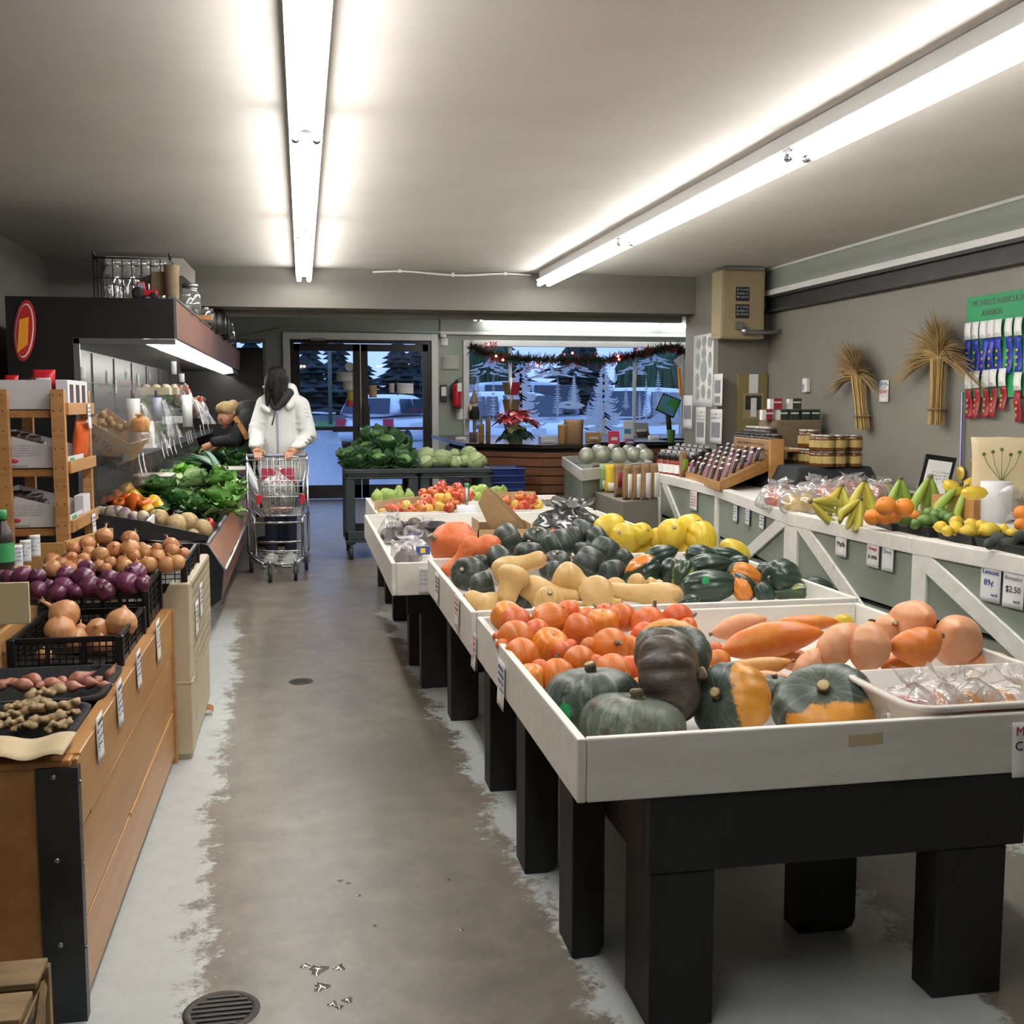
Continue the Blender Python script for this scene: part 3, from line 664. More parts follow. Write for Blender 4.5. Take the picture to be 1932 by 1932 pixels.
mat('tape_tan','#c9b995','#bfae88',sc=4,rough=.6)
k = MB(); a,b_ = ay(1601,1398,2.1225),ay(1666,1392,2.1225); k.bar(a,b_,.024,.0012,(0,1,0)); k.build('tape','tape_tan',fb)
TB = thing('produce_table','white trayed table heaped with butternut, acorn and yellow squashes','table',(1.25,4.25,0),'white produce tables')
tray(TB,.53,1.91,3.475,4.73,.672,.524); leg(TB,.62,.75,3.63,3.75,.52); leg(TB,1.5,1.65,3.63,3.75,.52); leg(TB,.6,.72,4.5,4.62,.52); leg(TB,1.5,1.65,4.5,4.62,.52)
k = MB().box((.6,3.78,.39),(1.75,3.82,.524)); k.build('apron','black_wood',TB)
TC = thing('produce_table','white trayed table holding bagged beets, a bag roll and paper bags','table',(1.0,6.0,0),'white produce tables')
tray(TC,.373,1.9,4.75,6.9,.652,.506); k = MB().box((.46,4.96,.38),(1.8,5.0,.506)); k.build('apron','black_wood',TC)
leg(TC,.534,.70,5.06,5.15,.506,False); leg(TC,.52,.64,5.52,5.62,.506,False); leg(TC,1.5,1.66,5.06,5.15,.506,False); leg(TC,.534,.70,6.7,6.8,.506,False); leg(TC,1.5,1.66,6.7,6.8,.506,False)
TD = thing('produce_table','white trayed table of apples and pears beside the cabbage cart','table',(1.0,7.8,0),'white produce tables')
tray(TD,.452,1.9,7.0,8.15,.652,.505); leg(TD,.53,.66,7.3,7.4,.505,False); leg(TD,1.6,1.73,7.3,7.4,.505,False); leg(TD,.53,.66,8.0,8.1,.505,False); leg(TD,1.6,1.73,8.0,8.1,.505,False)
# ---- heap on the nearest table
def c5(x,y): return 870 + x / 3.645,1100 + y / 3.645
def c6(x,y): return 1300 + x / 3.057,1100 + y / 3.057
def c3(x,y): return 790 + x / 3.864,950 + y / 3.864
def c4(x,y): return 1130 + x / 3.788,950 + y / 3.788
R5 = 3.645
def zheap(py,y0,z0,y1,z1): return z0 + (z1 - z0) * max(0,min(1,(py - y0) / (y1 - y0)))
kur = [(375,275,105,'kuri0',60),(600,215,78,'kuri1',20),(610,270,125,'kuri1',8),(375,385,120,'kuri0',120),(415,500,115,'kuri0',100),(660,640,115,'kuri2',80),(810,330,110,'kuri1',-22),(985,215,70,'kuri1',140),(1105,240,95,'kuri0',75),(1025,445,125,'kuri1',None),(815,545,108,'kuri0',80),(1290,280,112,'kuri1',70),(1265,365,90,'kuri0',None),(1490,248,100,'kuri2',12),(1040,620,125,'kuri0',85),(1155,440,75,'kuri1',140),(1175,600,95,'kuri0',0),(1745,470,60,'kuri0',40),(1770,540,78,'kuri0',40),(262,374,42,'kuri0',40),(285,428,44,'kuri0',40),(520,335,84,'kuri0',40),(735,200,78,'kuri0',70),(870,230,62,'kuri0',30),(700,480,74,'kuri0',120),(920,560,66,'kuri0',60),(540,590,62,'kuri0',60),(1400,330,80,'kuri0',60),(1560,300,60,'kuri0',60),(885,440,62,'kuri0',40),(750,435,48,'kuri0',40),(1100,690,70,'kuri2',60)]
pts = [c5(x,y) for x,y,*_ in kur]; lb = row_labels(pts,'orange teardrop squash','the orange heap',17)
for i,(x,y,r,key,a) in enumerate(kur):
    px,py = pts[i]; z = zheap(py,1285,.585,1165,.665)
    put(key,px,py,r / R5,z,lb[i],(TOCAM + RIGHT * .25) if a is None else (UP if a == 80 else a),spin=i * 1.3,group='orange teardrop squashes')
for (x,y,r,ax_,l) in ((315,230,108,-FWD * .5 + UP + RIGHT * .4,'golden orange pumpkin standing at the rear end of the orange heap'),(612,428,122,UP * .9 - FWD * .55 + RIGHT * .3,'striped golden pumpkin with a green star, in the middle of the orange heap'),(470,658,107,UP - FWD * .35 - RIGHT * .2,'striped golden pumpkin at the aisle corner of the orange heap'),(970,275,108,UP - FWD * .2,'smooth golden pumpkin behind the teardrop squashes, by the tray divider'),(1235,700,62,UP,'small golden pumpkin wedged between the big green squashes')):
    px,py = c5(x,y); put('gold',px,py,r / R5,zheap(py,1285,.585,1165,.665),l,ax_,spin=x)
k1 = put('kab',1118,1320,92,.60,'large dark green squash with an oval green sticker in the tray corner',UP + RIGHT * -.04,ry=.98); sticker(k1,1067,1342,17)
put('kabp',1196,1368,103,.575,'pale grey green squash lying against the front board',UP + RIGHT * .12,ry=.85)
put('kabb',1262,1277,92,.665,'dark brown ribbed squash standing on its edge',RIGHT * .95 + UP * .1 + BACK * .25,ry=.98,spin=1.1)
put('kabo',1268,1235,74,.69,'green and orange squash standing behind the dark brown ribbed one',-FWD * .55 + UP * .6,xd=UP - FWD * .3)
put('kabo',1377,1325,79,.60,'dark green squash with one orange flank, stem turned to the camera',-FWD * .75 + UP * .5 - RIGHT * .8,xd=RIGHT)
put('kabo',1558,1333,101,.575,'broad green squash with an orange patch, by the plastic tub',UP * .85 - FWD * .55 - RIGHT * .25,ry=.8,xd=-FWD - UP)
put('kab',1462,1303,42,.58,'dark green squash mostly hidden behind the orange flanked one')
for (key,x,y,L,r,a,z,l) in (
    ('bano',475,330,290,98,190,.655,'long orange squash with a yellow blush lying across the heap'),('ban',290,250,160,66,195,.66,'blotchy pale tan squash lying along the tray divider'),
    ('bano',655,238,205,50,185,.655,'slim orange squash behind the long yellow blushed one'),('bant',345,492,235,58,8,.60,'long tan squash below the large orange one'),
    ('ban',860,358,165,98,225,.665,'pink squash pointing its brown stem at the camera'),('ban',1035,372,145,118,75,.665,'plump pink squash with brown freckles, standing beside the tub'),
    ('ban',685,482,120,72,235,.61,'pink orange squash buried under the stem pointing pink one'),('bano',1310,357,152,106,12,.67,'orange tan squash with a thick stem turned away from the aisle'),
    ('ban',610,445,150,60,350,.585,'pink squash low between the tan one and the buried one'),('bano',1230,470,130,70,5,.60,'orange pink squash just behind the plastic tub rim'),('ban',525,590,160,66,160,.575,'pink squash behind the orange flanked green one'),('ban',755,605,205,48,5,.575,'pink orange squash lying low behind the broad green one'),('bant',850,515,70,46,10,.585,'ochre squash end showing beside the tub rim')):
    px,py = c6(x,y); put(key,px,py,r / 3.057,z,l,a,L / 3.057,spin=x * .37,group='long squashes')
for (key,x,y,r,ax_,z,l) in (('ban',1290,210,113,TOCAM * -1 + UP * .2,.70,'round pink squash end perched on top of the heap'),('ban',1540,330,135,-TOCAM + RIGHT * .3,.655,'big pale pink squash end nearest the counter'),('ban',1135,275,82,TOCAM,.655,'pink squash end half hidden between two plump ones'),('spa',890,222,42,RIGHT,.62,'little yellow squash tip showing by the tray divider'),('ban',1735,455,62,RIGHT,.60,'pink squash lying behind the plastic tub')):
    px,py = c6(x,y); put(key,px,py,r / 3.057,z,l,ax_,ry=.75 if key == 'ban' else None,spin=x)
# ---- heap on the second table
but = [(360,510,120,'but1',TOCAM - RIGHT * .45),(590,420,112,'but0',40),(650,272,116,'but0',30),(860,268,98,'but1',UP * .8 - FWD * .5),(800,366,100,'but1',UP),(1015,312,128,'but1',120),(1120,252,92,'but0',100),(1195,212,98,'but0',60),(1300,262,92,'but1',35),(1360,347,108,'but1',60),(1230,452,130,'but1',150),(1010,432,96,'but1',UP - FWD * .4),(1412,502,100,'but0',100),(1192,342,64,'but0',80),(1502,400,66,'but0',40),(970,495,84,'but0',100),(740,742,80,'but0',60),(455,432,66,'but0',80),(470,610,110,'but1',190)]
pts = [c3(x,y) for x,y,*_ in but]; lb = row_labels(pts,'dark green turban squash','the dark heap',15)
for i,(x,y,r,key,a) in enumerate(but):
    px,py = pts[i]; put(key,px,py,r / 3.864,zheap(py,1130,.575,1010,.72),lb[i],a,spin=i * 2.1,group='dark green turban squashes')
for (key,x,y,L,r,a,z,l) in (
    ('nut',670,592,135,118,252,.665,'butternut squash standing stem down on the heap'),('nutb',735,455,195,100,18,.70,'butternut squash lying on the dark ones, neck pointing to the counter'),
    ('nut',950,655,210,108,350,.62,'butternut squash lying across the heap, its neck under the end on one'),('nut',1640,662,275,100,174,.61,'long butternut squash lying along the front board, stem to the aisle'),
    ('nut',455,725,120,104,160,.60,'butternut squash in the aisle corner of the second tray'),('nut',1165,590,185,112,330,.65,'fat butternut squash sloping down from the dark squashes')):
    px,py = c3(x,y); put(key,px,py,r / 3.864,z,l,a,L / 3.864,spin=x,group='butternut squashes')
for (x,y,r,z,ax_,l) in ((950,692,108,.635,TOCAM,'butternut squash pointing its stem straight at the camera'),(1290,668,120,.635,-TOCAM,'butternut squash showing its round blossom end'),(1432,622,72,.62,-TOCAM,'butternut squash behind the blossom end, low in the heap'),(1612,590,72,.625,-TOCAM + RIGHT,'round butternut end behind the long one on the board'),(1722,590,52,.625,RIGHT,'small butternut end beside the round one at the rear'),(1160,755,55,.585,RIGHT,'butternut neck peeping over the tray divider'),(1432,718,42,.585,RIGHT,'butternut tip beside the long one stem')):
    px,py = c3(x,y); put('nut',px,py,r / 3.864,z,l,ax_,ry=.6,spin=x,group='butternut squashes')
for (x,y,r,a,l) in ((75,172,92,200,'yellow squash at the far end, beside the dark heap'),(195,248,102,TOCAM - RIGHT * .5,'yellow squash with a dark stem facing the camera'),(290,218,76,TOCAM + RIGHT * .6,'yellow squash half behind the stem facing one'),(520,218,102,TOCAM,'yellow squash on top, its star shaped scar facing the camera'),(640,172,88,20,'yellow squash at the back, beside the star scarred one'),(740,245,96,100,'yellow squash standing upright by the counter'),(712,268,92,30,'smooth yellow squash in front of the upright one'),(650,350,120,20,'big yellow squash just behind the acorn squashes'),(400,335,84,210,'yellow squash below the star scarred one'),(300,365,72,240,'yellow squash low in the heap beside the dark ones'),(415,245,56,90,'yellow squash glimpsed between the two uppermost'),(960,355,92,330,'yellow squash leaning on the tray side near the counter')):
    px,py = c4(x,y); put('spa',px,py,r / 3.788,zheap(py,1050,.60,1000,.74),l,a,spin=x,group='yellow spaghetti squashes')
stk = {}
for (key,x,y,L,r,a,l) in (
    ('aco',435,375,112,72,200,'dark acorn squash with a green sticker, behind the orange blushed one'),('acoo',310,485,128,100,30,'smooth dark acorn squash with an orange blush on top'),('aco',518,485,90,80,50,'green acorn squash beside the orange blushed one'),('acor',600,505,110,80,60,'green acorn squash leaning on its darker neighbour'),
    ('aco',735,385,120,80,170,'very dark acorn squash at the top of the green heap'),('aco',900,365,115,50,175,'dark acorn squash with a small sticker at the back of the green heap'),('aco',780,455,155,88,188,'deeply ribbed acorn squash on top of the large one'),('aco',785,595,195,112,186,'largest dark acorn squash with a round green sticker'),
    ('aco',990,420,80,45,10,'ribbed acorn squash behind the orange one'),('acog',1048,512,105,78,160,'bright orange acorn squash among the green ones'),('acoo',1035,605,100,78,300,'half green half orange acorn squash below the orange one'),
    ('aco',1215,495,90,68,160,'ribbed dark acorn squash behind the stem facing one'),('aco',1185,645,85,60,120,'near black acorn squash with a hooked stem'),('acor',1418,628,165,66,5,'long green acorn squash turning yellow, by the tray corner'),('aco',1565,592,115,62,340,'dark acorn squash in the tray corner'),('aco',1622,662,60,30,0,'acorn squash barely showing in the tray corner'),('acor',975,470,60,42,20,'green acorn squash glimpsed behind the orange one'),('aco',650,700,70,45,10,'acorn squash low beside the long butternut')):
    px,py = c4(x,y); stk[l] = put(key,px,py,r / 3.788,zheap(py,1125,.595,1040,.69),l,a,L / 3.788,spin=x * .7,group='acorn squashes',xd=({310: UP,1035: -UP - FWD}.get(x)))
px,py = c4(1312,535); put('aco',px,py,125 / 3.788,.65,'ribbed acorn squash with its stem turned to the aisle',-RIGHT * .8 - FWD * .5 + UP * .1,ry=.9,group='acorn squashes')
sticker(stk['largest dark acorn squash with a round green sticker'],*c4(762,553),10); sticker(stk['dark acorn squash with a green sticker, behind the orange blushed one'],*c4(352,370),6); sticker(stk['dark acorn squash with a small sticker at the back of the green heap'],*c4(828,352),5)
for (x,y,r,a,z,l,s_) in ((262,300,172,-FWD * .75 - RIGHT * .55 + UP * .2,.69,'large warty orange squash at the far aisle corner',1),(320,400,105,None,.665,'smooth orange squash with a long neck hanging to the tray edge',2),(505,312,92,-FWD * .5 - RIGHT * .8 + UP * .1,.70,'warty orange squash behind the dark turban squashes',3),(978,240,40,UP,.73,'small orange squash glimpsed between the dark ones',4)):
    px,py = c3(x,y)
    if s_ == 2: put('nutb',px,py,92 / 3.864,z,l,222,170 / 3.864,spin=1.2).data = PROTO['nutb'].data.copy()
    else: put('hub',px,py,r / 3.864,z,l,a,spin=s_ * 1.7,group='warty orange squashes' if s_ != 4 else None)
for o in bpy.data.objects:
    if o.get('label') == 'smooth orange squash with a long neck hanging to the tray edge': o.data.materials[0] = MATS['hubbard']; o.name = 'hubbard_squash'
# ---- plastic tub with bags of cut squash
mat('tub_plastic','#e4dfd8','#dcd6ce',sc=3,rough=.35,sss=.15)
def tub(name,label,x0,x1,y0,y1,z0,z1,m,flare=.03,t=.004,cat='tub'):
    b = MB(); n = 6; R = .05
    def ring(e,z):
        P = []
        for (cx_,cy_,s) in ((x1 - R,y1 - R,0),(x0 + R,y1 - R,1),(x0 + R,y0 + R,2),(x1 - R,y0 + R,3)):
            for k_ in range(n + 1): tt = (s + k_ / n) * PI / 2; P.append(V((cx_ + (R + e) * math.cos(tt),cy_ + (R + e) * math.sin(tt),z)))
        return P
    rings = [ring(-flare,z0),ring(0,z1 - .012),ring(.014,z1 - .012),ring(.016,z1),ring(-.002,z1),ring(-flare - t,z0 + t)]
    m_ = len(rings[0]); b.add([p for r_ in rings for p in r_],[(i * m_ + k_,i * m_ + (k_ + 1) % m_,(i + 1) * m_ + (k_ + 1) % m_,(i + 1) * m_ + k_) for i in range(5) for k_ in range(m_)] + [tuple(range(m_))[::-1],tuple(5 * m_ + k_ for k_ in range(m_))],True)
    o = b.build(name,m); return tag(o,label,cat)
tub('plastic_tub','shallow translucent white tub of bagged cut squash',1.33,1.86,2.148,2.465,.545,.68,'tub_plastic')
def bag(label,c,r,h,inner=(),m='clear_plastic',name='plastic_bag',group=None,seed=0,neck=.45,cat='bag',amp=.34,mess=1):
    """gathered clear bag: crumpled skin rising to a twisted mouth, with its contents as parts"""
    R = random.Random(seed); c = V(c); o = thing(name,label,cat,c,group); b = MB(); off = V((seed * 1.7,seed,0))
    def fn(t,u,rr): return rr * (1 + amp * noise.noise(V((math.cos(t) * 1.5,math.sin(t) * 1.5,u * 2.2)) + off) + amp * .3 * noise.noise(V((math.cos(t) * 4,math.sin(t) * 4,u * 6)) + off))
    rx,ry = r if isinstance(r,tuple) else (r,r)
    pr = smooth([(.1,0),(.85,.0),(1,.2),(.98,.45),(.75,.68),(neck * .5,.82),(neck * .95,.9),(neck * 1.1,1.0)],4)
    b.lathe([(a_,z_ * h) for a_,z_ in pr],40,fn=fn,cap=False,M=Matrix.Diagonal((rx,ry,1)).to_3x3()); b.xf(Matrix.Translation(c))
    for v in b.v: v += V((noise.noise(v * 18 + off),noise.noise(v * 18 + off + V((5,0,0))),noise.noise(v * 18 + off + V((9,0,0))))) * min(rx,ry) * (.1 + .45 * mess * max(0,(v.z - c.z) / h - .45))
    b.build('bag_film',m,o)
    for (nm,mm,lst) in inner:
        for (dx,dy,dz,rr) in lst:
            k_ = MB(); k_.ball(c + V((dx,dy,dz)),rr,16,10,fn=lambda d: 1 + .08 * noise.noise(d * 30 + off)); k_.build(nm,mm,o)
    return o
mat('flesh_orange','#e0a050','#d6943f',sc=20,rough=.5); mat('flesh_red','#b8483f','#c2584a',sc=20,rough=.5)
for i,(px,py,l,mm) in enumerate(((1712,1300,'clear bag with a little red and pale flesh, at the aisle end of the tub','flesh_red'),(1775,1300,'empty looking clear bag bunched up in the middle of the tub','banana_squash'),(1838,1295,'clear bag of orange cut squash in the tub','flesh_orange'),(1905,1300,'clear bag at the counter end of the tub','flesh_orange'))):
    p = ay(px,py,2.31); p.z = .553; bag(l,p,(.07,.085),.165,[('squash_piece',mm,[(-.02,-.03,.05,.04),(.03,-.02,.045,.036),(.0,.03,.06,.04)])],seed=i + 2,group='bags in the tub')
# ---- handwritten price cards pinned along the aisle side of the trays
NX = V((0,-1,0))
def side_card(px,py,x,w,h,label,scr,texts=(),tilt=0):
    c = ax(px,py,x); return paper_sign('price_card',label,'sign',c + V((-.001,0,0)),V((0,-1,tilt)),(0,tilt,1),w,h,texts=texts,scr=scr,group='price cards on the squash tables',curl=.008)
side_card(948,1290,.544,.10,.135,'price card with red and blue writing at the camera end of the table',('ink_blue',6,.013)); side_card(896,1226,.544,.085,.125,'price card with red writing at the far end of the nearest table',('ink_red',5,.012))
side_card(864,1152,.528,.095,.12,'price card in pale blue and red writing on the second table, nearer the camera',('ink_red',6,.011)); side_card(826,1110,.528,.09,.125,'price card with a blue corner tag on the second table, farther from the camera',('ink_black',5,.011))
s = paper_sign('price_card','price card with a red and a black capital at the tray front corner','sign',ay(1945,1412,2.12),(1,0,0),(0,0,1),.10,.125,texts=(('M',.03,'ink_red',-.032,.042),('C',.03,'ink_black',-.034,.008)),curl=.01)
c = paper_sign('price_card','white card with teal edge hanging on the beet table beside the second tray','sign',ay(806,1094,4.747),(1,0,0),(0,0,1),.075,.12,scr=('ink_teal',4,.012))
for o in [v for v in PROTO.values()]: pass
# ================================================================ the wooden bin of onions, shallots and ginger
mat('angle_iron','#2c2e31','#3a3d42',sc=9,rough=.42,metal=.4)
mat('onion_skin','#b57a4c','#c28e60',sc=2.6,rough=.38,st=(2.2,2.2,.5),rv=.14,rh=.012,streak=('#d8ab7c',3,.55,.75),stripe=(16,'#9a6034',.85),patch=('#8d5a34',2.2,.66,.72))
mat('onion_big','#c48a5c','#cc9a6c',sc=2,rough=.36,st=(2,2,.4),rv=.06,streak=('#b4784a',2.6,.5,.78),stripe=(14,'#b0744a',.88))
mat('red_onion','#54233c','#66304c',sc=2.6,rough=.3,st=(2,2,.5),rv=.25,streak=('#8a5a74',3.2,.56,.74),stripe=(16,'#7a3f62',.86),patch=('#2f1428',1.6,.62,.72))
mat('shallot_skin','#b9806a','#a96d58',sc=3,rough=.4,st=(2,2,.5),rv=.12,patch=('#8a5a3c',2,.62,.7))
mat('ginger_skin','#a8906a','#97805c',sc=18,rough=.65,bump=.3,bs=160)
mat('root_tuft','#c2ad86','#8f7a58',sc=9,rough=.9)
mat('crate_black','#131315','#1c1c1f',rough=.42)
mat('fibre_black','#191a1c','#242528',sc=60,rough=.85,bump=.8,bs=240)
mat('bin_beige','#c9bda4','#bfb298',sc=4,rough=.55,patch=('#8a7f6a',3,.62,.74),bump=.1,bs=60)
mat('paper_cream','#cdbb98','#c3b08c',sc=5,rough=.8)
BIN = thing('wooden_bin','wooden bin with black steel corners holding onions, shallots and ginger','bin',(-1.0,3.3,0))
bx,by0,by1,bz = -.492,2.405,4.15,.585
def wb(nm,a,b,m,bev=.003):
    k = MB().box(a,b); return k.build(nm,m,BIN,bevel=bev)
wb('side_panel',(bx - .022,by0 + .02,.03),(bx - .004,by1,.20),'pine_y'); wb('side_panel',(bx - .022,by0 + .02,.208),(bx - .004,by1,.415),'pine_y'); wb('side_panel',(bx - .026,by0 + .02,.424),(bx,by1,bz),'pine_y')
wb('batten',(bx - .02,by0 + .15,.413),(bx - .0005,by1 - .1,.425),'pine_pale'); wb('batten',(bx - .02,by0 + .7,.192),(bx - .0005,by1 - .05,.206),'pine_pale')
wb('front_panel',(-1.45,by0 + .006,.02),(bx - .075,by0 + .03,bz),'pine_x'); wb('top_rail',(-1.45,by0 + .001,bz - .012),(bx - .012,by0 + .045,bz + .004),'pine_x')
wb('top_rail',(bx - .04,by0 + .045,bz - .004),(bx + .001,by1,bz + .006),'pine_y'); wb('corner_post',(bx - .045,by1,0),(bx + .006,by1 + .025,bz + .004),'pine')
wb('liner',(-1.45,by0 + .05,.40),(bx - .03,by1,.42),'black_plastic')
wb('back_panel',(-1.45,by1 - .03,.02),(bx - .05,by1,bz - .05),'pine_x')
k = MB().box((bx - .082,by0 - .004,0),(bx + .004,by0 + .002,bz - .012)); k.box((bx,by0 + .002,0),(bx + .004,by0 + .028,bz - .012)); ai = k.build('corner_iron','angle_iron',BIN)
for z_ in (.18,.37,.555):
    k = MB().ball((bx - .045,by0 - .005,z_),(.006,.004,.006),10,6); k.build('bolt','steel',ai)
    k = MB().ball((bx + .005,by0 + .016,z_ - .02),(.003,.005,.005),10,6); k.build('bolt','steel',ai)
# price cards along the bin, aisle side
AX = V((0,1,0))
for (px,py,w_,h_,l,m_) in ((186,1390,.075,.11,'price card on the wooden bin nearest its steel corner','ink_black'),(224,1326,.075,.12,'price card on the wooden bin below the ginger and shallots','ink_blue'),(260,1262,.075,.11,'price card on the wooden bin below the big onions','ink_blue'),(297,1208,.085,.14,'price card with a torn corner at the far end of the wooden bin','ink_grey')):
    c = ax(px,py,bx + .001); paper_sign('price_card',l,'sign',c,(0,1,0),(0,0,1),w_,h_,scr=(m_,5,.011),group='price cards on the wooden bin',curl=.006)
# old wooden crate in the near corner
c = az(92,1803,.30)
CR = thing('old_crate','weathered wooden crate standing before the bin corner','crate',(c.x - .17,c.y - .2,0))
mat('old_wood','#8d744f','#6f5a3e',sc=5,rough=.7,st=(1,4,4),bump=.4,bs=40,patch=('#4f3c24',7,.66,.74))
x1,y1 = c.x,c.y; zt = .30
for i in range(3):
    k = MB().box((x1 - .34,y1 - .10 - i * .12,zt - .012),(x1 - .0,y1 - .0 - i * .12 - .006,zt)); k.build('slat','old_wood',CR,bevel=.002)
for i in range(2):
    k = MB().box((x1 - .016,y1 - .34,.02 + i * .13),(x1 - .004,y1 - .02,.135 + i * .13)); k.build('slat','old_wood',CR,bevel=.002)
for yy in (y1 - .022,y1 - .36): k = MB().box((x1 - .03,yy,0),(x1 + .004,yy + .02,zt - .012)); k.build('corner_post','old_wood',CR,bevel=.002)
k = MB().box((x1 - .34,y1 - .016,.0),(x1 - .03,y1 - .004,zt - .014)); k.build('end_board','old_wood',CR)
k = MB().bar((x1 + .002,y1 - .30,.05),(x1 + .002,y1 - .05,.27),.03,.006,(1,0,0)); k.build('brace','old_wood',CR)
k = MB(); scribble(k,V((x1 - .0025,y1 - .20,.22)),(0,1,0),(0,0,1),.12,2,.05,4); k.build('lettering','steel_black',CR)
# mesh crates
def net(mb,o,X,Y,nx,ny,t,N,th=.004):
    """flat grid of bars from o spanned by X and Y"""
    o,X,Y = V(o),V(X),V(Y)
    for i in range(nx + 1): mb.bar(o + X * i / nx,o + X * i / nx + Y,t,th,N)
    for j in range(ny + 1): mb.bar(o + Y * j / ny,o + Y * j / ny + X,t,th,N)
def mesh_crate(label,x0,x1,y0,y1,z0,z1,m='crate_black',group='black mesh crates',nx=16):
    r = thing('mesh_crate',label,'crate',((x0 + x1) / 2,(y0 + y1) / 2,z0),group); h = z1 - z0; t = .0035
    for nm,o,X,N,n in (('front_wall',(x0,y0,z0),(x1 - x0,0,0),(0,1,0),nx),('rear_wall',(x0,y1,z0),(x1 - x0,0,0),(0,1,0),nx),('side_wall',(x0,y0,z0),(0,y1 - y0,0),(1,0,0),nx),('side_wall',(x1,y0,z0),(0,y1 - y0,0),(1,0,0),nx)):
        b = MB(); net(b,V(o) + V((0,0,h * .18)),X,(0,0,h * .66),n,4,t,N)
        b.obox(V(o) + V(X) / 2 + V((0,0,h * .09)),V(X) / 2,V(N) * .003,V((0,0,h * .09)))
        b.obox(V(o) + V(X) / 2 + V((0,0,h * .93)),V(X) / 2,V(N) * .006,V((0,0,h * .07)))
        for f in (0,.33,.66,1): b.obox(V(o) + V(X) * f + V((0,0,h / 2)),V(X).normalized() * .006,V(N) * .005,V((0,0,h / 2)))
        b.build(nm,m,r)
    b = MB(); b.box((x0,y0,z0),(x1,y1,z0 + .006)); b.build('crate_floor',m,r)
    for xx_ in (x0,x1):
        for yy in (y0,y1): b = MB(); b.box((xx_ - .012,yy - .012,z0),(xx_ + .012,yy + .012,z1)); b.build('corner_post',m,r,bevel=.004)
    return r
mesh_crate('black mesh crate of big onions, nearest of the crates',-.83,-.535,3.27,3.72,.585,.68)
mesh_crate('black mesh crate of red onions',-.93,-.53,3.78,4.12,.60,.75,nx=14)
mesh_crate('black mesh crate mostly hidden behind the cream board, red onions on top',-1.40,-.96,3.78,4.12,.60,.75,nx=12)
mesh_crate('black mesh crate of yellow onions on the beige bin',-.92,-.45,4.22,4.72,.655,.765,nx=14)
def ftray(label,x0,x1,y0,y1,z0,z1,fl=.02,group='black fibre trays',m='fibre_black'):
    o = tub('produce_tray',label,x0,x1,y0,y1,z0,z1,m,flare=fl,t=.006,cat='tray'); o['group'] = group; return o
ftray('black fibre tray of ginger beside the paper bag',-.98,-.545,2.47,2.84,.53,.60)
ftray('black fibre tray of shallots in front of the big onions',-1.0,-.53,2.87,3.22,.53,.605)
# onion prototypes (unit radius)
def onion(key,name,m,neck=.35,flat=.92,tuft=True,seed=0):
    b = MB(); pr = smooth([(.06,-flat),(.4,-flat * .92),(.78,-flat * .62),(.98,-.15),(1,.1),(.86,.5),(.55,.78),(.26,.95),(.13,1.08),(.1,1.08 + neck)],3)
    off = V((seed * 2.3,1,seed)); b.lathe(pr,28,fn=lambda t,u,r: r * (1 + .05 * noise.noise(V((math.cos(t),math.sin(t),u * 2)) * 1.5 + off) + .012 * math.sin(t * 15)))
    o = b.build(name,m,org=(0,0,0))
    if tuft:
        t = MB(); R = random.Random(seed)
        for i in range(7):
            a = R.uniform(0,6.3); d = V((math.cos(a) * .3,math.sin(a) * .3,R.uniform(.5,.9))).normalized(); s = V((-math.sin(a),math.cos(a),0)) * .09; p = V((0,0,1.0 + neck * .5))
            t.add([p - s,p + s,p + d * .35 + s * .6,p + d * .6],[(0,1,2,3)])
        t.build('papery_neck','root_tuft',o,solid=.01)
    PROTO[key] = o
onion('oy1','yellow_onion','onion_skin',.3,seed=1); onion('oy2','yellow_onion','onion_skin',.12,.88,seed=2); onion('oy0','yellow_onion','onion_skin',.1,.95,False,seed=3)
onion('or1','red_onion','red_onion',.25,.8,seed=4); onion('or0','red_onion','red_onion',.1,.84,False,seed=5)
onion('ob1','big_onion','onion_big',.45,.86,seed=6); onion('ob0','big_onion','onion_big',.08,.9,False,seed=7)
b = MB(); b.lathe(smooth([(.08,-1.5),(.3,-1.4),(.75,-.9),(1,-.2),(.95,.3),(.6,1.0),(.3,1.6),(.14,2.1),(.08,2.3)],3),20,fn=lambda t,u,r: r * (1 + .06 * math.sin(t * 2 + u * 3))); PROTO['sha'] = b.build('shallot','shallot_skin',org=(0,0,0))
def cput(key,px,py,r,z,label,axis=None,sp=0,group=None):
    p = az(px,py,z); R = r * dep(p) / F_PX; a = V((0,0,1)) if axis is None else V(axis)
    return dup(PROTO[key],p,qaxis(a,sp),R,label,group)
def cA(x,y): return x / 4.83,940 + y / 4.83
R3 = random.Random(5)
def rax(up=.6): return V((R3.uniform(-1,1),R3.uniform(-1,1),R3.uniform(-.2,1) + up))
L = [(945,350,82),(795,420,74),(670,465,64),(1185,375,82),(1185,465,92),(1045,470,78),(915,525,87),(810,500,66),(655,545,58),(1335,500,78),(1230,530,68),(1440,535,70),(1555,430,77),(1570,490,74),(1675,500,52),(1610,590,78),(1525,610,84),(1350,615,87),(1260,610,50),(1140,635,82),(1430,460,54),(480,575,82),(480,645,87),(640,640,74),(770,560,64),(905,620,62),(965,645,58),(1120,570,54),(1290,440,44),(560,600,70),(720,600,60),(1010,590,60)]
pts = [cA(x,y) for x,y,r in L]; lb = row_labels(pts,'yellow onion','the onion heap',9)
for i,(x,y,r) in enumerate(L):
    px,py = pts[i]; cput(('oy1','oy2','oy0')[i % 3],px,py,r / 4.83,zheap(py,1075,.765,1012,.86),lb[i],rax(),i,'yellow onions')
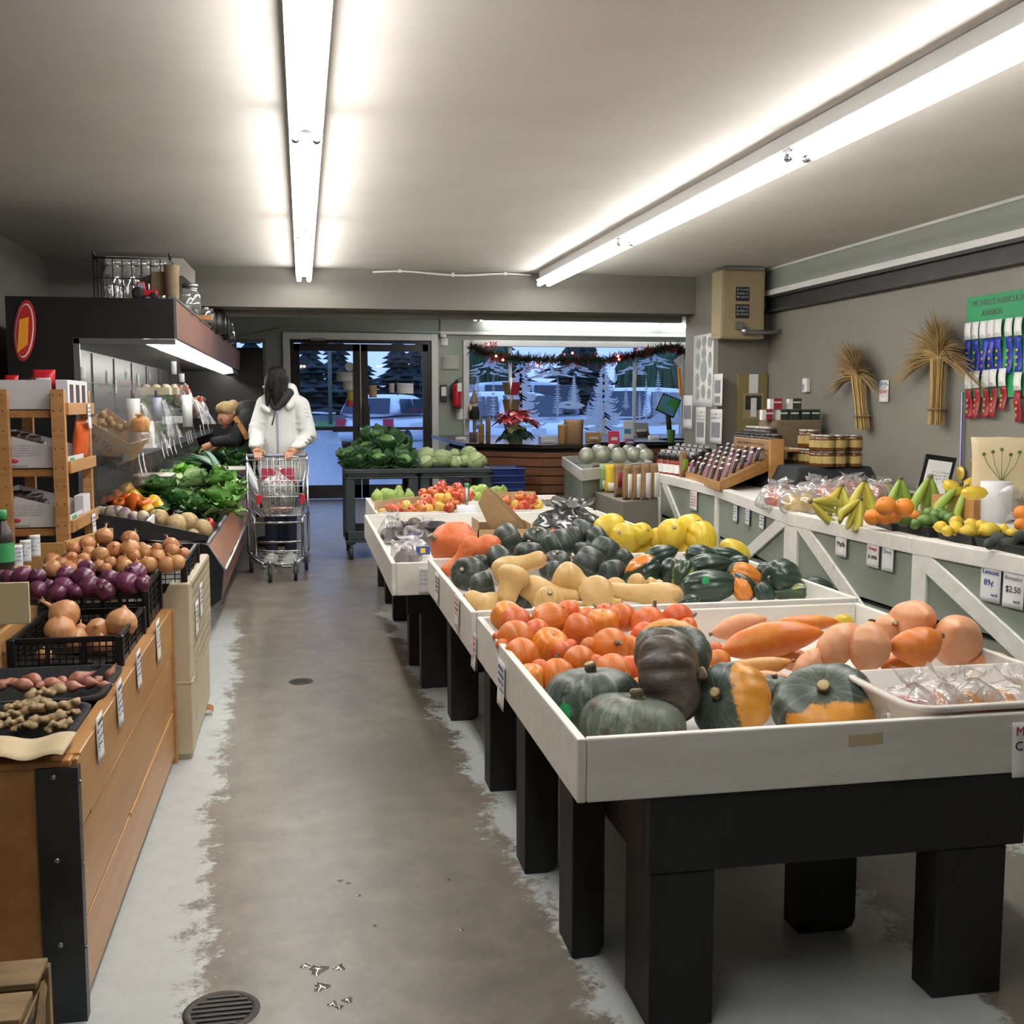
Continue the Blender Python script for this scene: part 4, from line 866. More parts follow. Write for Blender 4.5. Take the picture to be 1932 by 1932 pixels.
L = [(70,725,72),(205,720,102),(340,710,78),(350,840,92),(600,705,88),(575,820,102),(760,740,112),(790,645,84),(820,810,104),(930,800,74),(1000,740,92),(1160,780,112),(1230,690,106),(1290,790,74),(960,855,92),(530,875,92),(450,800,60),(1325,745,44),(5,705,56),(690,860,72)]
pts = [cA(x,y) for x,y,r in L]; lb = row_labels(pts,'purple red onion','the red heap',9)
for i,(x,y,r) in enumerate(L):
    px,py = pts[i]; cput('or1' if i in (1,6,12,14) else 'or0',px,py,r / 4.83,zheap(py,1122,.745,1080,.80),lb[i],rax(.3),i,'red onions')
def cB(x,y): return x / 5.855,1120 + y / 5.855
for (x,y,r,k_,a,z,l) in ((715,240,178,'ob1',(-.75,-.1,.6),.70,'big onion with a dry neck, on top in the mesh crate'),(660,405,168,'ob0',(.1,-.3,1),.665,'flattish big onion at the front of the mesh crate, beside the wooden box'),(1340,325,172,'ob0',(.2,.1,1),.675,'round big onion at the aisle side of the mesh crate'),(1085,405,138,'ob0',(0,-1,.6),.655,'big onion showing its pale root scar'),(840,520,150,'ob0',(.5,0,1),.63,'big onion seen through the hand hole of the crate'),(490,700,100,'ob0',(0,0,1),.615,'big onion low behind the crate mesh'),(890,395,70,'ob1',(0,.3,1),.655,'big onion tucked between the others at the back'),(1120,570,120,'ob0',(0,0,1),.62,'big onion under the one with the root scar')):
    px,py = cB(x,y); cput(k_,px,py,r / 5.855,z,l,a,x,'big onions')
L = [(20,1010,52,(.6,.2,.3)),(250,1010,62,(-.95,.1,.1)),(365,950,58,(-.7,.5,.1)),(580,995,60,(.8,.1,-.15)),(870,940,66,(.85,.3,.3)),(980,985,56,(.7,-.4,0)),(1215,890,48,(.5,.2,.9)),(800,1025,50,(.9,-.2,0)),(1150,1015,40,(.9,.1,0)),(450,1010,40,(.3,.8,.1)),(690,960,44,(-.4,.8,0)),(1080,960,42,(.2,.7,.1)),(110,980,44,(.4,.8,.1))]
pts = [cB(x,y) for x,y,*_ in L]; lb = row_labels(pts,'pinkish shallot','the shallot tray',8)
for i,(x,y,r,a) in enumerate(L): cput('sha',*pts[i],r * 1.25 / 5.855,.60,lb[i],a,i,'shallots')
k = MB(); p = az(*cB(1075,830),.63)
for i in range(30): d = V((R3.uniform(-1,1),R3.uniform(-1,1),R3.uniform(0,1))) * .018; k.tube([p,p + d * .6,p + d + V((0,0,.004))],.0012,4)
tag(k.build('root_clump','steel_black'),'dark tangle of dried roots lying on the shallots','roots',kind='stuff')
def ginger(px,py,s,z,label,seed):
    R = random.Random(seed); p = az(px,py,z); L_ = s * dep(p) / F_PX; b = MB(); a0 = R.uniform(-.6,.6); d = V((math.cos(a0),math.sin(a0) * .6,.15)); n = 5
    for i in range(n):
        q_ = p + d * L_ * (i - 2) * .42 + V((0,0,R.uniform(-.1,.15))) * L_; rr = L_ * R.uniform(.34,.46); b.ball(q_,(rr * 1.1,rr,rr * .85),12,8)
        for s_ in (-1,1):
            if R.random() < .75:
                e = V((-d.y * s_,d.x * s_,R.uniform(-.2,.6))) * L_ * R.uniform(.35,.6) + d * L_ * R.uniform(-.1,.2)
                b.tube([q_,q_ + e * .6,q_ + e],[rr * .75,rr * .62,rr * .5],10); b.ball(q_ + e,rr * .52,10,6)
    o = fuse(b,'ginger_root','ginger_skin',vox=L_ * .07,smooth=3); tag(o,label,'ginger','ginger roots')
L = [(500,1110,150),(190,1255,110),(350,1300,130),(120,1345,120),(520,1385,140),(700,1240,130),(650,1470,110),(95,1450,110),(260,1465,110),(760,1320,80),(400,1215,120)]
pts = [cB(x,y) for x,y,s in L]; lb = row_labels(pts,'knobbly ginger root','the ginger tray',11)
for i,(x,y,s) in enumerate(L): ginger(*pts[i],s * 1.2 / 5.855,zheap(pts[i][1],1372,.585,1310,.63),lb[i],i + 20)
# flat paper bag on the front rail, wooden box and cream board
b = MB(); p0,p1,p2,p3 = az(-30,1433,.606),az(118,1426,.606),az(145,1388,.61),az(-30,1400,.61)
b.grid(lambda i,j: (p0 * (1 - i) + p1 * i) * (1 - j) + (p3 * (1 - i) + p2 * i) * j + V((0,0,.006 * math.sin(i * 9) + .006 * j)),16,4)
pb = tag(b.build('paper_bag','paper_cream',solid=.002),'flat cream paper bag lying on the front rail of the bin','paper bag')
k = MB(); scribble(k,az(100,1408,.603),(1,0,0),(0,1,0),.035,3,.008,3); k.build('print','ink_grey',pb)
WB = thing('wooden_box','small pine box at the bin edge beside the big onions','box',(-.9,3.4,.585))
for a,b_ in (((-1.1,3.24,.585),(-.855,3.258,.70)),((-.872,3.258,.585),(-.855,3.70,.70)),((-1.1,3.69,.585),(-.855,3.708,.70))): k = MB().box(a,b_); k.build('box_board','pine_pale',WB,bevel=.002)
k = MB(); p = ay(0,1165,3.28); q_ = ay(54,1098,3.28); k.box((p.x - .2,3.275,p.z - .02),(q_.x,3.287,q_.z)); tag(k.build('cream_board','paper_cream',bevel=.002),'plain cream board standing in the pine box','board')
# ================================================================ beige plastic pallet bin
PB = thing('plastic_bin','tall beige plastic pallet bin with ribbed corners, stacked between bin and cold case','bin',(-.75,4.6,0))
def pbx(nm,a,b,bev=.006):
    k = MB().box(a,b); return k.build(nm,'bin_beige',PB,bevel=bev)
k = MB(); X0,Y0 = -.43,4.185
k.prism([(X0 - .115,Y0,.02),(X0 - .115,Y0,.63),(X0 - .09,Y0,.645),(X0 - .07,Y0,.68),(X0,Y0,.68),(X0,Y0,.02)],(0,.1,0)); cp = k.build('corner_post','bin_beige',PB,bevel=.006)
for z_ in (.34,.58):
    k = MB()
    for i in range(14): k.box((X0 - .108,Y0 - .003,z_ - i * .0085),(X0 - .07,Y0 + .002,z_ - i * .0085 + .0045))
    k.build('ribs','bin_beige',cp)
b = MB(); b.box((X0 - .012,Y0 + .1,.03),(X0 - .004,5.0,.60)); b.build('side_wall','bin_beige',PB)
b = MB(); net(b,(X0 - .004,Y0 + .1,.30),(0,.8,0),(0,0,.36),20,9,.011,(1,0,0),.008); b.build('lattice','bin_beige',PB)
pbx('top_rim',(X0 - .03,Y0 + .06,.655),(X0 + .004,5.0,.682)); pbx('base',(X0 - .55,Y0 + .01,.0),(X0 - .02,5.0,.05)); pbx('foot',(X0 - .1,Y0 + .012,0),(X0 - .008,Y0 + .1,.03)); pbx('mid_seam',(X0 - .1,Y0 - .003,.295),(X0 + .003,Y0 + .09,.305),.002)
b = MB()
for i in range(3): b.box((X0 - .5,Y0 + .01,.60 - i * .045),(X0 - .115,Y0 + .025,.618 - i * .045))
b.box((X0 - .5,Y0 + .01,.05),(X0 - .115,Y0 + .03,.48)); b.build('front_wall','bin_beige',PB)
b = MB(); b.box((X0 - .53,Y0 + .03,.60),(X0 - .02,5.0,.62)); b.build('deck','bin_beige',PB)
for (py,l,y_) in ((1165,'white notice stuck low on the beige bin side',4.42),(1140,'white notice stuck higher on the beige bin side',4.62)):
    paper_sign('notice',l,'sign',(X0 + .001,y_,.50 if py == 1165 else .54),(0,1,0),(0,0,1),.10,.14,scr=('ink_grey',4,.012))
mat('dry_leaf','#a2673c','#8a5430',sc=6,rough=.8)
b = MB(); p = az(393,1342,.012); b.grid(lambda i,j: p + V(((i - .5) * .045,(j - .5) * .05,.014 * math.sin(i * 3) + .012 * j)),5,5); tag(b.build('dry_leaf','dry_leaf'),'curled brown onion skin on the floor beside the beige bin','leaf')
# ================================================================ wooden snack rack
RK = thing('wooden_rack','pine rack with three slatted shelves of snack cartons','rack',(-1.2,5.5,0))
def rk(nm,a,b,m='pine',bev=.002):
    k = MB().box(a,b); return k.build(nm,m,RK,bevel=bev)
RX0,RX1,RY0,RY1 = -1.37,-1.05,5.18,5.78
mat('nail_dark','#3a2a18',rough=.7)
for (x_,y_,w_) in ((RX0,RY0,.085),(RX1 - .055,RY0,.058),(RX0,RY1,.05),(RX1 - .045,RY1,.045)):
    ps = rk('post',(x_,y_,0),(x_ + w_,y_ + .038,1.415))
    k = MB()
    for z_ in (.80,.9,.98,1.06,1.15,1.23,1.32,1.39):
        for f in (.2,.75): k.ball((x_ + w_ * f,y_,z_),(.0035,.0015,.0035),8,6)
    k.build('nail_heads','nail_dark',ps)
SHZ = (.775,1.045,1.31)
for z_ in SHZ:
    rk('shelf_rail',(RX0 + .085,RY0 + .03,z_ - .022),(RX1 - .055,RY0 + .05,z_ - .002),'pine_x'); rk('side_rail',(RX1 - .002,RY0 + .03,z_ - .01),(RX1 + .016,RY1 + .05,z_ + .045),'pine_y')
    for i in range(7): rk('slat',(RX0 + .02,RY0 + .052 + i * .085,z_ - .004),(RX1 - .005,RY0 + .112 + i * .085,z_ + .010),'pine_x')
mat('carton_white','#d8d8dc','#cfd0d4',sc=3,rough=.55); mat('snack_red','#c8202c','#a81822',sc=8,rough=.35); mat('snack_brown','#4a2a22','#2e1c18',sc=10,rough=.4); mat('snack_orange','#d9662a','#c05022',sc=6,rough=.35); mat('snack_dark','#26211f','#3a3029',sc=12,rough=.35); mat('label_green','#3f9a62',rough=.5)
def carton(label,x0,x1,y0,y1,z0,zl,zr,t=.004,prn=True):
    r = thing('snack_carton',label,'carton',((x0 + x1) / 2,(y0 + y1) / 2,z0),'white snack cartons')
    for yy,nm in ((y0,'printed_side'),(y1 - t,'far_side')):
        k = MB().prism([(x0,yy,z0),(x1,yy,z0),(x1,yy,zr),(x0,yy,zl)],(0,t,0)); s_ = k.build(nm,'carton_white',r)
        if yy == y0 and prn:
            k = MB(); scribble(k,V((x0 + .055,yy - .001,z0 + (zl - z0) * .6)),(1,0,0),(0,0,1),(x1 - x0) * .48,5,.007,7); k.build('small_print','ink_grey',s_)
            k = MB().box((x0 + .055,yy - .001,z0 + (zl - z0) * .8),(x0 + .085,yy,z0 + (zl - z0) * .87)); k.build('bar_code','ink_grey',s_)
            k = MB().lathe([(.018,0),(.018,.001)],20,M=Matrix.Rotation(PI / 2,3,'X') @ Matrix.Diagonal((1,.55,1)),c=(x0 + .09,yy,z0 + .036)); k.build('red_oval','ink_red',s_)
            text('of the world',.016,'ink_grey',s_,(x0 + .105,yy - .0012,z0 + .013),(1,0,0),(0,0,1))
    k = MB().box((x0,y0,z0),(x1,y1,z0 + t)); k.box((x0,y0,z0),(x0 + t,y1,zl)); k.build('carton_floor','carton_white',r)
    k = MB().box((x1 - t,y0,z0),(x1,y1,zr * .6 + z0 * .4)); ff = k.build('front_flap','carton_white',r)
    k = MB().box((x1,y0 + .1,z0 + .01),(x1 + .001,y0 + .2,z0 + (zr - z0) * .5)); k.build('green_label','label_green',ff); k = MB().box((x1,y0 + .24,z0 + .01),(x1 + .001,y0 + .42,z0 + .03)); k.build('red_label','ink_red',ff)
    return r
def pouch(label,c,w,h,d,m,tilt=0,rz=0,group=None,seed=0,lab=None,name='snack_bag'):
    b = MB(); off = V((seed,seed * 2,3)); c = V(c); M = Matrix.Translation(c) @ Matrix.Rotation(rz,4,'Z') @ Matrix.Rotation(tilt,4,'X')
    def f(i,j,s): return M @ V(((i - .5) * w * (1 - .06 * math.sin(j * PI)),s * d / 2 * (max(0,math.sin(j * PI * .98 + .02)) ** .6) * (max(0,math.sin(i * PI)) ** .4),j * h)) + V((noise.noise(V((i * 3,j * 3,s)) + off),) * 3) * .004
    b.grid(lambda i,j: f(i,j,-1),8,8); b.grid(lambda i,j: f(i,j,1),8,8); o = tag(b.build(name,m,solid=.001),label,'bag',group)
    if lab:
        k = MB().grid(lambda i,j: M @ V(((i - .5) * w * .66,-d / 2 * 1.04 - .001 - .002 * math.sin(i * PI),h * (lab[1] + (lab[2] - lab[1]) * j))),4,2); k.build('bag_label',lab[0],o,solid=.001)
    return o
LVL = ('lowest','middle','top')
for n_,z_ in enumerate(SHZ):
    zz = z_ + .012
    if n_ < 2: carton(f'white carton with a sloping printed side on the {LVL[n_]} rack shelf',RX0 + .0,RX1 - .012,RY0 + .055,RY1 - .12,zz,zz + .17,zz + .085)
    else: carton('tall plain white carton on the top rack shelf',RX0 + .0,RX1 - .06,RY0 + .055,RY1 - .3,zz,zz + .135,zz + .135,prn=False)
    if n_ < 2:
        for i in range(6):
            pouch(f'dark snack bag {["standing first", "standing second", "standing third", "standing fourth", "standing fifth", "standing last"][i]} in the {LVL[n_]} rack carton',(RX0 + .05 + .035 * i,RY0 + .13 + .055 * (i % 3),zz + .03),.09,.14 - .012 * i,.03,('snack_brown','snack_dark','snack_brown')[i % 3],tilt=-.25 + .2 * (i % 3),rz=.4 * i,group='dark snack bags',seed=i + n_ * 7)
for i,(px,py,m_,l) in enumerate(((83,712,'snack_red','red snack bag with a white band standing in the top carton'),(22,712,'snack_red','red snack bag at the post end of the top carton'),(52,716,'snack_dark','dark snack bag lying between red bags in the top carton'))):
    p = ay(px,py,RY0 + .2 + .04 * i); pouch(l,(p.x,p.y,p.z - .09),.10 if i == 0 else .06,.125 if i == 0 else .10,.04,m_,group='snack bags in the top carton',seed=i,lab=('paper',.62,.7) if i == 0 else None)
k = MB(); p = ay(115,757,RY0 + .12); k.box((RX1 - .055,RY0 + .12,SHZ[2] + .012),(RX1 - .002,RY1 - .02,SHZ[2] + .15)); ob = tag(k.build('snack_box','carton_white',bevel=.003),'white and brown windowed snack box on the top shelf, facing the aisle','box')
for i in range(3): k = MB().box((RX1 - .003,RY0 + .16 + i * .14,SHZ[2] + .045),(RX1 - .001,RY0 + .24 + i * .14,SHZ[2] + .13)); k.build('window','snack_brown',ob)
k = MB().box((RX1 - .003,RY0 + .14,SHZ[2] + .02),(RX1 - .0005,RY1 - .06,SHZ[2] + .035)); k.build('red_stripe','ink_red',ob)
pouch('orange snack bag leaning out beside the middle carton',(RX1 - .03,RY1 - .12,SHZ[1] + .03),.12,.20,.05,'snack_orange',tilt=.1,rz=1.2,seed=9)
k = MB().box((RX1 - .05,RY1 - .2,SHZ[0] + .012),(RX1 - .006,RY1 - .03,SHZ[0] + .13)); tag(k.build('snack_box','carton_white',bevel=.003),'white snack box at the far end of the lowest rack shelf','box')
for (y_,z_,l) in ((RY1 - .12,SHZ[2] - .02,'narrow price tag hanging below the top rack shelf'),(RY1 - .1,SHZ[0] - .03,'wide price tag hanging below the lowest rack shelf')):
    paper_sign('price_tag',l,'sign',(RX1 + .018,y_,z_),(0,1,0),(0,0,1),.07 if z_ > 1 else .085,.12,scr=('ink_blue',3,.012),curl=.01)
# sauce bottle on a kraft box, tags, loose boards at the rack foot
b = MB(); p = ay(6,1060,3.9); c = V((p.x,3.9,.79))
b.lathe([(.0,0),(.034,.0),(.036,.01),(.036,.11),(.03,.135),(.016,.16),(.014,.175)],24,c); so = b.build('sauce_bottle','snack_dark'); tag(so,'dark sauce bottle with a green cap at the edge of the onion bin','bottle')
b = MB(); b.lathe([(.018,.172),(.018,.20),(.015,.205)],20,c); b.build('cap','label_green',so); b = MB(); b.lathe([(.0365,.03),(.0365,.095)],24,c,cap=False); b.build('label','label_green',so)
k = MB().box((c.x - .12,3.83,.60),(c.x + .065,4.0,.79)); tag(k.build('kraft_box','cardboard',bevel=.003),'small kraft box under the sauce bottle','box')
for (px,py,l) in ((32,1050,'handwritten tag beside the sauce bottle, first of three'),(48,1040,'handwritten tag in the middle of the three by the sauce bottle'),(66,1030,'handwritten tag beside the onions, last of three')):
    paper_sign('name_tag',l,'sign',ay(px,py,4.14 + (px - 32) * .006),(1,.55,.0),(0,0,1),.038,.085,scr=('ink_blue',4,.009),group='handwritten tags')
k = MB().box((-1.17,4.75,.60),(-.98,4.77,.775)); k.bar((-.98,4.76,.76),(-.86,5.15,.77),.018,.04); tag(k.build('shallow_crate','pine_pale'),'shallow pine crate behind the yellow onions at the rack foot','crate')
k = MB().box((-1.45,4.22,.0),(-.98,5.12,.60)); tag(k.build('produce_stand','old_wood',bevel=.005),'low wooden stand behind the onion crates','stand')
# ================================================================ refrigerated produce case along the left wall
mat('case_black','#0c0c0e','#131316',sc=8,rough=.4); mat('case_slate','#2a2d2c','#1d2022',sc=3,rough=.4,patch=('#3c3f3d',2,.62,.78),bump=.1,bs=20)
mat('bumper_brown','#9a6a4e','#8a5c42',sc=3,rough=.42,st=(1,.3,1)); mat('fascia_brown','#6d4534','#7a4f3c',sc=3,rough=.4,st=(1,.4,1)); mat('case_grey','#777a7e','#6b6e72',sc=6,rough=.3,metal=.5)
glow('case_tube',(1,.97,.88),42)
glow('case_panel',(1,.99,.95),2.2)
film('case_glass',clear=.86,rough=.03,crinkle=0,body='#c8cccc',bodyw=.35)
CY0,CY1 = 6.6,13.3
CS = thing('produce_case','long black refrigerated produce case with brown fascia and lit canopy along the wall','refrigerated case',(-1.1,9.9,0))
prof = [(-1.6,.0),(-.62,0),(-.60,.115),(-.49,.19),(-.47,.37),(-.557,.52),(-.60,.53),(-1.6,.56)]
def slab(nm,poly,m,y0=CY0,y1=CY1,bev=0,par=None):
    k = MB().prism([(x,y0,z) for x,z in poly],(0,y1 - y0,0)); return k.build(nm,m,par or CS,bevel=bev)
slab('end_panel',prof,'case_black',CY0 - .02,CY0 + .005)
slab('kick_base',[(-1.6,0),(-.63,0),(-.60,.115),(-1.6,.115)],'black_plastic')
slab('lower_front',[(-.60,.117),(-.495,.19),(-.475,.37),(-.49,.37),(-.51,.2),(-.61,.13)],'fascia_brown')
bm_ = slab('bumper',[(-.472,.372),(-.557,.52),(-.57,.515),(-.49,.372)],'bumper_brown')
k = MB().tube([(-.466,CY0,.37),(-.466,CY1,.37)],.011,8); k.build('bumper_edge','steel',bm_); k = MB().tube([(-.565,CY0,.528),(-.565,CY1,.528)],.014,8); k.build('lip','case_grey',CS)
k = MB().tube([(-.60,CY0 - .02,.533),(-.56,CY0 - .02,.523),(-.47,CY0 - .02,.372),(-.49,CY0 - .02,.19),(-.6,CY0 - .02,.113)],.007,6); k.build('end_edging','case_grey',CS)
slab('deck',[(-.60,.50),(-1.45,.66),(-1.45,.64),(-.60,.48)],'black_plastic'); slab('back_wall',[(-1.60,.5),(-1.52,.5),(-1.52,1.74),(-1.60,1.74)],'case_slate')
bw = MB()
for yy in [CY0 + .02 + i * .95 for i in range(8)]: bw.box((-1.52,yy,.66),(-1.51,yy + .012,1.72))
for z_ in (.9,1.22,1.5): bw.box((-1.52,CY0,z_),(-1.513,CY1,z_ + .008))
bw.build('panel_joints','case_black',CS)
cn = slab('canopy',[(-1.60,1.73),(-.74,1.73),(-.74,1.948),(-1.60,1.948)],'case_black')
slab('canopy_fascia',[(-.739,1.765),(-.715,1.735),(-.708,1.95),(-.739,1.95)],'fascia_brown'); k = MB().tube([(-.708,CY0,1.955),(-.708,CY1,1.955)],.008,6); k.build('canopy_edge','case_grey',CS)
k = MB().box((-.745,CY0 - .012,1.725),(-.70,CY0 + .003,1.96)); k.build('canopy_corner','case_grey',CS)
for i in range(6):
    y0 = CY0 + .1 + i * 1.1; k = MB().prism([(-.73,y0,1.73),(-.82,y0,1.73),(-.82,y0,1.665),(-.72,y0,1.68)],(0,.98,0)); sh = k.build('light_shade','case_panel' if i < 5 else 'case_grey',CS)
    k = MB().tube([(-.9,y0 + .05,1.715),(-.9,y0 + .95,1.715)],.014,8); k.build('case_tube','case_tube',sh)
fp = MB(); fp.box((-1.6,CY1,0),(ay(497,700,CY1).x,CY1 + .04,ay(470,656,CY1).z)); fp.build('far_panel','case_black',CS)
ep = MB(); ep.box((-1.62,CY0 - .02,0),(-1.265,CY0,1.95)); ep.box((-1.265,CY0 - .02,1.722),(-.715,CY0,1.95)); ep.build('end_panel','case_black',CS)
fr = MB(); fr.bar((-1.25,CY0 - .024,.75),(-1.25,CY0 - .024,1.722),.034,.012,(0,1,0)); fr.bar((-1.265,CY0 - .024,1.705),(-.71,CY0 - .024,1.705),.03,.012,(0,1,0)); fr.build('glass_frame','case_grey',CS)
k = MB().prism([(-1.24,CY0 - .012,.72),(-.66,CY0 - .012,1.02),(-.60,CY0 - .012,1.1),(-.715,CY0 - .012,1.69),(-1.24,CY0 - .012,1.69)],(0,.006,0)); k.build('end_glass','case_glass',CS)
SX,SZ = -1.04,1.07
slab('upper_shelf',[(-1.53,SZ + .005),(SX,SZ - .03),(SX,SZ - .045),(-1.53,SZ - .03)],'case_black',CY0 + .05,CY1 - .1); k = MB().box((SX,CY0 + .05,SZ - .055),(SX + .012,CY1 - .1,SZ - .005)); k.build('price_rail','case_grey',CS)
for yy in (CY0 + .25,CY0 + 1.6,CY0 + 3,CY0 + 4.4): k = MB().prism([(-1.52,yy,SZ - .02),(SX - .02,yy,SZ - .045),(-1.52,yy,SZ - .2)],(0,.02,0)); k.build('shelf_bracket','case_black',CS)
# tags along the upper shelf rail and on the back wall
R4 = random.Random(8)
tg = [(258,868),(266,866),(302,842),(309,838),(317,836),(325,838),(335,828),(349,822),(353,820),(357,819),(375,808),(381,806),(390,804),(404,796),(410,795),(416,793)]
lb = row_labels([(x,0) for x,y in tg],'white price tag','the shelf edge tags',9)
def hang(px,py,x,h,w,label,curl=.02):
    p = ax(px,py,x); b = MB(); b.grid(lambda i,j: p + V((.014 + curl * (1 - j) ** 2 * R4.uniform(.9,1.1),(i - .5) * w,(j - .7) * h)),2,6)
    o = tag(b.build('price_tag','paper',solid=.001),label,'sign','price tags in the cold case'); k = MB()
    for q_ in range(3): k.bar(p + V((.0165 + curl * .45,-w * .25,-h * .12 - q_ * .016)),p + V((.0165 + curl * .45,w * .25,-h * .12 - q_ * .016)),.004,.001,(1,0,0))
    k.build('lettering','ink_grey',o)
for (px,py),l in zip(tg,lb): hang(px,py,SX,.13 if px < 320 else .11,.05,l)
bt = [(155,705),(206,712),(219,730),(242,708),(262,717),(283,710),(328,694),(343,713)]
lb = row_labels([(x,0) for x,y in bt],'white tag','the cold case wall tags',9)
for (px,py),l in zip(bt,lb):
    p = ay(px,py,CY0 - .02) if px in (155,328,343) else ax(px,py,-1.505); h = .075 if px in (155,262,206,219,328) else .05
    b = MB(); X_ = V((1,0,0)) if p.y < CY0 else V((0,1,0)); w = .03 if p.y < CY0 else .05; b.grid(lambda i,j: p + X_ * (i - .5) * w + V((0,-.001 if p.y < CY0 else 0,(j - .5) * h * (1 if p.y < CY0 else 1.4))),2,3); tag(b.build('wall_tag','paper',solid=.001),l,'sign','white tags in the cold case')
# ---- leafy bunches
def leafy(name,label,cat,px,py,r,z,m,n=26,w=.5,ruffle=.12,group=None,seed=0,x=None,squash_=.75,nu=5,nv=7,up=.35,aim=None,p=None):
    R = random.Random(seed); p = p or (az(px,py,z) if x is None else ax(px,py,x)); S = 1.3 * r * dep(p) / F_PX; b = MB(); off = V((seed * 2.7,seed,4))
    for i in range(n):
        a = 2.4 * i + R.uniform(-.3,.3); e = R.uniform(-.15,1.25) * (PI / 2); d = V((math.cos(a) * math.cos(e),math.sin(a) * math.cos(e),math.sin(e) * squash_))
        if aim is not None: d = (d * .35 + V(aim)).normalized()
        s = d.cross(V((0,0,1))); s = s.normalized() if s.length > .1 else V((1,0,0)); nn = s.cross(d); L_ = S * R.uniform(.8,1.1); W = S * w * R.uniform(.8,1.2); cu = R.uniform(-.1,.45)
        def fn(u,v,d=d,s=s,nn=nn,L_=L_,W=W,cu=cu,i=i):
            vv = v * 2 - 1; wd_ = (math.sin(min(1,u * 1.02 + .03) * PI) ** .55) * (.35 + .65 * u) if u < 1 else .12
            q_ = p + d * (L_ * u) + s * (vv * W * wd_) - nn * (cu * L_ * u * u) + nn * (abs(vv) ** 1.5 * W * .25)
            return q_ + (nn * 1.0 + d * .5) * ruffle * S * noise.noise(V((u * 5 + i * 3.1,vv * 3.5,i)) + off) * (abs(vv) * .9 + u * .3)
        b.grid(lambda a_,b_: fn(b_,a_),nu,nv)
    return tag(b.build(name,m,org=p),label,cat,group)
def leafmat(name,a,b_,rib,rough=.45): return mat(name,a,b_,sc=9,rough=rough,lo=.35,hi=.65,patch=(rib,16,.62,.7),sss=.05,rv=.1)
leafmat('lettuce_green','#5d8f42','#78a655','#a4c47e'); leafmat('lettuce_pale','#8fae78','#a9c492','#cdd9b8'); leafmat('lettuce_deep','#3c6c34','#517f42','#7ea062'); leafmat('kale_green','#3a6a30','#4d803e','#729c54'); leafmat('kale_dark','#1d3a22','#2a4a2c','#3f5f3c'); leafmat('lettuce_red','#5a3a34','#6f8a44','#8fa860'); leafmat('celery_leaf','#6aa83c','#8cc455','#c0dc8a')
film('produce_wrap',clear=.78,rough=.12,crinkle=.8,cs=25,body='#eef0ee',bodyw=.4)
def c4b(x,y): return 150 + x / 4.11,760 + y / 4.11
k4 = 4.11
for i,(x,y,r,m,n,l) in enumerate((
    (600,690,150,'lettuce_deep',30,'frilly green lettuce behind the yellow peppers'),(760,790,150,'lettuce_deep',30,'frilly lettuce with a bag label, in front of the white tub'),(900,640,160,'lettuce_pale',30,'pale green leafy bunch in the middle of the case'),(1090,640,170,'lettuce_green',30,'large leafed bunch below the leek'),
    (1070,800,175,'lettuce_green',36,'bright frilly lettuce at the front lip of the case'),(930,820,130,'lettuce_deep',28,'green lettuce behind the bright frilly one'),(1190,700,110,'lettuce_green',24,'leafy bunch at the front lip beside the lettuces'),(800,545,110,'celery_leaf',26,'celery tops sticking up behind the lettuces'),(520,590,90,'kale_green',22,'dark greens in the white tub'),(680,600,110,'lettuce_pale',24,'wrapped pale romaine beside the white tub'))):
    leafy('lettuce',l,'greens',*c4b(x,y + 25),r / k4,zheap(c4b(x,y)[1],990,.61,890,.76),m,n,.55,.2,'lettuces and greens',i + 3)
for i,(x,y,r,m,n,l) in enumerate((
    (1095,430,100,'kale_green',40,'tight curly kale bunch, nearer the leek'),(1260,460,90,'kale_green',40,'curly kale bunch hanging over the white tub rim'),(1180,500,80,'kale_green',34,'curly kale bunch low in the white tub'),(1140,320,100,'lettuce_deep',28,'flat dark leaves behind the curly kale'),(1000,340,90,'celery_leaf',28,'celery leaves beside the white onions'),(920,350,80,'lettuce_red',26,'red tinged lettuce behind the leek tops'),(1270,320,100,'kale_dark',30,'near black kale at the far side of the case'),(1230,370,80,'kale_dark',26,'near black kale behind the cart'),(1020,400,70,'kale_dark',24,'dark bunch between celery and curly kale'))):
    leafy('kale',l,'greens',*c4b(x,y + 15),r / k4,zheap(c4b(x,y)[1],890,.70,830,.84),m,n,.6 if 'curly' not in l else .45,.34 if 'curly' in l else .2,'kale and far greens',i + 30)
# more greens filling the case towards the far end
for i in range(7):
    p = V((-.8 - .18 * (i % 3),9.6 + .5 * i,.66)); leafy('lettuce',f'dark leafy bunch {ORD[i]} from the person in black, along the far case','greens',0,0,45,0,('kale_dark','kale_green','lettuce_deep')[i % 3],20,.5,.2,'far greens',i + 60,p=p)
def wtub(label,px0,px1,py,z1,d_,h):
    a,b_ = az(px0,py,z1),az(px1,py,z1); o = tub('white_tub',label,a.x,b_.x,a.y - .02,a.y + d_,z1 - h,z1,'tub_plastic',cat='tub'); return o
wtub('white plastic tub of wrapped greens behind the peppers',252,318,897,.84,.3,.15); wtub('white plastic tub of kale beside the cart',405,466,885,.81,.4,.16)
k = MB(); pz = az(380,880,.78)
LK = thing('leek','fat leek with fanned blue green leaves lying across the greens','leek',pz)
mat('leek_green','#3f6e58','#56866c',sc=4,rough=.45,st=(4,4,1)); mat('leek_white','#d8e0a8','#c4d684',sc=4,rough=.4)
a,b_,c = az(447,908,.75),az(415,888,.81),az(368,858,.90)
k = MB().tube([a,a * .5 + b_ * .5,b_],[.02,.026,.03],14); k.build('shaft','leek_white',LK)
k = MB(); d = (c - b_)
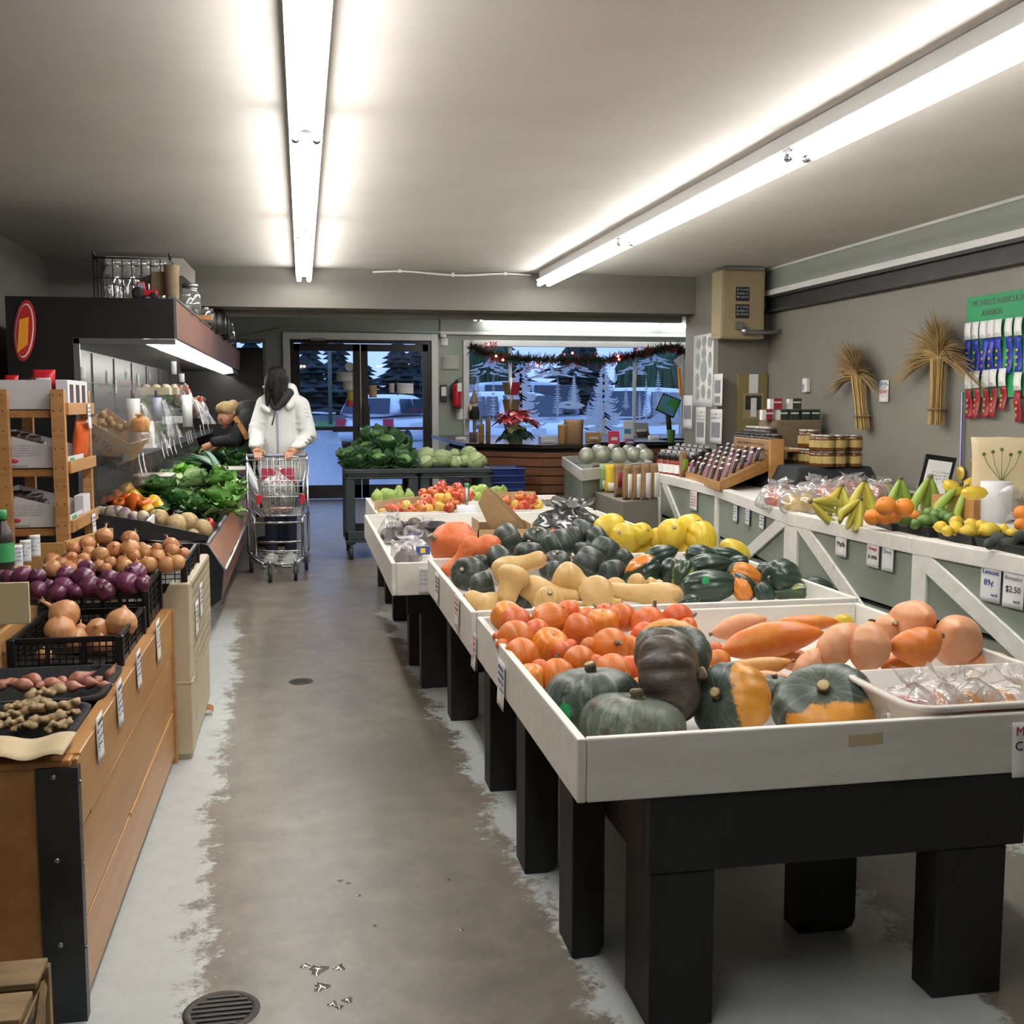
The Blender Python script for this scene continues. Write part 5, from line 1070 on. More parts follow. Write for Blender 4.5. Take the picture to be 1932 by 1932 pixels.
for i in range(9):
    o_ = V((.09 * math.sin(i * 2.1),.05 * math.cos(i * 1.3),.05 * math.sin(i * 4.4))) * 1.6; e = b_ + d * (.85 + .25 * math.sin(i * 1.9)) + o_; s = d.cross(V((0,0,1))).normalized() * .028
    k.grid(lambda u,v: b_ * (1 - v) + e * v + s * (u * 2 - 1) * (1 - .6 * v) * (1 if v < 1 else .1) + V((0,0,.03 * math.sin(v * PI) + .012 * abs(u * 2 - 1))),3,6)
k.build('leaves','leek_green',LK,solid=.002)
mat('eggplant','#17111c','#221828',rough=.2)
a,b_ = az(412,890,.80),az(464,904,.74); k = MB().tube([a,a * .6 + b_ * .4,a * .2 + b_ * .8,b_],[.012,.034,.036,.02],14); tag(k.build('eggplant','eggplant'),'glossy black eggplant lying by the leek and white tub','eggplant')
a = az(416,886,.82); k = MB().ball(a,(.05,.04,.035),14,8); tag(k.build('parsnip','banana_tan'),'pale tan root on the white tub rim above the eggplant','root')
mat('white_onion','#dfe6c4','#cdd9a6',sc=3,rough=.3); onion('ow','white_onion','white_onion',.2,.9,False,seed=9)
cput('ow',*c4b(945,288),36 / k4,.87,'smaller white onion lying behind the celery leaves',group='white onions'); cput('ow',*c4b(1022,272),46 / k4,.89,'larger white onion above the celery leaves',group='white onions')
# peppers
for nm,a,b_ in (('pepper_yellow','#e5b52a','#d89a22'),('pepper_orange','#e0702a','#d65f22'),('pepper_red','#b8202a','#a01822')): mat(nm,a,b_,sc=2,rough=.22,coat=.4)
mat('pepper_mixed','#d2622c','#3f7a34',sc=1.1,rough=.22,coat=.4,lo=.45,hi=.55); mat('pepper_green','#2f6a2c','#3f7a34',sc=2,rough=.22,coat=.4)
def pepper(key,m):
    b = MB(); pr = smooth([(.1,-.95),(.45,-1.0),(.75,-.85),(.9,-.3),(1,.3),(.95,.7),(.65,.92),(.3,.85),(.1,.72)],3)
    b.lathe(pr,32,fn=lambda t,u,r: r * (1 - .14 * (1 - abs(math.sin(t * 1.5 + .3)) ** .5))); o = b.build('bell_pepper',m,org=(0,0,0)); PROTO[key] = o
    k = MB().tube([(0,0,.7),(.03,0,.95),(.1,0,1.15)],[.13,.09,.1],8); k.build('stem','pepper_green',o)
for key,m in (('py','pepper_yellow'),('po','pepper_orange'),('pr','pepper_red'),('pm','pepper_mixed'),('pg','pepper_green')): pepper(key,m)
L = [(290,735,62,'pm','yellow green bell pepper'),(370,685,62,'py','yellow bell pepper'),(190,765,42,'po','orange bell pepper'),(430,790,76,'po','orange bell pepper'),(570,775,58,'py','yellow bell pepper'),(615,818,55,'py','yellow bell pepper'),(500,800,62,'po','orange bell pepper'),(310,790,52,'po','orange bell pepper'),(425,725,55,'py','yellow bell pepper'),(370,760,55,'po','orange bell pepper'),(250,760,45,'po','orange bell pepper'),(530,830,45,'py','yellow bell pepper')]
pts = [c4b(x,y) for x,y,*_ in L]; lb = row_labels(pts,[q_[4] for q_ in L],'the pepper heap',9)
for i,(x,y,r,key,_) in enumerate(L): cput(key,*pts[i],r / k4,zheap(pts[i][1],960,.64,925,.74),lb[i],rax(.2),i,'yellow and orange peppers')
for (x,y,r,key,l) in ((1010,940,40,'pr','shiny red pepper at the case lip'),(700,880,46,'pr','red pepper behind the rutabagas'),(860,840,62,'pm','red and green striped pepper behind the rutabagas'),(1060,890,40,'pg','small green pepper above the shiny red one'),(690,850,40,'pg','small green pepper behind the red one'),(940,880,40,'pg','green pepper beside the striped one')):
    cput(key,*c4b(x,y),r / k4,.60,l,rax(.2),x)
# roots in black trays on the near end of the case
mat('turnip','#d8cbb2','#cdbfa6',sc=2,rough=.45,side=('#8f6f86',.35,.95)); mat('rutabaga','#b59a68','#a78c5c',sc=3,rough=.5,bump=.2,bs=20,patch=('#7f6a5a',1.6,.52,.64))
for key,nm,m in (('tur','turnip','turnip'),('rut','rutabaga','rutabaga')):
    b = MB(); b.lathe(smooth([(.04,-1),(.4,-.94),(.8,-.6),(1,0),(.92,.45),(.6,.8),(.25,.95),(.1,1.0)],3),24,fn=lambda t,u,r: r * (1 + .07 * noise.noise(V((math.cos(t),math.sin(t),u * 2)) * 1.6))); PROTO[key] = b.build(nm,m,org=(0,0,0))
    if key == 'rut': k = MB().lathe([(.38,.9),(.3,.95),(.05,.97)],14); k.build('cut_top','stem_cut',PROTO[key])
ft = CY0 + .02
L = [(155,845,46),(250,855,62),(345,868,60),(420,898,58),(490,885,52),(285,885,46),(445,915,44),(200,850,46),(300,840,46),(380,910,44)]
pts = [c4b(x,y) for x,y,r in L]; lb = row_labels(pts,'pale turnip','the turnip tray',8)
for i,(x,y,r) in enumerate(L): cput('tur',*pts[i],r / k4,zheap(pts[i][1],985,.64,960,.72),lb[i],rax(.1),i,'turnips')
for (x,y,r,a,l) in ((610,908,86,(-.4,-.2,.6),'rutabaga next to the turnip tray'),(750,955,92,(.1,-1,.35),'rutabaga showing its cut top'),(838,935,88,(.3,.2,1),'rutabaga standing tall between two others'),(950,980,78,(.8,-.2,.5),'rutabaga at the case lip'),(880,1020,45,(0,0,1),'small rutabaga low against the black tray')): cput('rut',*c4b(x,y),r / k4,zheap(c4b(x,y)[1],1005,.565,980,.62),l,a,x,'rutabagas')
mat('tray_black','#151516','#1e1e20',sc=30,rough=.6,bump=.3,bs=160)
k = MB(); P = [ay(x,y,CY0 - .03) for x,y in ((172,968),(283,985),(288,988),(395,1011),(392,1020),(172,1018))]; k.prism(P,(0,.02,0))
tag(k.build('root_tray','tray_black'),'long black tray front holding turnips and rutabagas at the case end','tray')
k = MB(); P = [ay(x,y,CY0 + .42) for x,y in ((172,947),(285,972),(285,985),(172,970))]; k.prism(P,(0,.015,0)); tag(k.build('tray_divider','tray_black'),'black divider between the peppers and the turnips','divider')
k = MB(); a,b_ = ay(278,990,CY0 + .0),ay(290,978,CY0 + .3); k.bar(a,b_,.012,.05); tag(k.build('tray_clip','paper'),'white plastic divider end beside the turnips','divider')
# ---- on the upper shelf
CT = thing('produce_crate','tilted wooden crate of potatoes and pale onions on the upper case shelf','crate',ay(205,850,CY0 + .15))
a,b_,c,d = ay(166,778,CY0 + .1),ay(248,838,CY0 + .1),ay(224,876,CY0 + .1),ay(168,836,CY0 + .1)
def quadbox(nm,P,dy,m,par,th=None): k = MB().prism(P,(0,dy,0)); return k.build(nm,m,par)
e_ = V((.05,.34,.02))
quadbox('front_board',[d,c,b_ + V((-.01,0,-.0)),a + V((0,0,-.05))],.012,'cardboard',CT); k = MB().prism([a + e_,b_ + e_,c + e_,d + e_],(0,.012,0)); k.build('rear_board','cardboard',CT)
k = MB(); k.add([b_,c,c + e_,b_ + e_],[(0,1,2,3)]); k.build('end_board','cardboard',CT,solid=.01); k = MB(); k.add([a + V((0,0,-.05)),d,d + e_,a + e_],[(0,1,2,3)]); k.build('end_board','cardboard',CT,solid=.01); k = MB(); k.add([d,c,c + e_,d + e_],[(0,1,2,3)]); k.build('crate_floor','cardboard',CT,solid=.01)
text('AS 782',.05,'snack_dark',CT,(d + c + b_ + a) / 4 + V((-.03,-.003,-.01)),(c - d),(0,0,1))
k = MB()
b = MB(); b.lathe(smooth([(.05,-1),(.5,-.92),(.9,-.4),(1,0),(.88,.5),(.5,.9),(.06,1)],3),18,fn=lambda t,u,r: r * (1 + .1 * noise.noise(V((math.cos(t),math.sin(t),u * 2)) * 1.4))); mat('potato','#b3905c','#a07c4c',sc=4,rough=.6); PROTO['pot'] = b.build('potato','potato',org=(0,0,0))
L = [(420,800,66),(540,895,76),(220,790,46),(360,950,50),(440,1000,46),(600,975,62),(730,1050,86),(860,1020,62),(960,1040,56),(980,1105,56),(530,1010,50)]
pts = [(150 + x / 9.66,700 + y / 9.66) for x,y,r in L]; lb = row_labels(pts,'round tan potato','the tilted crate',5)
for i,(x,y,r) in enumerate(L):
    p = ay(*pts[i],CY0 + .28); dup(PROTO['pot'],p,qaxis(rax()),r / 9.66 * dep(p) / F_PX,lb[i],'potatoes in the tilted crate')
p = ay(266,815,CY0 + .2); bag('yellow net bag of small potatoes beside the tilted crate',(p.x,p.y,p.z),.05,.11,m='flesh_orange',seed=4,name='net_bag')
mat('roll_white','#e6e8ea','#dcdee2',sc=3,rough=.5); mat('roll_grey','#9a9cb0','#8a8ca2',sc=5,rough=.3)
def bagroll(px0,px1,py0,py1,y,m,label,tail=None):
    a,b_ = ay(px0,py1,y),ay(px1,py0,y); r = (b_.x - a.x) / 2; c = V(((a.x + b_.x) / 2,y,a.z)); h = b_.z - a.z
    o = thing('bag_roll',label,'bag roll',c,'plastic bag rolls'); k = MB().lathe([(.015,0),(r,0),(r,h),(.015,h)],24,c); k.build('roll',m,o); k = MB().tube([c + V((0,0,h - .01)),c + V((0,0,h + .05))],.012,10); k.build('spindle','steel_black',o)
    if tail:
        q_ = ay(*tail,y - .05); s = V((.05,.02,0)); k = MB(); t0 = c + V((r,0,h * .9)); k.grid(lambda i,j: t0 * (1 - j) + q_ * j + s * (i - .5) * (1 + j) + V((0,.02 * math.sin(i * 9 + j * 4),.02 * math.sin(j * PI))),8,8); k.build('loose_bag','produce_wrap',o)
    return o
bagroll(240,264,752,835,CY0 + .3,'roll_white','white bag roll on the case shelf, nearest the tilted crate',(305,845)); bagroll(287,305,750,795,8.0,'roll_grey','greyish bag roll in the middle of the case shelf',(330,825)); bagroll(345,362,745,805,8.5,'roll_white','white bag roll standing by the bagged carrots',(395,800))
for i,(px,py) in enumerate(((205,790),(222,788),(238,790),(276,800))):
    p = ay(px,py + 20,7.1 + .05 * i); c = V((p.x,p.y,SZ + .0)); k = MB(); w = .045; k.box(c + V((-w,-w,0)),c + V((w,w,.11))); k.add([c + V((-w,-w,.11)),c + V((w,-w,.11)),c + V((w,w,.11)),c + V((-w,w,.11)),c + V((-w,0,.17)),c + V((w,0,.17))],[(0,1,5,4),(3,2,5,4),(0,4,3),(1,2,5)])
    o = tag(k.build('milk_carton','paper',bevel=.002),f'white gable carton {["nearest the crate", "second from the crate", "third from the crate", "behind the white bag roll"][i]} on the case shelf','carton','gable cartons'); k = MB().box(c + V((-.02,-w - .001,.03)),c + V((.02,-w,.09))); k.build('label','roll_grey',o)
mat('carton_pulp','#b8ab90','#ab9e84',sc=20,rough=.8)
for i,(px,py) in enumerate(((294,738),(310,738))):
    p = ax(px,py,-1.2); k = MB().box(p + V((-.12,-.1,-.03)),p + V((.12,.1,.03)))
    for u in range(3):
        for v_ in range(2): k.ball(p + V((-.08 + u * .08,-.05 + v_ * .1,.03)),(.036,.045,.03),12,6)
    tag(k.build('egg_carton','carton_pulp'),('grey egg carton nearer the glass end, above the herbs','grey egg carton by the bagged carrots')[i],'egg carton','egg cartons')
for i,(px,py,r,z) in enumerate(((277,765,16,1.2),(318,765,17,1.18),(300,815,18,1.08))):
    leafy('herb_pot',('leafy herbs behind the first bag roll','leafy herbs behind the second bag roll','wrapped dark greens at the shelf edge below the rolls')[i],'herbs',0,0,r,z,'kale_green',24,.4,.2,None,i + 90,p=ax(px,py,-1.25 if i < 2 else -1.1))
mat('carrot_bagged','#d4663a','#b94a34',sc=14,rough=.35,st=(1,1,4),patch=('#e8a888',20,.6,.66))
for i,(px,py,r,h,l) in enumerate(((342,750,.11,.24,'clear bag of orange roots half in the mist, highest of three'),(372,768,.12,.24,'bag of carrots with a green label beside the white roll'),(392,790,.1,.26,'bag of dark orange carrots hanging over the shelf rail'))):
    p = ax(px,py,-1.15); o = bag(l,p + V((0,0,-.12)),(r,r * 1.2),h,m='produce_wrap',seed=i + 5,group='bags of carrots',neck=.6)
    k = MB(); R = random.Random(i)
    for q_ in range(16): a = p + V((R.uniform(-.07,.07),R.uniform(-.08,.08),R.uniform(-.08,.0))); k.tube([a,a + V((R.uniform(-.03,.03),R.uniform(-.03,.03),.12))],[.012,.02],8)
    k.build('carrots','carrot_bagged',o)
for i,(px,py,l) in enumerate(((320,785,'grey plastic punnet on the case shelf nearer the rolls'),(333,798,'grey plastic punnet at the shelf edge'),(345,790,'grey plastic punnet tipped on its side'),(312,800,'white mushroom punnet beside the greyish roll'))):
    p = ax(px,py,-1.12); k = MB().prism([p + V((-.06,-.08,0)),p + V((.06,-.08,0)),p + V((.07,-.09,.06)),p + V((-.07,-.09,.06))],(0,.18,0)); tag(k.build('punnet','roll_white' if i % 2 else 'case_grey',bevel=.003),l,'punnet','punnets on the case shelf')
p = ax(333,868,-1.2); k = MB().ball(p,(.12,.2,.1),18,10,fn=lambda d: 1 + .25 * noise.noise(d * 9)); tag(k.build('produce_sack','snack_dark'),'dark plastic sack lying under the upper shelf','sack'); p = az(322,885,.76); k = MB().ball(p,(.1,.12,.09),18,10,fn=lambda d: 1 + .35 * noise.noise(d * 12)); tag(k.build('wrapped_head','produce_wrap'),'wrapped white head beside the tub of greens','wrapped greens')
# fine mist from the sprayers
mt = bpy.data.materials.new('mist'); mt.use_nodes = True; nt = mt.node_tree; nt.nodes.remove(nt.nodes['Principled BSDF']); v_ = nt.nodes.new('ShaderNodeVolumeScatter'); v_.inputs['Density'].default_value = .16; nt.links.new(v_.outputs[0],nt.nodes['Material Output'].inputs['Volume']); MATS['mist'] = mt
k = MB().ball((-1.2,8.2,1.18),(.28,1.4,.34),20,12); tag(k.build('mist_cloud','mist'),'thin mist drifting above the produce in the cold case','mist',kind='stuff')
# ---- the round sign on the end panel and the things on top of the case
p = ay(47,624,CY0 - .03); sg = thing('round_sign','red edged oval sign with an orange panel on the black case end','sign',p + V((0,0,-.18)))
mat('sign_orange','#f0942a','#f2a52e',sc=3,rough=.4); mat('sign_red','#b3272a',rough=.4)
X_ = (ay(64,600,CY0 - .03) - ay(30,612,CY0 - .03)); 
def disc(nm,m,rx,rz,off): k = MB().poly([p + V((rx * math.cos(t) + .10 * rz * math.sin(t) ,-off,rz * math.sin(t))) for t in [2 * PI * q_ / 40 for q_ in range(40)]]); return k.build(nm,m,sg,solid=-.004)
disc('rim','sign_red',.058,.17,.0); disc('ring','paper',.048,.15,.005); disc('face','sign_red',.042,.142,.010)
k = MB().poly([p + V((x,-.016,z)) for x,z in ((-.042,-.125),(.016,-.075),(.026,.075),(-.022,.06))][::1]); k.build('orange_panel','sign_orange',sg,solid=-.003)
ZT = 1.948
mat('wire_black','#1c1c1e',rough=.4,metal=.5)
WR = thing('bottle_crate','black wire crate of glass milk bottles on the case canopy','crate',(-1.1,CY0 + .3,ZT))
a,b_ = ay(178,555,CY0 + .12),ay(312,560,CY0 + .12); x0,x1 = a.x,b_.x + .03; y0,y1 = CY0 + .12,CY0 + .48; zt = ay(180,486,CY0 + .12).z; zr = ay(312,498,CY0 + .12).z
k = MB()
for f in (0,.5,1):
    z0_,z1_ = ZT + .012 + f * (zt - ZT - .012),ZT + .012 + f * (zt - ZT - .012)
    k.tube([(x0,y0,z0_),(x1,y0,z0_),(x1,y1,z0_),(x0,y1,z0_),(x0,y0,z0_)],.005 if f == 1 else .003,6)
for i in range(9):
    x = x0 + (x1 - x0) * i / 8
    for y in (y0,y1): k.tube([(x,y,ZT + .01),(x,y,zt)],.0028,6)
    if i in (2,4,6): k.tube([(x,y0,ZT + .1),(x,y1,ZT + .1)],.0028,6)
for i in range(4): y = y0 + (y1 - y0) * i / 3; [k.tube([(x,y,ZT + .01),(x,y,zt)],.0028,6) for x in (x0,x1)]; k.tube([(x0,y,ZT + .008),(x1,y,ZT + .008)],.0028,6)
for x in (x0,x1): k.tube([(x,y0 - .0,zt),(x,y0 - .01,zt + .03),(x,y0 + .05,zt + .03),(x,y0 + .06,zt)],.005,6)
k.build('wire_frame','wire_black',WR)
film('bottle_glass',clear=.8,rough=.03,crinkle=0,body='#d8dee0',bodyw=.15)
b = MB(); b.lathe(smooth([(.0,0),(.045,0),(.048,.02),(.048,.13),(.038,.165),(.022,.20),(.021,.225),(.027,.23),(.027,.245)],2),20); PROTO['mb'] = b.build('milk_bottle','bottle_glass',org=(0,0,0)); tag(PROTO['mb'],None,'bottle')
n = 0
for j in range(2):
    for i in range(4):
        dup(PROTO['mb'],(x0 + .08 + i * (x1 - x0 - .14) / 3.2,y0 + .1 + j * .17,ZT + .012),None,1,f'clear milk bottle {ORD[i]} from the wall in the {"front" if j == 0 else "rear"} row of the wire crate','milk bottles')
# toy tractor
p = ay(272,557,CY0 + .05); TR = thing('toy_tractor','small red toy tractor with black wheels on the case canopy edge','toy',V((p.x,p.y,ZT))); mat('toy_red','#b5242a','#a01c22',sc=4,rough=.3)
o_ = V((p.x,p.y,ZT))
k = MB().box(o_ + V((-.01,-.02,.02)),o_ + V((.075,.02,.055))); k.box(o_ + V((-.045,-.025,.03)),o_ + V((.0,.025,.06))); k.build('body','toy_red',TR,bevel=.006)
k = MB().prism([o_ + V((-.045,-.024,.055)),o_ + V((.012,-.024,.055)),o_ + V((.005,-.024,.10)),o_ + V((-.035,-.024,.10))],(0,.048,0)); k.build('cab','toy_red',TR,bevel=.004); k = MB().prism([o_ + V((-.032,-.026,.062)),o_ + V((.003,-.026,.062)),o_ + V((-.001,-.026,.092)),o_ + V((-.028,-.026,.092))],(0,.052,0)); k.build('cab_window','roll_grey',TR)
for (x,r,s_) in ((-.03,.035,-1),(-.03,.035,1),(.055,.02,-1),(.055,.02,1)): k = MB().lathe([(r * .4,-.01),(r,-.01),(r,.01),(r * .4,.01)],20,M=Matrix.Rotation(PI / 2,3,'X'),c=o_ + V((x,s_ * .032,r))); wo = k.build('wheel','tyre',TR); k = MB().lathe([(r * .4,-.008),(r * .4,.008)],14,M=Matrix.Rotation(PI / 2,3,'X'),c=o_ + V((x,s_ * .034,r))); k.build('hub','paper',wo)
k = MB().tube([o_ + V((.03,-.015,.055)),o_ + V((.03,-.015,.09))],.004,8); k.build('exhaust','paper',TR)
p = ay(325,560,CY0 + .06); k = MB().lathe([(.03,0),(.04,.02),(.04,.12),(.045,.19),(.047,.20)],20,(p.x + .0,p.y,ZT),cap=False); tag(k.build('metal_can','stem_brown',solid=.003),'rusty metal can standing at the canopy corner','can'); k = MB(); P = [ay(x,y,CY0 + .1) for x,y in ((284,557),(312,557),(312,512),(286,513))]; k.prism(P,(0,.03,0)); tag(k.build('slate_board','stem_brown'),'brown board standing behind the toy tractor','board'); k = MB(); P = [ay(x,y,CY0 + .12) for x,y in ((262,525),(288,517),(294,557),(272,545))]; k.prism(P,(0,.02,0)); tag(k.build('dark_board','snack_dark'),'dark tilted board behind the toy tractor cab','board')
for i,(px,y_,h,r,m,l) in enumerate(((360,7.6,.17,.065,'bottle_glass','large clear glass jar with a lid on the canopy'),(352,7.3,.1,.04,'bottle_glass','small glass jar beside the large lidded jar'),(385,8.4,.11,.05,'bottle_glass','square shouldered clear jar behind the lidded jar'),(395,9.1,.16,.05,'snack_dark','dark bottle on the far canopy'),(410,9.6,.22,.07,'snack_dark','tall dark jug on the far canopy'),(423,10.5,.24,.045,'steel_black','tall black vase on the far canopy'),(434,11.2,.2,.04,'bottle_glass','thin clear vase at the far end of the canopy'))):
    p = ay(px,600,y_); k = MB().lathe(smooth([(.01,0),(r,0),(r,h * .7),(r * .8,h * .82),(r * .7,h * .88),(r * .75,h)],2),20,(p.x,y_,ZT)); o = tag(k.build('glass_jar',m),l,'jar','vessels on the canopy')
    if i == 0: k = MB().lathe([(r * .8,h),(r * .8,h + .025),(0.01,h + .03)],20,(p.x,y_,ZT)); k.build('lid','steel',o)
k = MB(); p = ay(385,606,8.2); k.box((p.x - .05,8.1,ZT),(p.x + .06,8.2,ZT + .03)); tag(k.build('wood_block','pine_y'),'small pale wood block on the canopy edge','block')
k = MB(); P = [ay(x,y,8.6) for x,y in ((345,487),(368,512),(368,540),(345,520))]; k.prism(P,(0,.01,0)); k.prism([P[0],P[3],P[3] + V((-.55,0,.0)),P[0] + V((-.55,0,0))],(0,.01,0)); tag(k.build('ceiling_panel','ceiling_paint'),'pale boxed duct end hanging below the ceiling above the cold case','duct')
# ================================================================ people
mat('skin','#c08a6c','#b57f62',sc=6,rough=.5,sss=.1); mat('coat_white','#d9dbd8','#cfd2d0',sc=6,rough=.6,bump=.4,bs=18); mat('coat_black','#101114','#17181c',sc=8,rough=.75); mat('hair_black','#0a090a','#14110f',sc=5,rough=.55,st=(8,8,.7),bump=1.5,bs=14,spec=.25); mat('jeans_navy','#141a2a','#1b2336',sc=20,rough=.8); mat('shoe_white','#d8d6cc','#cbc9be',sc=6,rough=.6); mat('fur_tan','#b59c74','#8f774f',sc=14,rough=.9,bump=1,bs=60); mat('leather_tan','#b07c44','#a2703a',sc=5,rough=.5)
def limb(b,pts,r,n=14):
    pts = [V(p) for p in pts]; b.tube(pts,r,n); [b.ball(p,q_,n,8) for p,q_ in zip(pts,r)]
def hand(b,w,d,s_,spread,down,L=.17):
    """palm and five fingers: w wrist, d pointing direction, s_ across the palm towards the thumb, down = the way fingers curl"""
    w,d,s_,down = V(w),V(d).normalized(),V(s_).normalized(),V(down).normalized()
    b.tube([w,w + d * L * .2,w + d * L * .48],[.024,.034,.036],10); b.obox(w + d * L * .32,d * L * .2,s_ * .036,down * .013)
    for i,f in enumerate((.92,1.0,.94,.76)):
        o_ = w + d * L * .46 + s_ * (.027 - .018 * i); seg = L * .46 * f
        p1 = o_ + d * seg * .42 + down * seg * .05; p2 = p1 + (d * .35 + down).normalized() * seg * .36; p3 = p2 + (down - d * .5).normalized() * seg * .26; limb(b,[o_,p1,p2,p3],[.0095,.0092,.0085,.0075],8)
    t0 = w + d * L * .16 + s_ * .028; t1 = t0 + (s_ + d * .5).normalized() * .034; t2 = t1 + (d + down * .9).normalized() * .028; limb(b,[t0,t1,t2],[.012,.0105,.009],8)
def A9(px,py,dy=0): return ay(px,py,9.28 + dy)
P1 = thing('person','woman in a white hooded coat with long black hair, standing behind a shopping cart','person',(A9(528,1050).x,9.3,0))
hd = A9(516,724); cx_ = A9(531,800).x
b = MB(); b.ball(hd,(.075,.095,.115),20,14); b.ball(hd + V((-.03,-.05,-.05)),(.05,.05,.06),14,10); nk = A9(530,742)
limb(b,[hd + V((.01,.02,-.05)),nk + V((0,.02,-.03))],[.055,.06])
fd = V((-.62,-.62,-.35)).normalized(); fs = fd.cross(V((0,0,1))).normalized(); fu = fs.cross(fd)
b.ball(hd + fd * .098 - fu * .02,(.014,.014,.02),8,6); b.tube([hd + fd * .085 + fu * .01,hd + fd * .105 - fu * .028],[.008,.013],8); b.ball(hd + fd * .08 - fu * .085,(.03,.03,.024),10,6)
for s_ in (-1,1): b.ball(hd + fs * s_ * .076 - fu * .02,(.014,.02,.028),8,6)
limb(b,[(cx_,9.3,1.36),(cx_,9.3,1.1),(cx_,9.3,.9)],[.085,.085,.09]); shR,shL = A9(500,763),A9(567,765); elR,elL = A9(484,815,-.05),A9(582,822,-.08); wrR,wrL = A9(484,849,-.2),A9(556,850,-.22)
for a_,e_,w_ in ((shR,elR,wrR),(shL,elL,wrL)): limb(b,[a_,e_,w_],[.05,.04,.028])
hand(b,wrR,(.12,-.75,-.25),(1,.1,0),.1,(0,-.3,-1)); hand(b,wrL,(-.35,-.7,-.2),(-1,.25,0),.1,(0,-.3,-1))
fR,fL = A9(513,1052),A9(549,1054); hp = .88
for f_,s_ in ((fR,-.085),(fL,.085)): limb(b,[(cx_ + s_,9.3,hp),(f_.x,9.3,.48),(f_.x,9.32,.07)],[.075,.045,.038]); limb(b,[(f_.x,9.32,.045),(f_.x - .01,9.16,.03)],[.035,.028])
body = fuse(b,'body','skin',P1,vox=.0055,smooth=3)
e = MB()
for s_ in (-1,1): e.ball(hd + fd * .083 + fs * s_ * .032 + fu * .005,.011,10,6)
e.build('eyes','paper',body); e = MB(); e.tube([hd + fd * .098 - fs * .02 - fu * .058,hd + fd * .103 - fu * .057,hd + fd * .098 + fs * .02 - fu * .058],.006,8); e.build('mouth','ink_red',body)
b = MB(); limb(b,[(cx_,9.3,1.36),(cx_ + .005,9.3,1.2),(cx_,9.3,1.0),(cx_ - .005,9.3,.80)],[.145,.165,.175,.18],20)
for v in b.v: v.x = cx_ + (v.x - cx_) * 1.1; v.y = 9.3 + (v.y - 9.3) * .74
limb(b,[shR + V((.0,0,.0)),(cx_,9.31,1.40),shL],[.075,.10,.075],16)
limb(b,[shR + V((0,0,-.01)),elR,wrR + V((0,.05,.012))],[.078,.07,.05],16); limb(b,[shL + V((0,0,-.01)),elL,wrL + V((.01,.05,.012))],[.078,.072,.05],16)
R5_ = random.Random(2)
for i in range(7):   # soft quilting folds across the sleeves
    for a_,e_ in ((shR,elR),(elR,wrR),(shL,elL),(elL,wrL)):
        t = .15 + .1 * i; p = a_ * (1 - t) + e_ * t; b.ball(p + V((.012 * math.sin(i * 3),-.01,0)),(.073 if a_ in (shR,shL) else .06,.066,.03),12,6)
coat = fuse(b,'white_coat','coat_white',P1,vox=.009,smooth=4)
k = MB(); z0,z1 = A9(528,752).z,.82; k.grid(lambda i,j: V((cx_ - .03 + (i - .5) * .016,9.3 - .150 - .01 * math.sin(j * 3),z1 + (z0 - .06 - z1) * j)),1,10); k.build('zip','roll_grey',coat,solid=.003)
k = MB(); a_,e_ = A9(519,778,-.15),A9(513,802,-.16); k.tube([a_,e_],.006,6); k.build('pocket_zip','snack_dark',coat)
for i in range(9):   # dark print down the sleeve
    t = i / 8; p = (shL * (1 - t) + elL * t) if t < .6 else (elL * (1 - (t - .6) * 1.6) + wrL * (t - .6) * 1.6)
    if i in (1,2,3,5,6,7): k = MB().bar(p + V((.02,-.072,0)),p + V((.05,-.06,-.012)),.018,.004,(0,1,0)); k.build('sleeve_print','ink_grey',coat)
b = MB(); limb(b,[A9(548,738,.05),A9(556,752,.0),A9(545,768,-.1)],[.06,.05,.03],12); limb(b,[A9(548,736,.06),A9(530,745,.12)],[.06,.05],12); limb(b,[A9(497,768,-.1),A9(506,775,-.13)],[.03,.025]); fuse(b,'hood','coat_white',P1,vox=.009,smooth=4)
b = MB(); limb(b,[A9(545,742,-.03),A9(534,758,-.09),A9(521,772,-.125)],[.045,.038,.02],12); limb(b,[A9(510,752,-.07),A9(517,770,-.12)],[.035,.018],12); b.ball(A9(528,752,-.02),(.075,.07,.05),14,8); fuse(b,'black_collar','coat_black',P1,vox=.008,smooth=3)
b = MB(); b.ball(hd + V((.03,.035,.035)),(.098,.112,.115),20,14)
for (x0,y0,x1,y1,dy0,dy1) in ((536,725,540,752,.0,-.05),(524,712,519,768,-.09,-.12),(530,715,528,762,-.07,-.1),(510,706,504,766,-.07,-.12),(513,704,510,735,-.10,-.13)): limb(b,[A9(x0,y0,dy0),A9((x0 + x1) / 2 - 1,(y0 + y1) / 2,(dy0 + dy1) / 2),A9(x1,y1,dy1)],[.035,.032,.012],10)
fuse(b,'hair','hair_black',P1,vox=.008,smooth=3)
b = MB()
for f_,s_ in ((fR,-.085),(fL,.085)): limb(b,[(cx_ + s_,9.3,hp),(f_.x,9.3,.48),(f_.x,9.325,.11)],[.09,.058,.05],16)
fuse(b,'jeans','jeans_navy',P1,vox=.009,smooth=3)
for f_ in (fR,fL):
    b = MB(); limb(b,[(f_.x,9.34,.05),(f_.x - .012,9.22,.045),(f_.x - .03,9.12,.036)],[.056,.056,.046],14); so = fuse(b,'shoe','shoe_white',P1,vox=.008,smooth=3); k = MB().grid(lambda i,j: V((f_.x - .03 * j + (i - .5) * .085,9.38 - .30 * j,.008)),3,4); k.build('sole','paper',so,solid=.014)
def A10(px,py,dy=0): return ay(px,py,10.5 + dy)
P2 = thing('person','person in a black coat and tan fur hat, bending over the cold case','person',(-.3,10.55,0))
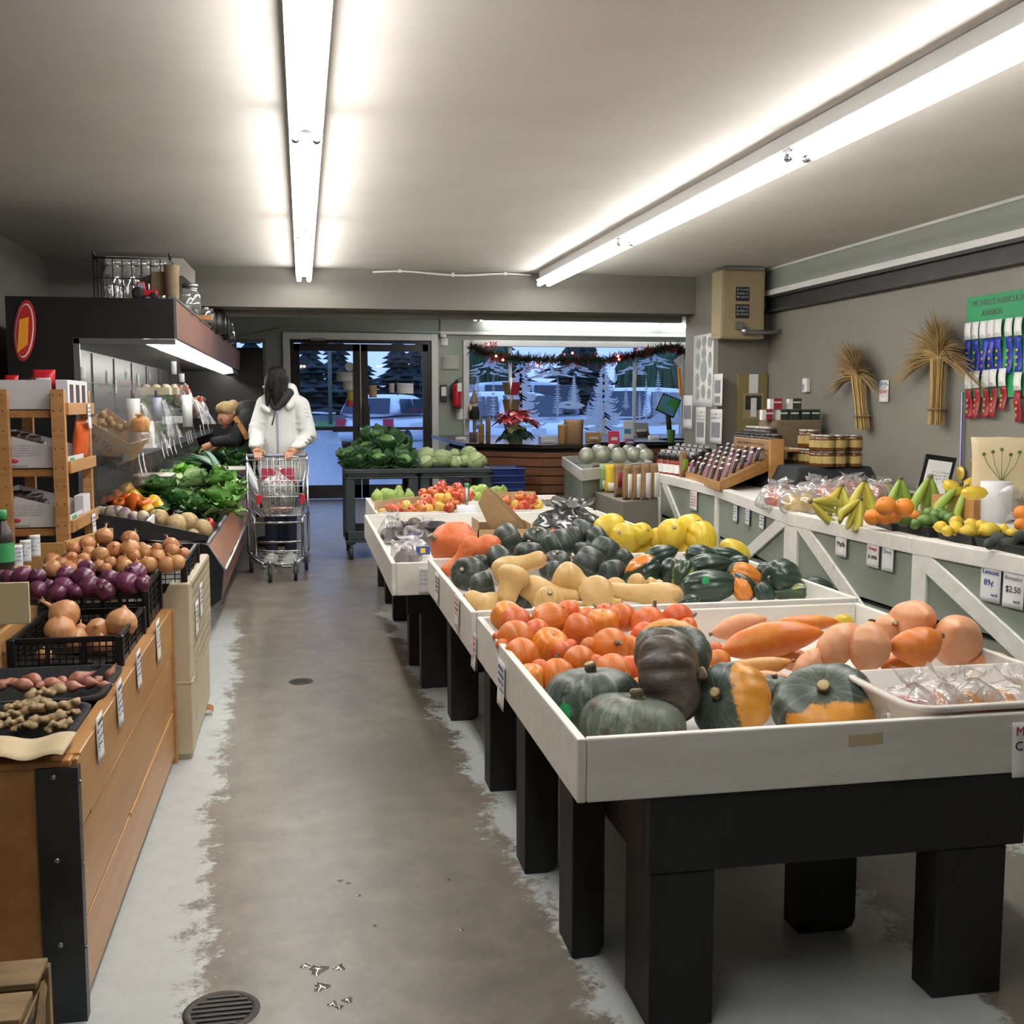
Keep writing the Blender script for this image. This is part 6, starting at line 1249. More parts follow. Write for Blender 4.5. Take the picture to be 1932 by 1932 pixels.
hd = A10(431,779); b = MB(); b.ball(hd,(.09,.085,.11),18,12); fd = V((-.45,-.35,-.82)).normalized(); fs = fd.cross(V((0,0,1))).normalized(); fu = fs.cross(fd)
b.ball(hd + fd * .07,(.07,.07,.07),14,10); b.tube([hd + fd * .1 + fu * .05,hd + fd * .135 + fu * .012],[.009,.015],8); b.ball(hd + fd * .12 - fu * .04,(.03,.03,.025),10,6)
for s_ in (-1,1): b.ball(hd + fs * s_ * .088,(.02,.02,.03),8,6)
nk,sh,hip = A10(447,790,.05),V((-.50,10.55,1.22)),V((-.24,10.6,.92)); limb(b,[hd,nk,sh],[.06,.06,.1]); limb(b,[sh,hip],[.12,.14])
hR,hL = A10(398,838,-.2),A10(418,838,.0)
for h_,s_ in ((hR,-.16),(hL,.16)): m_ = (sh + V((0,s_,-.05)) + h_) / 2 + V((.03,0,-.06)); limb(b,[sh + V((0,s_,-.03)),m_,h_],[.05,.04,.028]); hand(b,h_,(-.7,-.1,-.4),(0,1 if s_ < 0 else -1,0),.1,(-.3,0,-1))
for s_ in (-.1,.1): limb(b,[hip + V((0,s_,-.02)),V((-.2,10.6 + s_,.48)),V((-.22,10.6 + s_,.07))],[.09,.06,.045]); limb(b,[V((-.22,10.6 + s_,.045)),V((-.4,10.6 + s_,.035))],[.04,.032])
body = fuse(b,'body','skin',P2,vox=.006,smooth=3); e = MB(); [e.ball(hd + fd * .105 + fs * s_ * .03 + fu * .05,.01,8,6) for s_ in (-1,1)]; e.build('eyes','snack_dark',body); e = MB(); e.tube([hd + fd * .15 - fs * .02 - fu * .025,hd + fd * .15 + fs * .02 - fu * .025],.005,6); e.build('mouth','stem_brown',body)
b = MB(); limb(b,[nk + V((.02,.02,-.02)),sh,(sh + hip) / 2 + V((0,0,.05)),hip,hip + V((.03,0,-.2))],[.085,.17,.19,.19,.2],18)
for h_,s_ in ((hR,-.16),(hL,.16)): m_ = (sh + V((0,s_,-.05)) + h_) / 2 + V((.03,0,-.06)); limb(b,[sh + V((0,s_,-.0)),m_,h_ + V((.03,0,.02))],[.085,.07,.045],14)
fuse(b,'black_coat','coat_black',P2,vox=.011,smooth=4)
b = MB()
for s_ in (-.1,.1): limb(b,[hip + V((0,s_,-.02)),V((-.2,10.6 + s_,.48)),V((-.21,10.6 + s_,.1))],[.11,.075,.06],14)
fuse(b,'trousers','jeans_navy',P2,vox=.011,smooth=3)
for s_ in (-.1,.1): b = MB(); limb(b,[V((-.2,10.6 + s_,.05)),V((-.42,10.6 + s_,.04))],[.05,.038],12); fuse(b,'shoe','coat_black',P2,vox=.009,smooth=3)
b = MB(); b.ball(A10(429,772),(.105,.105,.075),20,14,fn=lambda d: 1 + .12 * noise.noise(d * 14)); limb(b,[A10(440,766),A10(448,769),A10(455,774)],[.06,.045,.015],12); limb(b,[A10(420,778),A10(415,790)],[.05,.02],10); fuse(b,'fur_hat','fur_tan',P2,vox=.008,smooth=2)
k = MB(); pts = [A10(443,787,-.13),A10(452,800,-.2),A10(462,818,-.22),A10(467,828,-.2)]; 
for p_,q_ in zip(pts,pts[1:]): k.bar(p_,q_,.045,.008,(0,1,.3))
k.build('bag_strap','leather_tan',P2)
# ================================================================ shopping cart
CART = thing('shopping_cart','steel wire shopping cart with red corner guards pushed by the woman in white','shopping cart',(-.19,8.65,0))
mat('guard_red','#c0242c',rough=.35); mat('seat_red','#c0405a','#b83450',rough=.4)
fx0,fx1,fy = -.345,.0,8.40; rx0,rx1,ry = -.445,.03,9.0; zf0,zf1,zr0,zr1 = .50,.77,.50,.90
def cl(i,j,side):   # point on a basket side: i front to rear, j bottom to top
    x = ((fx0 + .02 * (1 - j)) * (1 - i) + (rx0 + .03 * (1 - j)) * i) if side < 0 else ((fx1 - .02 * (1 - j)) * (1 - i) + (rx1 - .03 * (1 - j)) * i)
    return V((x,fy * (1 - i) + ry * i + .03 * (1 - j) * (1 - i),(zf0 * (1 - i) + zr0 * i) * (1 - j) + (zf1 * (1 - i) + zr1 * i) * j))
for side in (-1,1):
    k = MB()
    for q_ in range(17): k.tube([cl(q_ / 16,0,side),cl(q_ / 16,1,side)],.0022,5)
    for j in (0,.25,.5,.75,1): k.tube([cl(0,j,side),cl(1,j,side)],.0055 if j in (0,1) else .0032,6)
    k.build('side_panel','wire',CART)
k = MB()
for q_ in range(9): f = q_ / 8; k.tube([cl(0,0,-1) * (1 - f) + cl(0,0,1) * f,cl(0,1,-1) * (1 - f) + cl(0,1,1) * f],.0024,5)
for j in (0,.22,.55,.85,1): k.tube([cl(0,j,-1),cl(0,j,1)],.0045,6)
k.build('front_panel','wire',CART)
k = MB()
for q_ in range(11): f = q_ / 10; k.tube([cl(0,0,-1) * (1 - f) + cl(0,0,1) * f,cl(1,0,-1) * (1 - f) + cl(1,0,1) * f],.0024,5)
for q_ in range(7): k.tube([cl(q_ / 6,0,-1),cl(q_ / 6,0,1)],.003,5)
k.build('basket_floor','wire',CART)
k = MB()
for q_ in range(11): f = q_ / 10; k.tube([cl(1,0,-1) * (1 - f) + cl(1,0,1) * f,cl(1,1,-1) * (1 - f) + cl(1,1,1) * f],.0022,5)
for j in (.3,.6,1): k.tube([cl(1,j,-1),cl(1,j,1)],.005,6)
k.build('rear_gate','wire',CART)
k = MB(); sy = 8.80; sx0,sx1 = -.375,-.04
for q_ in range(8): f = q_ / 7; k.tube([(sx0 + (sx1 - sx0) * f,sy,.60),(sx0 + (sx1 - sx0) * f,sy - .02,.93)],.0024,5)
for z_ in (.62,.70,.78,.86): k.tube([(sx0,sy,z_),(sx1,sy,z_)],.003,6)
for (a_,b_) in ((sx0,sx0 + .07),(sx1 - .07,sx1)): k.tube([(a_,sy - .02,.90),(a_,sy - .02,.935),(b_,sy - .02,.935),(b_,sy - .02,.90)],.005,6)
cs = k.build('child_seat','wire',CART); k = MB().box((-.33,sy + .03,.72),(-.07,sy + .04,.84)); k.build('seat_flap','seat_red',cs)
k = MB().tube([(rx0 - .005,ry + .08,.93),(rx1 + .005,ry + .08,.93)],.014,12); ho = k.build('handle','roll_grey',CART)
k = MB()
for s_,x0,x1 in ((-1,rx0,-.375),(1,rx1,-.015)):
    k.tube([(x0,ry,.88),(x0 + s_ * .0,ry - .02,.5),(x0,ry - .06,.17)],.011,10); k.tube([(x0,ry - .03,.5),(x1,fy + .1,.47),(x1,fy + .09,.43),(x1,8.66,.20),(x1 + s_ * .0,8.62,.16)],.011,10); k.tube([(x0,ry - .06,.16),(x1 * .5 + x0 * .5,8.7,.15),(x1 - s_ * .06,8.42,.13)],.011,10)
for y,z,a_,b_ in ((8.42,.13,-.305,-.055),(8.66,.27,-.375,-.015),(8.94,.16,rx0,rx1),(8.5,.44,-.375,-.015)): k.tube([(a_,y,z),(b_,y,z)],.009,8)
[k.tube([(x,ry - .02,.9),(x,ry + .06,.93),(x,ry + .09,.93)],.011,10) for x in (rx0,rx1)]; k.build('frame','chrome',CART)
k = MB()
for q_ in range(9): f = q_ / 8; k.tube([(-.305 + .25 * f,8.42,.135),(-.40 + .39 * f,8.9,.165)],.0024,5)
for q_ in range(4): y = 8.45 + q_ * .13; k.tube([(-.33 - .02 * q_,y,.14 + .008 * q_),(-.03 + .01 * q_,y,.14 + .008 * q_)],.0028,5)
k.build('lower_rack','wire',CART)
for x in (fx0 + .01,fx1 - .01): k = MB().prism([(x - .022,fy - .012,.59),(x + .022,fy - .012,.61),(x + .022,fy - .012,.66),(x - .012,fy - .012,.67)],(0,.03,0)); k.build('corner_guard','guard_red',CART,bevel=.004)
for (x,y) in ((-.262,8.37),(-.073,8.43),(rx0 + .02,8.91),(rx1 - .02,8.95)):
    k = MB(); [k.bar((x + s_ * .016,y,.06),(x + s_ * .016,y - .02,.135),.004,.03,(1,0,0)) for s_ in (-1,1)]; k.tube([(x,y - .02,.13),(x,y - .02,.165)],.012,8); co_ = k.build('caster','steel',CART)
    k = MB().lathe([(.02,-.014),(.058,-.014),(.062,-.008),(.062,.008),(.058,.014),(.02,.014)],24,M=Matrix.Rotation(PI / 2,3,'Y'),c=(x,y,.062)); k.build('wheel','rubber',co_)
o = bag('clear bag of carrots and greens standing in the cart basket',(-.2,8.62,.515),(.13,.1),.36,m='produce_wrap',seed=12,neck=.25); k = MB()
for i in range(12): k.tube([(-.26 + .014 * i,8.55,.53 + .01 * (i % 3)),(-.25 + .014 * i,8.66,.54)],[.012,.008],8)
k.build('carrots','kuri',o); leafy_ = leafy('greens',None,None,0,0,22,0,'kale_green',20,.4,.2,p=V((-.16,8.62,.58))); leafy_.parent = o; leafy_.location = V((-.16,8.62,.58)) - o.location
# ================================================================ cabbage carts and cabbages
def ucart(label,x0,x1,y0,y1):
    r = thing('utility_cart',label,'cart',((x0 + x1) / 2,(y0 + y1) / 2,0),'grey utility carts'); m = 'dark_grey_plastic'
    k = MB().box((x0,y0,.70),(x1,y1,.72)); [k.box(a_,b_) for a_,b_ in (((x0,y0,.72),(x1,y0 + .03,.785)),((x0,y1 - .03,.72),(x1,y1,.785)),((x0,y0,.72),(x0 + .03,y1,.785)),((x1 - .03,y0,.72),(x1,y1,.785)))]; k.box((x0 - .008,y0 - .012,.745),(x1 + .008,y0 + .01,.79)); k.build('top_tray',m,r,bevel=.008)
    k = MB().box((x0,y0,.15),(x1,y1,.17)); k.box((x0,y0,.17),(x1,y0 + .025,.25)); k.box((x0,y1 - .025,.17),(x1,y1,.25)); k.box((x0,y0,.17),(x0 + .025,y1,.25)); k.box((x1 - .025,y0,.17),(x1,y1,.25)); k.build('lower_tray',m,r,bevel=.006)
    for x in (x0,x1 - .085):
        for y in (y0 + .005,y1 - .085): k = MB().box((x,y,.13),(x + .085,y + .08,.72)); k.build('upright',m,r,bevel=.012); k = MB().tube([(x + .045,y + .02,.13),(x + .045,y + .02,.09)],.014,8); k.lathe([(.02,-.018),(.05,-.018),(.055,0),(.05,.018),(.02,.018)],20,M=Matrix.Rotation(PI / 2,3,'Y'),c=(x + .045,y + .02,.055)); k.build('caster','rubber',r)
ucart('grey utility cart carrying dark leafy cabbages',.35,.985,9.45,10.1); ucart('grey utility cart carrying smooth pale cabbages',1.0,1.63,9.45,10.1)
mat('cabbage_pale','#9cb178','#b4c592',sc=2.5,rough=.45,lo=.4,hi=.7,patch=('#c4d0a8',7,.6,.68),bump=.2,bs=10,rv=.05); leafmat('savoy_leaf','#2f5330','#3d6638','#6a8a58'); leafmat('savoy_heart','#557f40','#6a9450','#9ab87a')
b = MB(); b.ball((0,0,0),(1,1,.9),32,20,fn=lambda d: 1 + .035 * noise.noise(d * 2.5) + .01 * math.sin(math.atan2(d.y,d.x) * 7 + d.z * 4)); PROTO['cab'] = b.build('pale_cabbage','cabbage_pale',org=(0,0,0))
k = MB()
for i in range(3):
    a_ = i * 2.1; k.grid(lambda u,v,a_=a_: V((math.cos(a_ + (u - .5) * 1.7) * math.cos(v * 1.45) * 1.03,math.sin(a_ + (u - .5) * 1.7) * math.cos(v * 1.45) * 1.03,.93 * math.sin(v * 1.45))) * (1 + .05 * (abs(u - .5) * 2) ** 3),8,8)
k.build('outer_leaf','cabbage_pale',PROTO['cab'],solid=.02)
def c7(x,y): return 640 + x / 3.864,780 + y / 3.864
L = [(635,310,66),(752,330,73),(632,352,56),(840,302,48),(850,358,52),(908,348,45),(948,302,66),(988,350,70),(1030,345,48),(720,345,50)]
pts = [c7(x,y) for x,y,r in L]; lb = row_labels(pts,'smooth pale cabbage','the pale cabbages',6)
for i,(x,y,r) in enumerate(L): p = ay(*pts[i],9.62 + .25 * (1 if y < 330 else .0)); dup(PROTO['cab'],p,qaxis(rax(.8),i),r / 3.864 * dep(p) / F_PX,lb[i],'pale cabbages')
b = MB(); R = random.Random(4); b.ball((0,0,0),(.72,.72,.66),24,14); PROTO['sav'] = b.build('savoy_cabbage','savoy_heart',org=(0,0,0)); k = MB()
for i in range(13):
    a_ = i * 2.4; e = -.25 + .85 * (i / 13); 
    def fn(u,v,a_=a_,e=e,i=i):
        uu = (u - .5) * 2; r_ = .55 + .75 * v; ang_ = a_ + uu * .75 * (math.sin(min(1,v * .9 + .1) * PI * .8)); z = -.45 + (.2 + e) * v + .55 * v * v * (e > .1) + .06 * noise.noise(V((u * 6,v * 6,i)))
        rr = r_ * (1 - .25 * max(0,e) * v) + .08 * abs(uu) ** 2; return V((rr * math.cos(ang_),rr * math.sin(ang_),z + .12 * abs(uu) ** 2))
    k.grid(fn,8,7)
k.build('outer_leaves','savoy_leaf',PROTO['sav'],solid=.02)
L = [(118,345,92),(290,340,84),(475,350,84),(205,262,96),(345,225,115),(440,280,100),(70,310,74),(250,180,90)]
pts = [c7(x,y) for x,y,r in L]; lb = row_labels(pts,'dark leafy cabbage','the leafy cabbages',8)
for i,(x,y,r) in enumerate(L): p = ay(*pts[i],9.62 + .3 * (y < 300) + .1 * (y < 220)); dup(PROTO['sav'],p,qaxis(TOCAM * .6 + UP + RIGHT * R3.uniform(-.4,.4),i * 1.4),.95 * r / 3.864 * dep(p) / F_PX,lb[i],'leafy cabbages')
def basket(label,c,w,d,h,m,group):
    b = MB(); c = V(c); n = 4
    P = lambda e,z: [c + V((sx * (w / 2 - e),sy * (d / 2 - e),z)) for sx,sy in ((-1,-1),(1,-1),(1,1),(-1,1))]
    rings = [P(.03,0),P(.0,h - .015),P(-.012,h - .015),P(-.012,h),P(.006,h),P(.036,.01)]
    b.add([p for r_ in rings for p in r_],[(i * 4 + k_,i * 4 + (k_ + 1) % 4,(i + 1) * 4 + (k_ + 1) % 4,(i + 1) * 4 + k_) for i in range(5) for k_ in range(4)] + [(3,2,1,0),(20,21,22,23)])
    return tag(b.build('shopping_basket',m,bevel=.012),label,'basket',group)
mat('basket_blue','#1d2f6e','#24397f',sc=5,rough=.4); mat('basket_green','#2a6a4a','#317a54',sc=5,rough=.4)
for i in range(9): c = ay(953,868,10.25); basket(f'blue shopping basket, {"topmost" if i == 8 else ORD[8 - i] + " below the topmost" if i < 8 else ""} of the stack by the counter',(c.x,10.25,.09 + .066 * i),.31,.40,.13,'basket_blue','stacked blue baskets')
k = MB(); c = ay(953,900,10.25); k.box((c.x - .15,10.06,0),(c.x + .15,10.44,.085)); tag(k.build('basket_stand','black_plastic',bevel=.005),'low black stand under the blue baskets','stand')
for i in range(5): c = ay(873,912,9.9); basket(f'green basket, {ORD[i]} from the bottom of the pile on the grey cart',(c.x,9.8,.255 + .05 * i),.17,.3,.1,'basket_green','green baskets on the cart')
film('smoke_plastic',tint='#8c8c8c',clear=.66,rough=.16,crinkle=.6,cs=9,body='#4a4a4e',bodyw=.5)
# ================================================================ apples, pears, beets
mat('apple_red','#b8402e','#d6a24a',sc=1.5,rough=.28,coat=.2,lo=.46,hi=.74,rv=.12,st=(1,1,.5)); mat('apple_yellow','#d8b44e','#c9743a',sc=1.5,rough=.3,coat=.2,lo=.5,hi=.75,rv=.08); mat('apple_green','#8fae4a','#a3bd5c',sc=2,rough=.3,rv=.06); mat('pear_green','#7f9a48','#94ab58',sc=4,rough=.4,rv=.06); mat('beet','#4a3a40','#5a484c',sc=5,rough=.7,bump=.3,bs=20)
ap = smooth([(.02,-.72),(.2,-.84),(.5,-.88),(.8,-.6),(1,-.02),(.98,.4),(.75,.74),(.42,.82),(.18,.72),(.02,.6)],2)
for key,nm,m in (('ar','apple','apple_red'),('ay','apple','apple_yellow'),('ag','apple','apple_green')):
    b = MB(); b.lathe(ap,20,fn=lambda t,u,r: r * (1 + .03 * math.sin(t * 5) * (1 - u))); PROTO[key] = b.build(nm,m,org=(0,0,0)); k = MB().tube([(0,0,.6),(.04,0,1.0)],[.05,.06],6); k.build('stem','stem_brown',PROTO[key])
b = MB(); b.lathe(smooth([(.03,-1),(.4,-1.0),(.85,-.6),(1,-.1),(.85,.4),(.55,.85),(.42,1.2),(.25,1.4),(.03,1.4)],2),20); PROTO['pe'] = b.build('pear','pear_green',org=(0,0,0)); k = MB().tube([(0,0,1.35),(.06,0,1.8)],.06,6); k.build('stem','stem_brown',PROTO['pe'])
ZA = (9.0,)
def heap(L,names,pile,grp,z0,z1,py0,py1,tol,spin=1):
    pts = [c7(x,y) for x,y,*_ in L]; lb = row_labels(pts,names,pile,tol)
    for i,q_ in enumerate(L): p = az(*pts[i],zheap(pts[i][1],py0,z0,py1,z1)); dup(PROTO[q_[3]],p,qaxis(rax(.5),i),1.04 * q_[2] / 3.864 * dep(p) / F_PX,lb[i],grp)
L = [(370,690,36,'ar'),(415,706,38,'ar'),(450,686,38,'ar'),(487,680,45,'ay'),(320,720,28,'ay'),(600,690,58,'ar'),(635,630,45,'ar'),(680,580,45,'ar'),(745,535,44,'ar'),(718,562,42,'ar'),(732,620,44,'ay'),(795,625,45,'ay'),(692,660,42,'ar'),(735,685,45,'ay'),(800,690,45,'ar'),(842,662,40,'ar'),(862,550,44,'ar'),(900,580,42,'ar'),(800,572,40,'ar'),(612,582,34,'ar'),(555,700,42,'ar'),(650,702,40,'ay'),(850,600,40,'ar'),(950,600,40,'ar'),(910,620,40,'ar'),(520,710,34,'ar')]
heap(L,['yellow apple' if q_[3] == 'ay' else 'red apple' for q_ in L],'the main apple heap','red and yellow apples',.645,.80,967,918,11)
L = [(1215,640,42,'ar'),(1235,688,42,'ar'),(1278,668,38,'ay'),(1320,612,44,'ar'),(1322,682,42,'ar'),(1402,627,44,'ar'),(1362,665,42,'ar'),(1412,652,40,'ay'),(1452,668,38,'ay'),(1396,692,34,'ar'),(1270,705,34,'ar'),(1180,690,34,'ar')]
heap(L,['yellow apple' if q_[3] == 'ay' else 'red apple' for q_ in L],'the counter side apples','apples near the black bag',.64,.72,962,940,9)
L = [(985,566,38,'ag'),(965,592,38,'ag'),(1042,552,38,'ag'),(1008,606,34,'ag')]; heap(L,'green apple','the green apples','green apples',.72,.75,936,920,8)
L = [(275,606,42,'pe'),(342,588,46,'pe'),(432,590,46,'pe'),(512,596,34,'pe'),(1128,560,28,'pe'),(1162,560,28,'pe'),(1198,556,28,'pe'),(385,598,36,'pe')]
heap(L,'green pear','the pear row','green pears',.69,.70,940,925,30)
mat('card_pale','#c2a888','#b69b7a',sc=5,rough=.8)
k = MB(); P = [az(*c7(x,y),.66) for x,y in ((262,700),(600,690))]; k.prism([P[0] + V((0,.06,-.1)),P[1] + V((0,.06,-.1)),P[1] + V((0,.06,.075)),P[0] + V((0,.06,.05))],(0,.012,0)); o = tag(k.build('cardboard_divider','card_pale'),'cardboard divider between the pears and the red apples','divider'); k = MB().box(P[0] + V((.05,.057,.0)),P[0] + V((.08,.0605,.012))); k.build('print','ink_grey',o)
k = MB(); P = [ay(*c7(x,y),7.75) for x,y in ((1110,690),(1432,690),(1432,568),(1110,574))]; k.prism(P,(0,.012,0)); tag(k.build('cardboard_divider','cardboard'),'cardboard divider behind the counter side apples','divider')
# signs on the apple table
for (px,py,l,w_) in ((800,980,'blue edged apple sign on the white board beside the paper roll',.15),(985,974,'blue edged apple sign on the white board behind the paper bags',.12)):
    c = ay(px,py,6.998); r = paper_sign('apple_sign',l,'sign',c,(1,0,0),(0,0,1),w_,.075,texts=(('BC Grown',.028,'ink_blue',0,.018),),scr=None); k = MB(); scribble(k,c + V((-w_ * .3,-.0045,-.018)),(1,0,0),(0,0,1),w_ * .6,1,.02,5); k.build('second_line','ink_red' if px > 900 else 'ink_teal',r)
    k = MB(); [k.bar(c + V((a_,-.0042,b_)),c + V((d_,-.0042,e_)),.002,.0008,(0,1,0)) for a_,b_,d_,e_ in ((-w_ / 2,.036,w_ / 2,.036),(-w_ / 2,.036,-w_ / 2,-.036),(w_ / 2,.036,w_ / 2,-.036))]; k.build('border','ink_blue',r)
# bag roll on its steel post, paper bags in a box, beets, black bag
c = az(881,1000,.53); PR = thing('bag_roll','white roll of bags on a steel post between the apples and the squashes','bag roll',(c.x,c.y,.527)); h = ay(881,953,c.y).z; r_ = 19.5 * dep(c) / F_PX
k = MB().lathe([(.018,.527),(r_,.527),(r_,h),(.018,h)],28,(c.x,c.y,0)); k.build('roll','roll_white',PR); k = MB(); zt = ay(882,915,c.y).z; k.tube([(c.x,c.y,h - .1),(c.x,c.y,zt)],.011,12); po = k.build('post','steel',PR); k = MB().tube([(c.x,c.y,zt - .01),(c.x,c.y,zt + .012)],.015,12); k.build('cap','label_green',po)
yb = 5.9; k = MB(); P = [ay(*c7(x,y),yb) for x,y in ((1010,850),(1400,830),(1410,900),(1020,905))]; z0 = .527; x0,x1 = P[0].x,P[1].x; zt = P[0].z
BX = thing('open_box','open cardboard box holding kraft paper bags behind the squashes','box',((x0 + x1) / 2,yb + .1,z0))
for a_,b_,nm in (((x0,yb,z0),(x1,yb + .006,zt),'box_side'),((x0,yb,z0),(x0 + .006,yb + .22,zt + .05),'box_side'),((x1 - .006,yb,z0),(x1,yb + .22,zt + .03),'box_side'),((x0,yb + .214,z0),(x1,yb + .22,zt + .02),'box_side')): k = MB().box(a_,b_); k.build(nm,'cardboard',BX)
for i in range(4):
    P = [ay(*c7(x + i * 12,y - i * 6),yb + .05 + .035 * i) for x,y in ((1015,660),(1055,560),(1120,610),(1345,845),(1220,850),(1100,845))]; k = MB().prism(P,(0,.012,.004)); tag(k.build('kraft_bag','kraft',bevel=.002),f'kraft paper bag leaning in the open box, {["nearest the camera", "second in the row", "third in the row", "rearmost of the row"][i]}','paper bag','kraft bags in the open box')
bag('smoky clear bag of dark greens slumped beside the kraft bags',V((1.50,6.1,.53)),(.2,.18),.27,[('dark_greens','kale_dark',[(-.06,0,.07,.08),(.06,.02,.07,.085),(0,-.05,.06,.07)])],m='smoke_plastic',seed=21,neck=.75,mess=.15,cat='bag')
for i,(x,y,r,h,l,inn) in enumerate(((385,905,.085,.19,'clear bag of beets standing at the aisle corner',1),(500,1085,.09,.17,'clear bag of beets lying at the front of the beet tray',1),(600,935,.10,.16,'clear bag of beets with a blue label by the orange squash',1),(560,1010,.07,.12,'crumpled clear bag between the labelled beet bags',0))):
    p = az(*c7(x,y),.56); p.z = .53; o = bag(l,p,r,h,[('beet','beet',[(-.03,-.02,.05,.042),(.03,.0,.05,.04),(0,.02,.09,.036)])] if inn else (),m='clear_plastic',seed=i + 30,group='bags of beets',neck=.45)
    if i in (1,2): k = MB(); q_ = ay(*c7(610,1000) if i == 1 else c7(535,905),p.y - r * .9); k.box(q_ + V((-.035,-.002,-.02)),q_ + V((.035,.0,.02))); lo_ = k.build('bag_label','ink_blue',o); k = MB().box(q_ + V((-.012,-.004,-.012)),q_ + V((.012,-.002,.012))); k.build('label_mark','spaghetti' if i == 1 else 'paper',lo_)
b = MB(); b.ball((0,0,0),(1,1,.9),20,14,fn=lambda d: 1 + .08 * noise.noise(d * 2)); PROTO['bee'] = b.build('beet','beet',org=(0,0,0)); k = MB().tube([(0,0,.8),(.1,0,1.3)],[.2,.1],8); k.build('stalk','stem_brown',PROTO['bee'])
for x,y,r,l in ((545,825,68,'loose dusty beet behind the aisle corner bag'),(440,820,46,'loose beet half hidden by the aisle corner bag'),(610,850,50,'loose beet beside the black tray')): p = az(*c7(x,y),.63); dup(PROTO['bee'],p,qaxis(rax()),r / 3.864 * dep(p) / F_PX,l,'loose beets')
p,q_ = az(*c7(625,840),.64),az(*c7(790,835),.64); tub('black_tray','small black tray behind the loose beets',p.x,q_.x,p.y - .02,p.y + .3,.53,.65,'tray_black',cat='tray')
# ================================================================ counter along the right-hand wall
mat('sage_board','#80877a','#8a9184',sc=3,rough=.5,bump=.08,bs=40); mat('gap_dark','#1b1c1a',rough=.9)
CP = [V((2.715,8.114,0)),V((2.654,6.733,0)),V((2.385,5.041,0)),V((2.42,3.979,0)),V((2.62,2.55,0))]; CZ = .81
CT_ = 'white framed grey green counter section'
def hit(px,py,i,off=.0):
    P,Q = CP[i],CP[i + 1]; d = (Q - P).normalized(); n = V((d.y,-d.x,0)); r = ray(px,py); t = (P - CAM + n * off).dot(n) / r.dot(n); return CAM + r * t,-d if d.y > 0 else d,n
lab_ = ('farthest counter section, under the bottles and the stepped rack','counter section with three price cards in a row','counter section below the bananas and oranges','counter section below the lemons, nearest the camera')
for i in range(4):
    P,Q = CP[i],CP[i + 1]; d = (Q - P).normalized(); n = V((d.y,-d.x,0)); L_ = (Q - P).length
    c = thing('produce_counter','white framed grey green ' + lab_[i],'counter',(P + Q) / 2 + V((.4,0,0)),'grey green counter sections')
    def pr(nm,a,b_,z0,z1,o0,o1,m,par=None,bev=0):
        k = MB(); A_,B_ = P + d * a,P + d * b_; k.prism([A_ + n * o0 + V((0,0,z0)),B_ + n * o0 + V((0,0,z0)),B_ + n * o1 + V((0,0,z0)),A_ + n * o1 + V((0,0,z0))],(0,0,z1 - z0)); return k.build(nm,m,par or c,bevel=bev)
    pr('front_panel',0,L_,.5,.76,-.03,-.008,'sage_board'); pr('front_panel',0,L_,0,.475,-.03,-.008,'sage_board'); pr('gap',0,L_,.475,.5,-.035,-.028,'gap_dark')
    pr('top_rail',0,L_,.745,CZ,-.06,.008,'white_paint',bev=.004); pr('post',.0,.085,0,.745,-.02,.006,'white_paint',bev=.003)
    if i in (1,): pr('post',L_ - .085,L_,0,.745,-.02,.006,'white_paint',bev=.003)
    for (pa,pb) in {0: [((1252,908),(1284,990))],1: [((1484,978),(1398,1056))],2: [((1502,978),(1612,1135))],3: [((1738,1052),(1945,1245))]}[i]:
        a_,_,_ = hit(*pa,i,.0); b_,_,_ = hit(*pb,i,.0); k = MB().bar(a_,b_ + (b_ - a_) * .5,.075,.014,n); k.build('brace','white_paint',c,bevel=.003)
    k = MB().prism([P + V((.05,0,.765)),Q + V((.05,0,.765)),V((3.85,Q.y,.765)),V((3.85,P.y,.765))],(0,0,.03)); k.build('counter_top','white_paint',c)
ZC = .795
# price cards
def ccard(px,py,i,w,h,l,texts=(),scr=None):
    c,xd,n = hit(px,py,i,.002); return paper_sign('price_card',l,'sign',c,V((0,0,1)).cross(n) * 1,(0,0,1),w,h,texts=texts,scr=scr,group='price cards on the counter',curl=.003)
ccard(1309,944,0,.15,.14,'price card with a red heading on the farthest counter section',scr=('ink_red',5,.013))
for px,l in ((1388,'first of three'),(1411,'middle one of three'),(1438,'last of three')): ccard(px,966 + (px - 1388) * .25,1,.095,.115,f'white price card, {l} in a row on the counter',scr=('ink_blue',5,.011))
ccard(1588,1022,2,.095,.135,'price card for bananas on the counter front',(('Bananas',.022,'ink_teal',0,.035),('99¢/lb',.03,'ink_black',0,-.012)))
ccard(1648,1042,2,.095,.13,'price card for navel oranges on the counter front',(('Navel',.022,'ink_red',0,.042),('Oranges',.02,'ink_red',0,.016),('$1.89/lb',.022,'ink_black',0,-.022)))
ccard(1676,1050,2,.085,.125,'price card for limes with a folded blue corner',(('Limes',.026,'ink_grey',0,.02),))
ccard(1870,1100,3,.098,.14,'price card for lemons on the counter front',(('Lemons',.026,'ink_blue',0,.04),('89¢',.034,'ink_blue',-.008,.0),('each',.018,'ink_blue',.022,-.042)))
ccard(1913,1111,3,.098,.14,'price card for avocados on the counter front',(('Avocados',.021,'ink_grey',0,.038),('$2.50',.032,'ink_black',0,-.004),('each',.018,'ink_black',.02,-.045)))
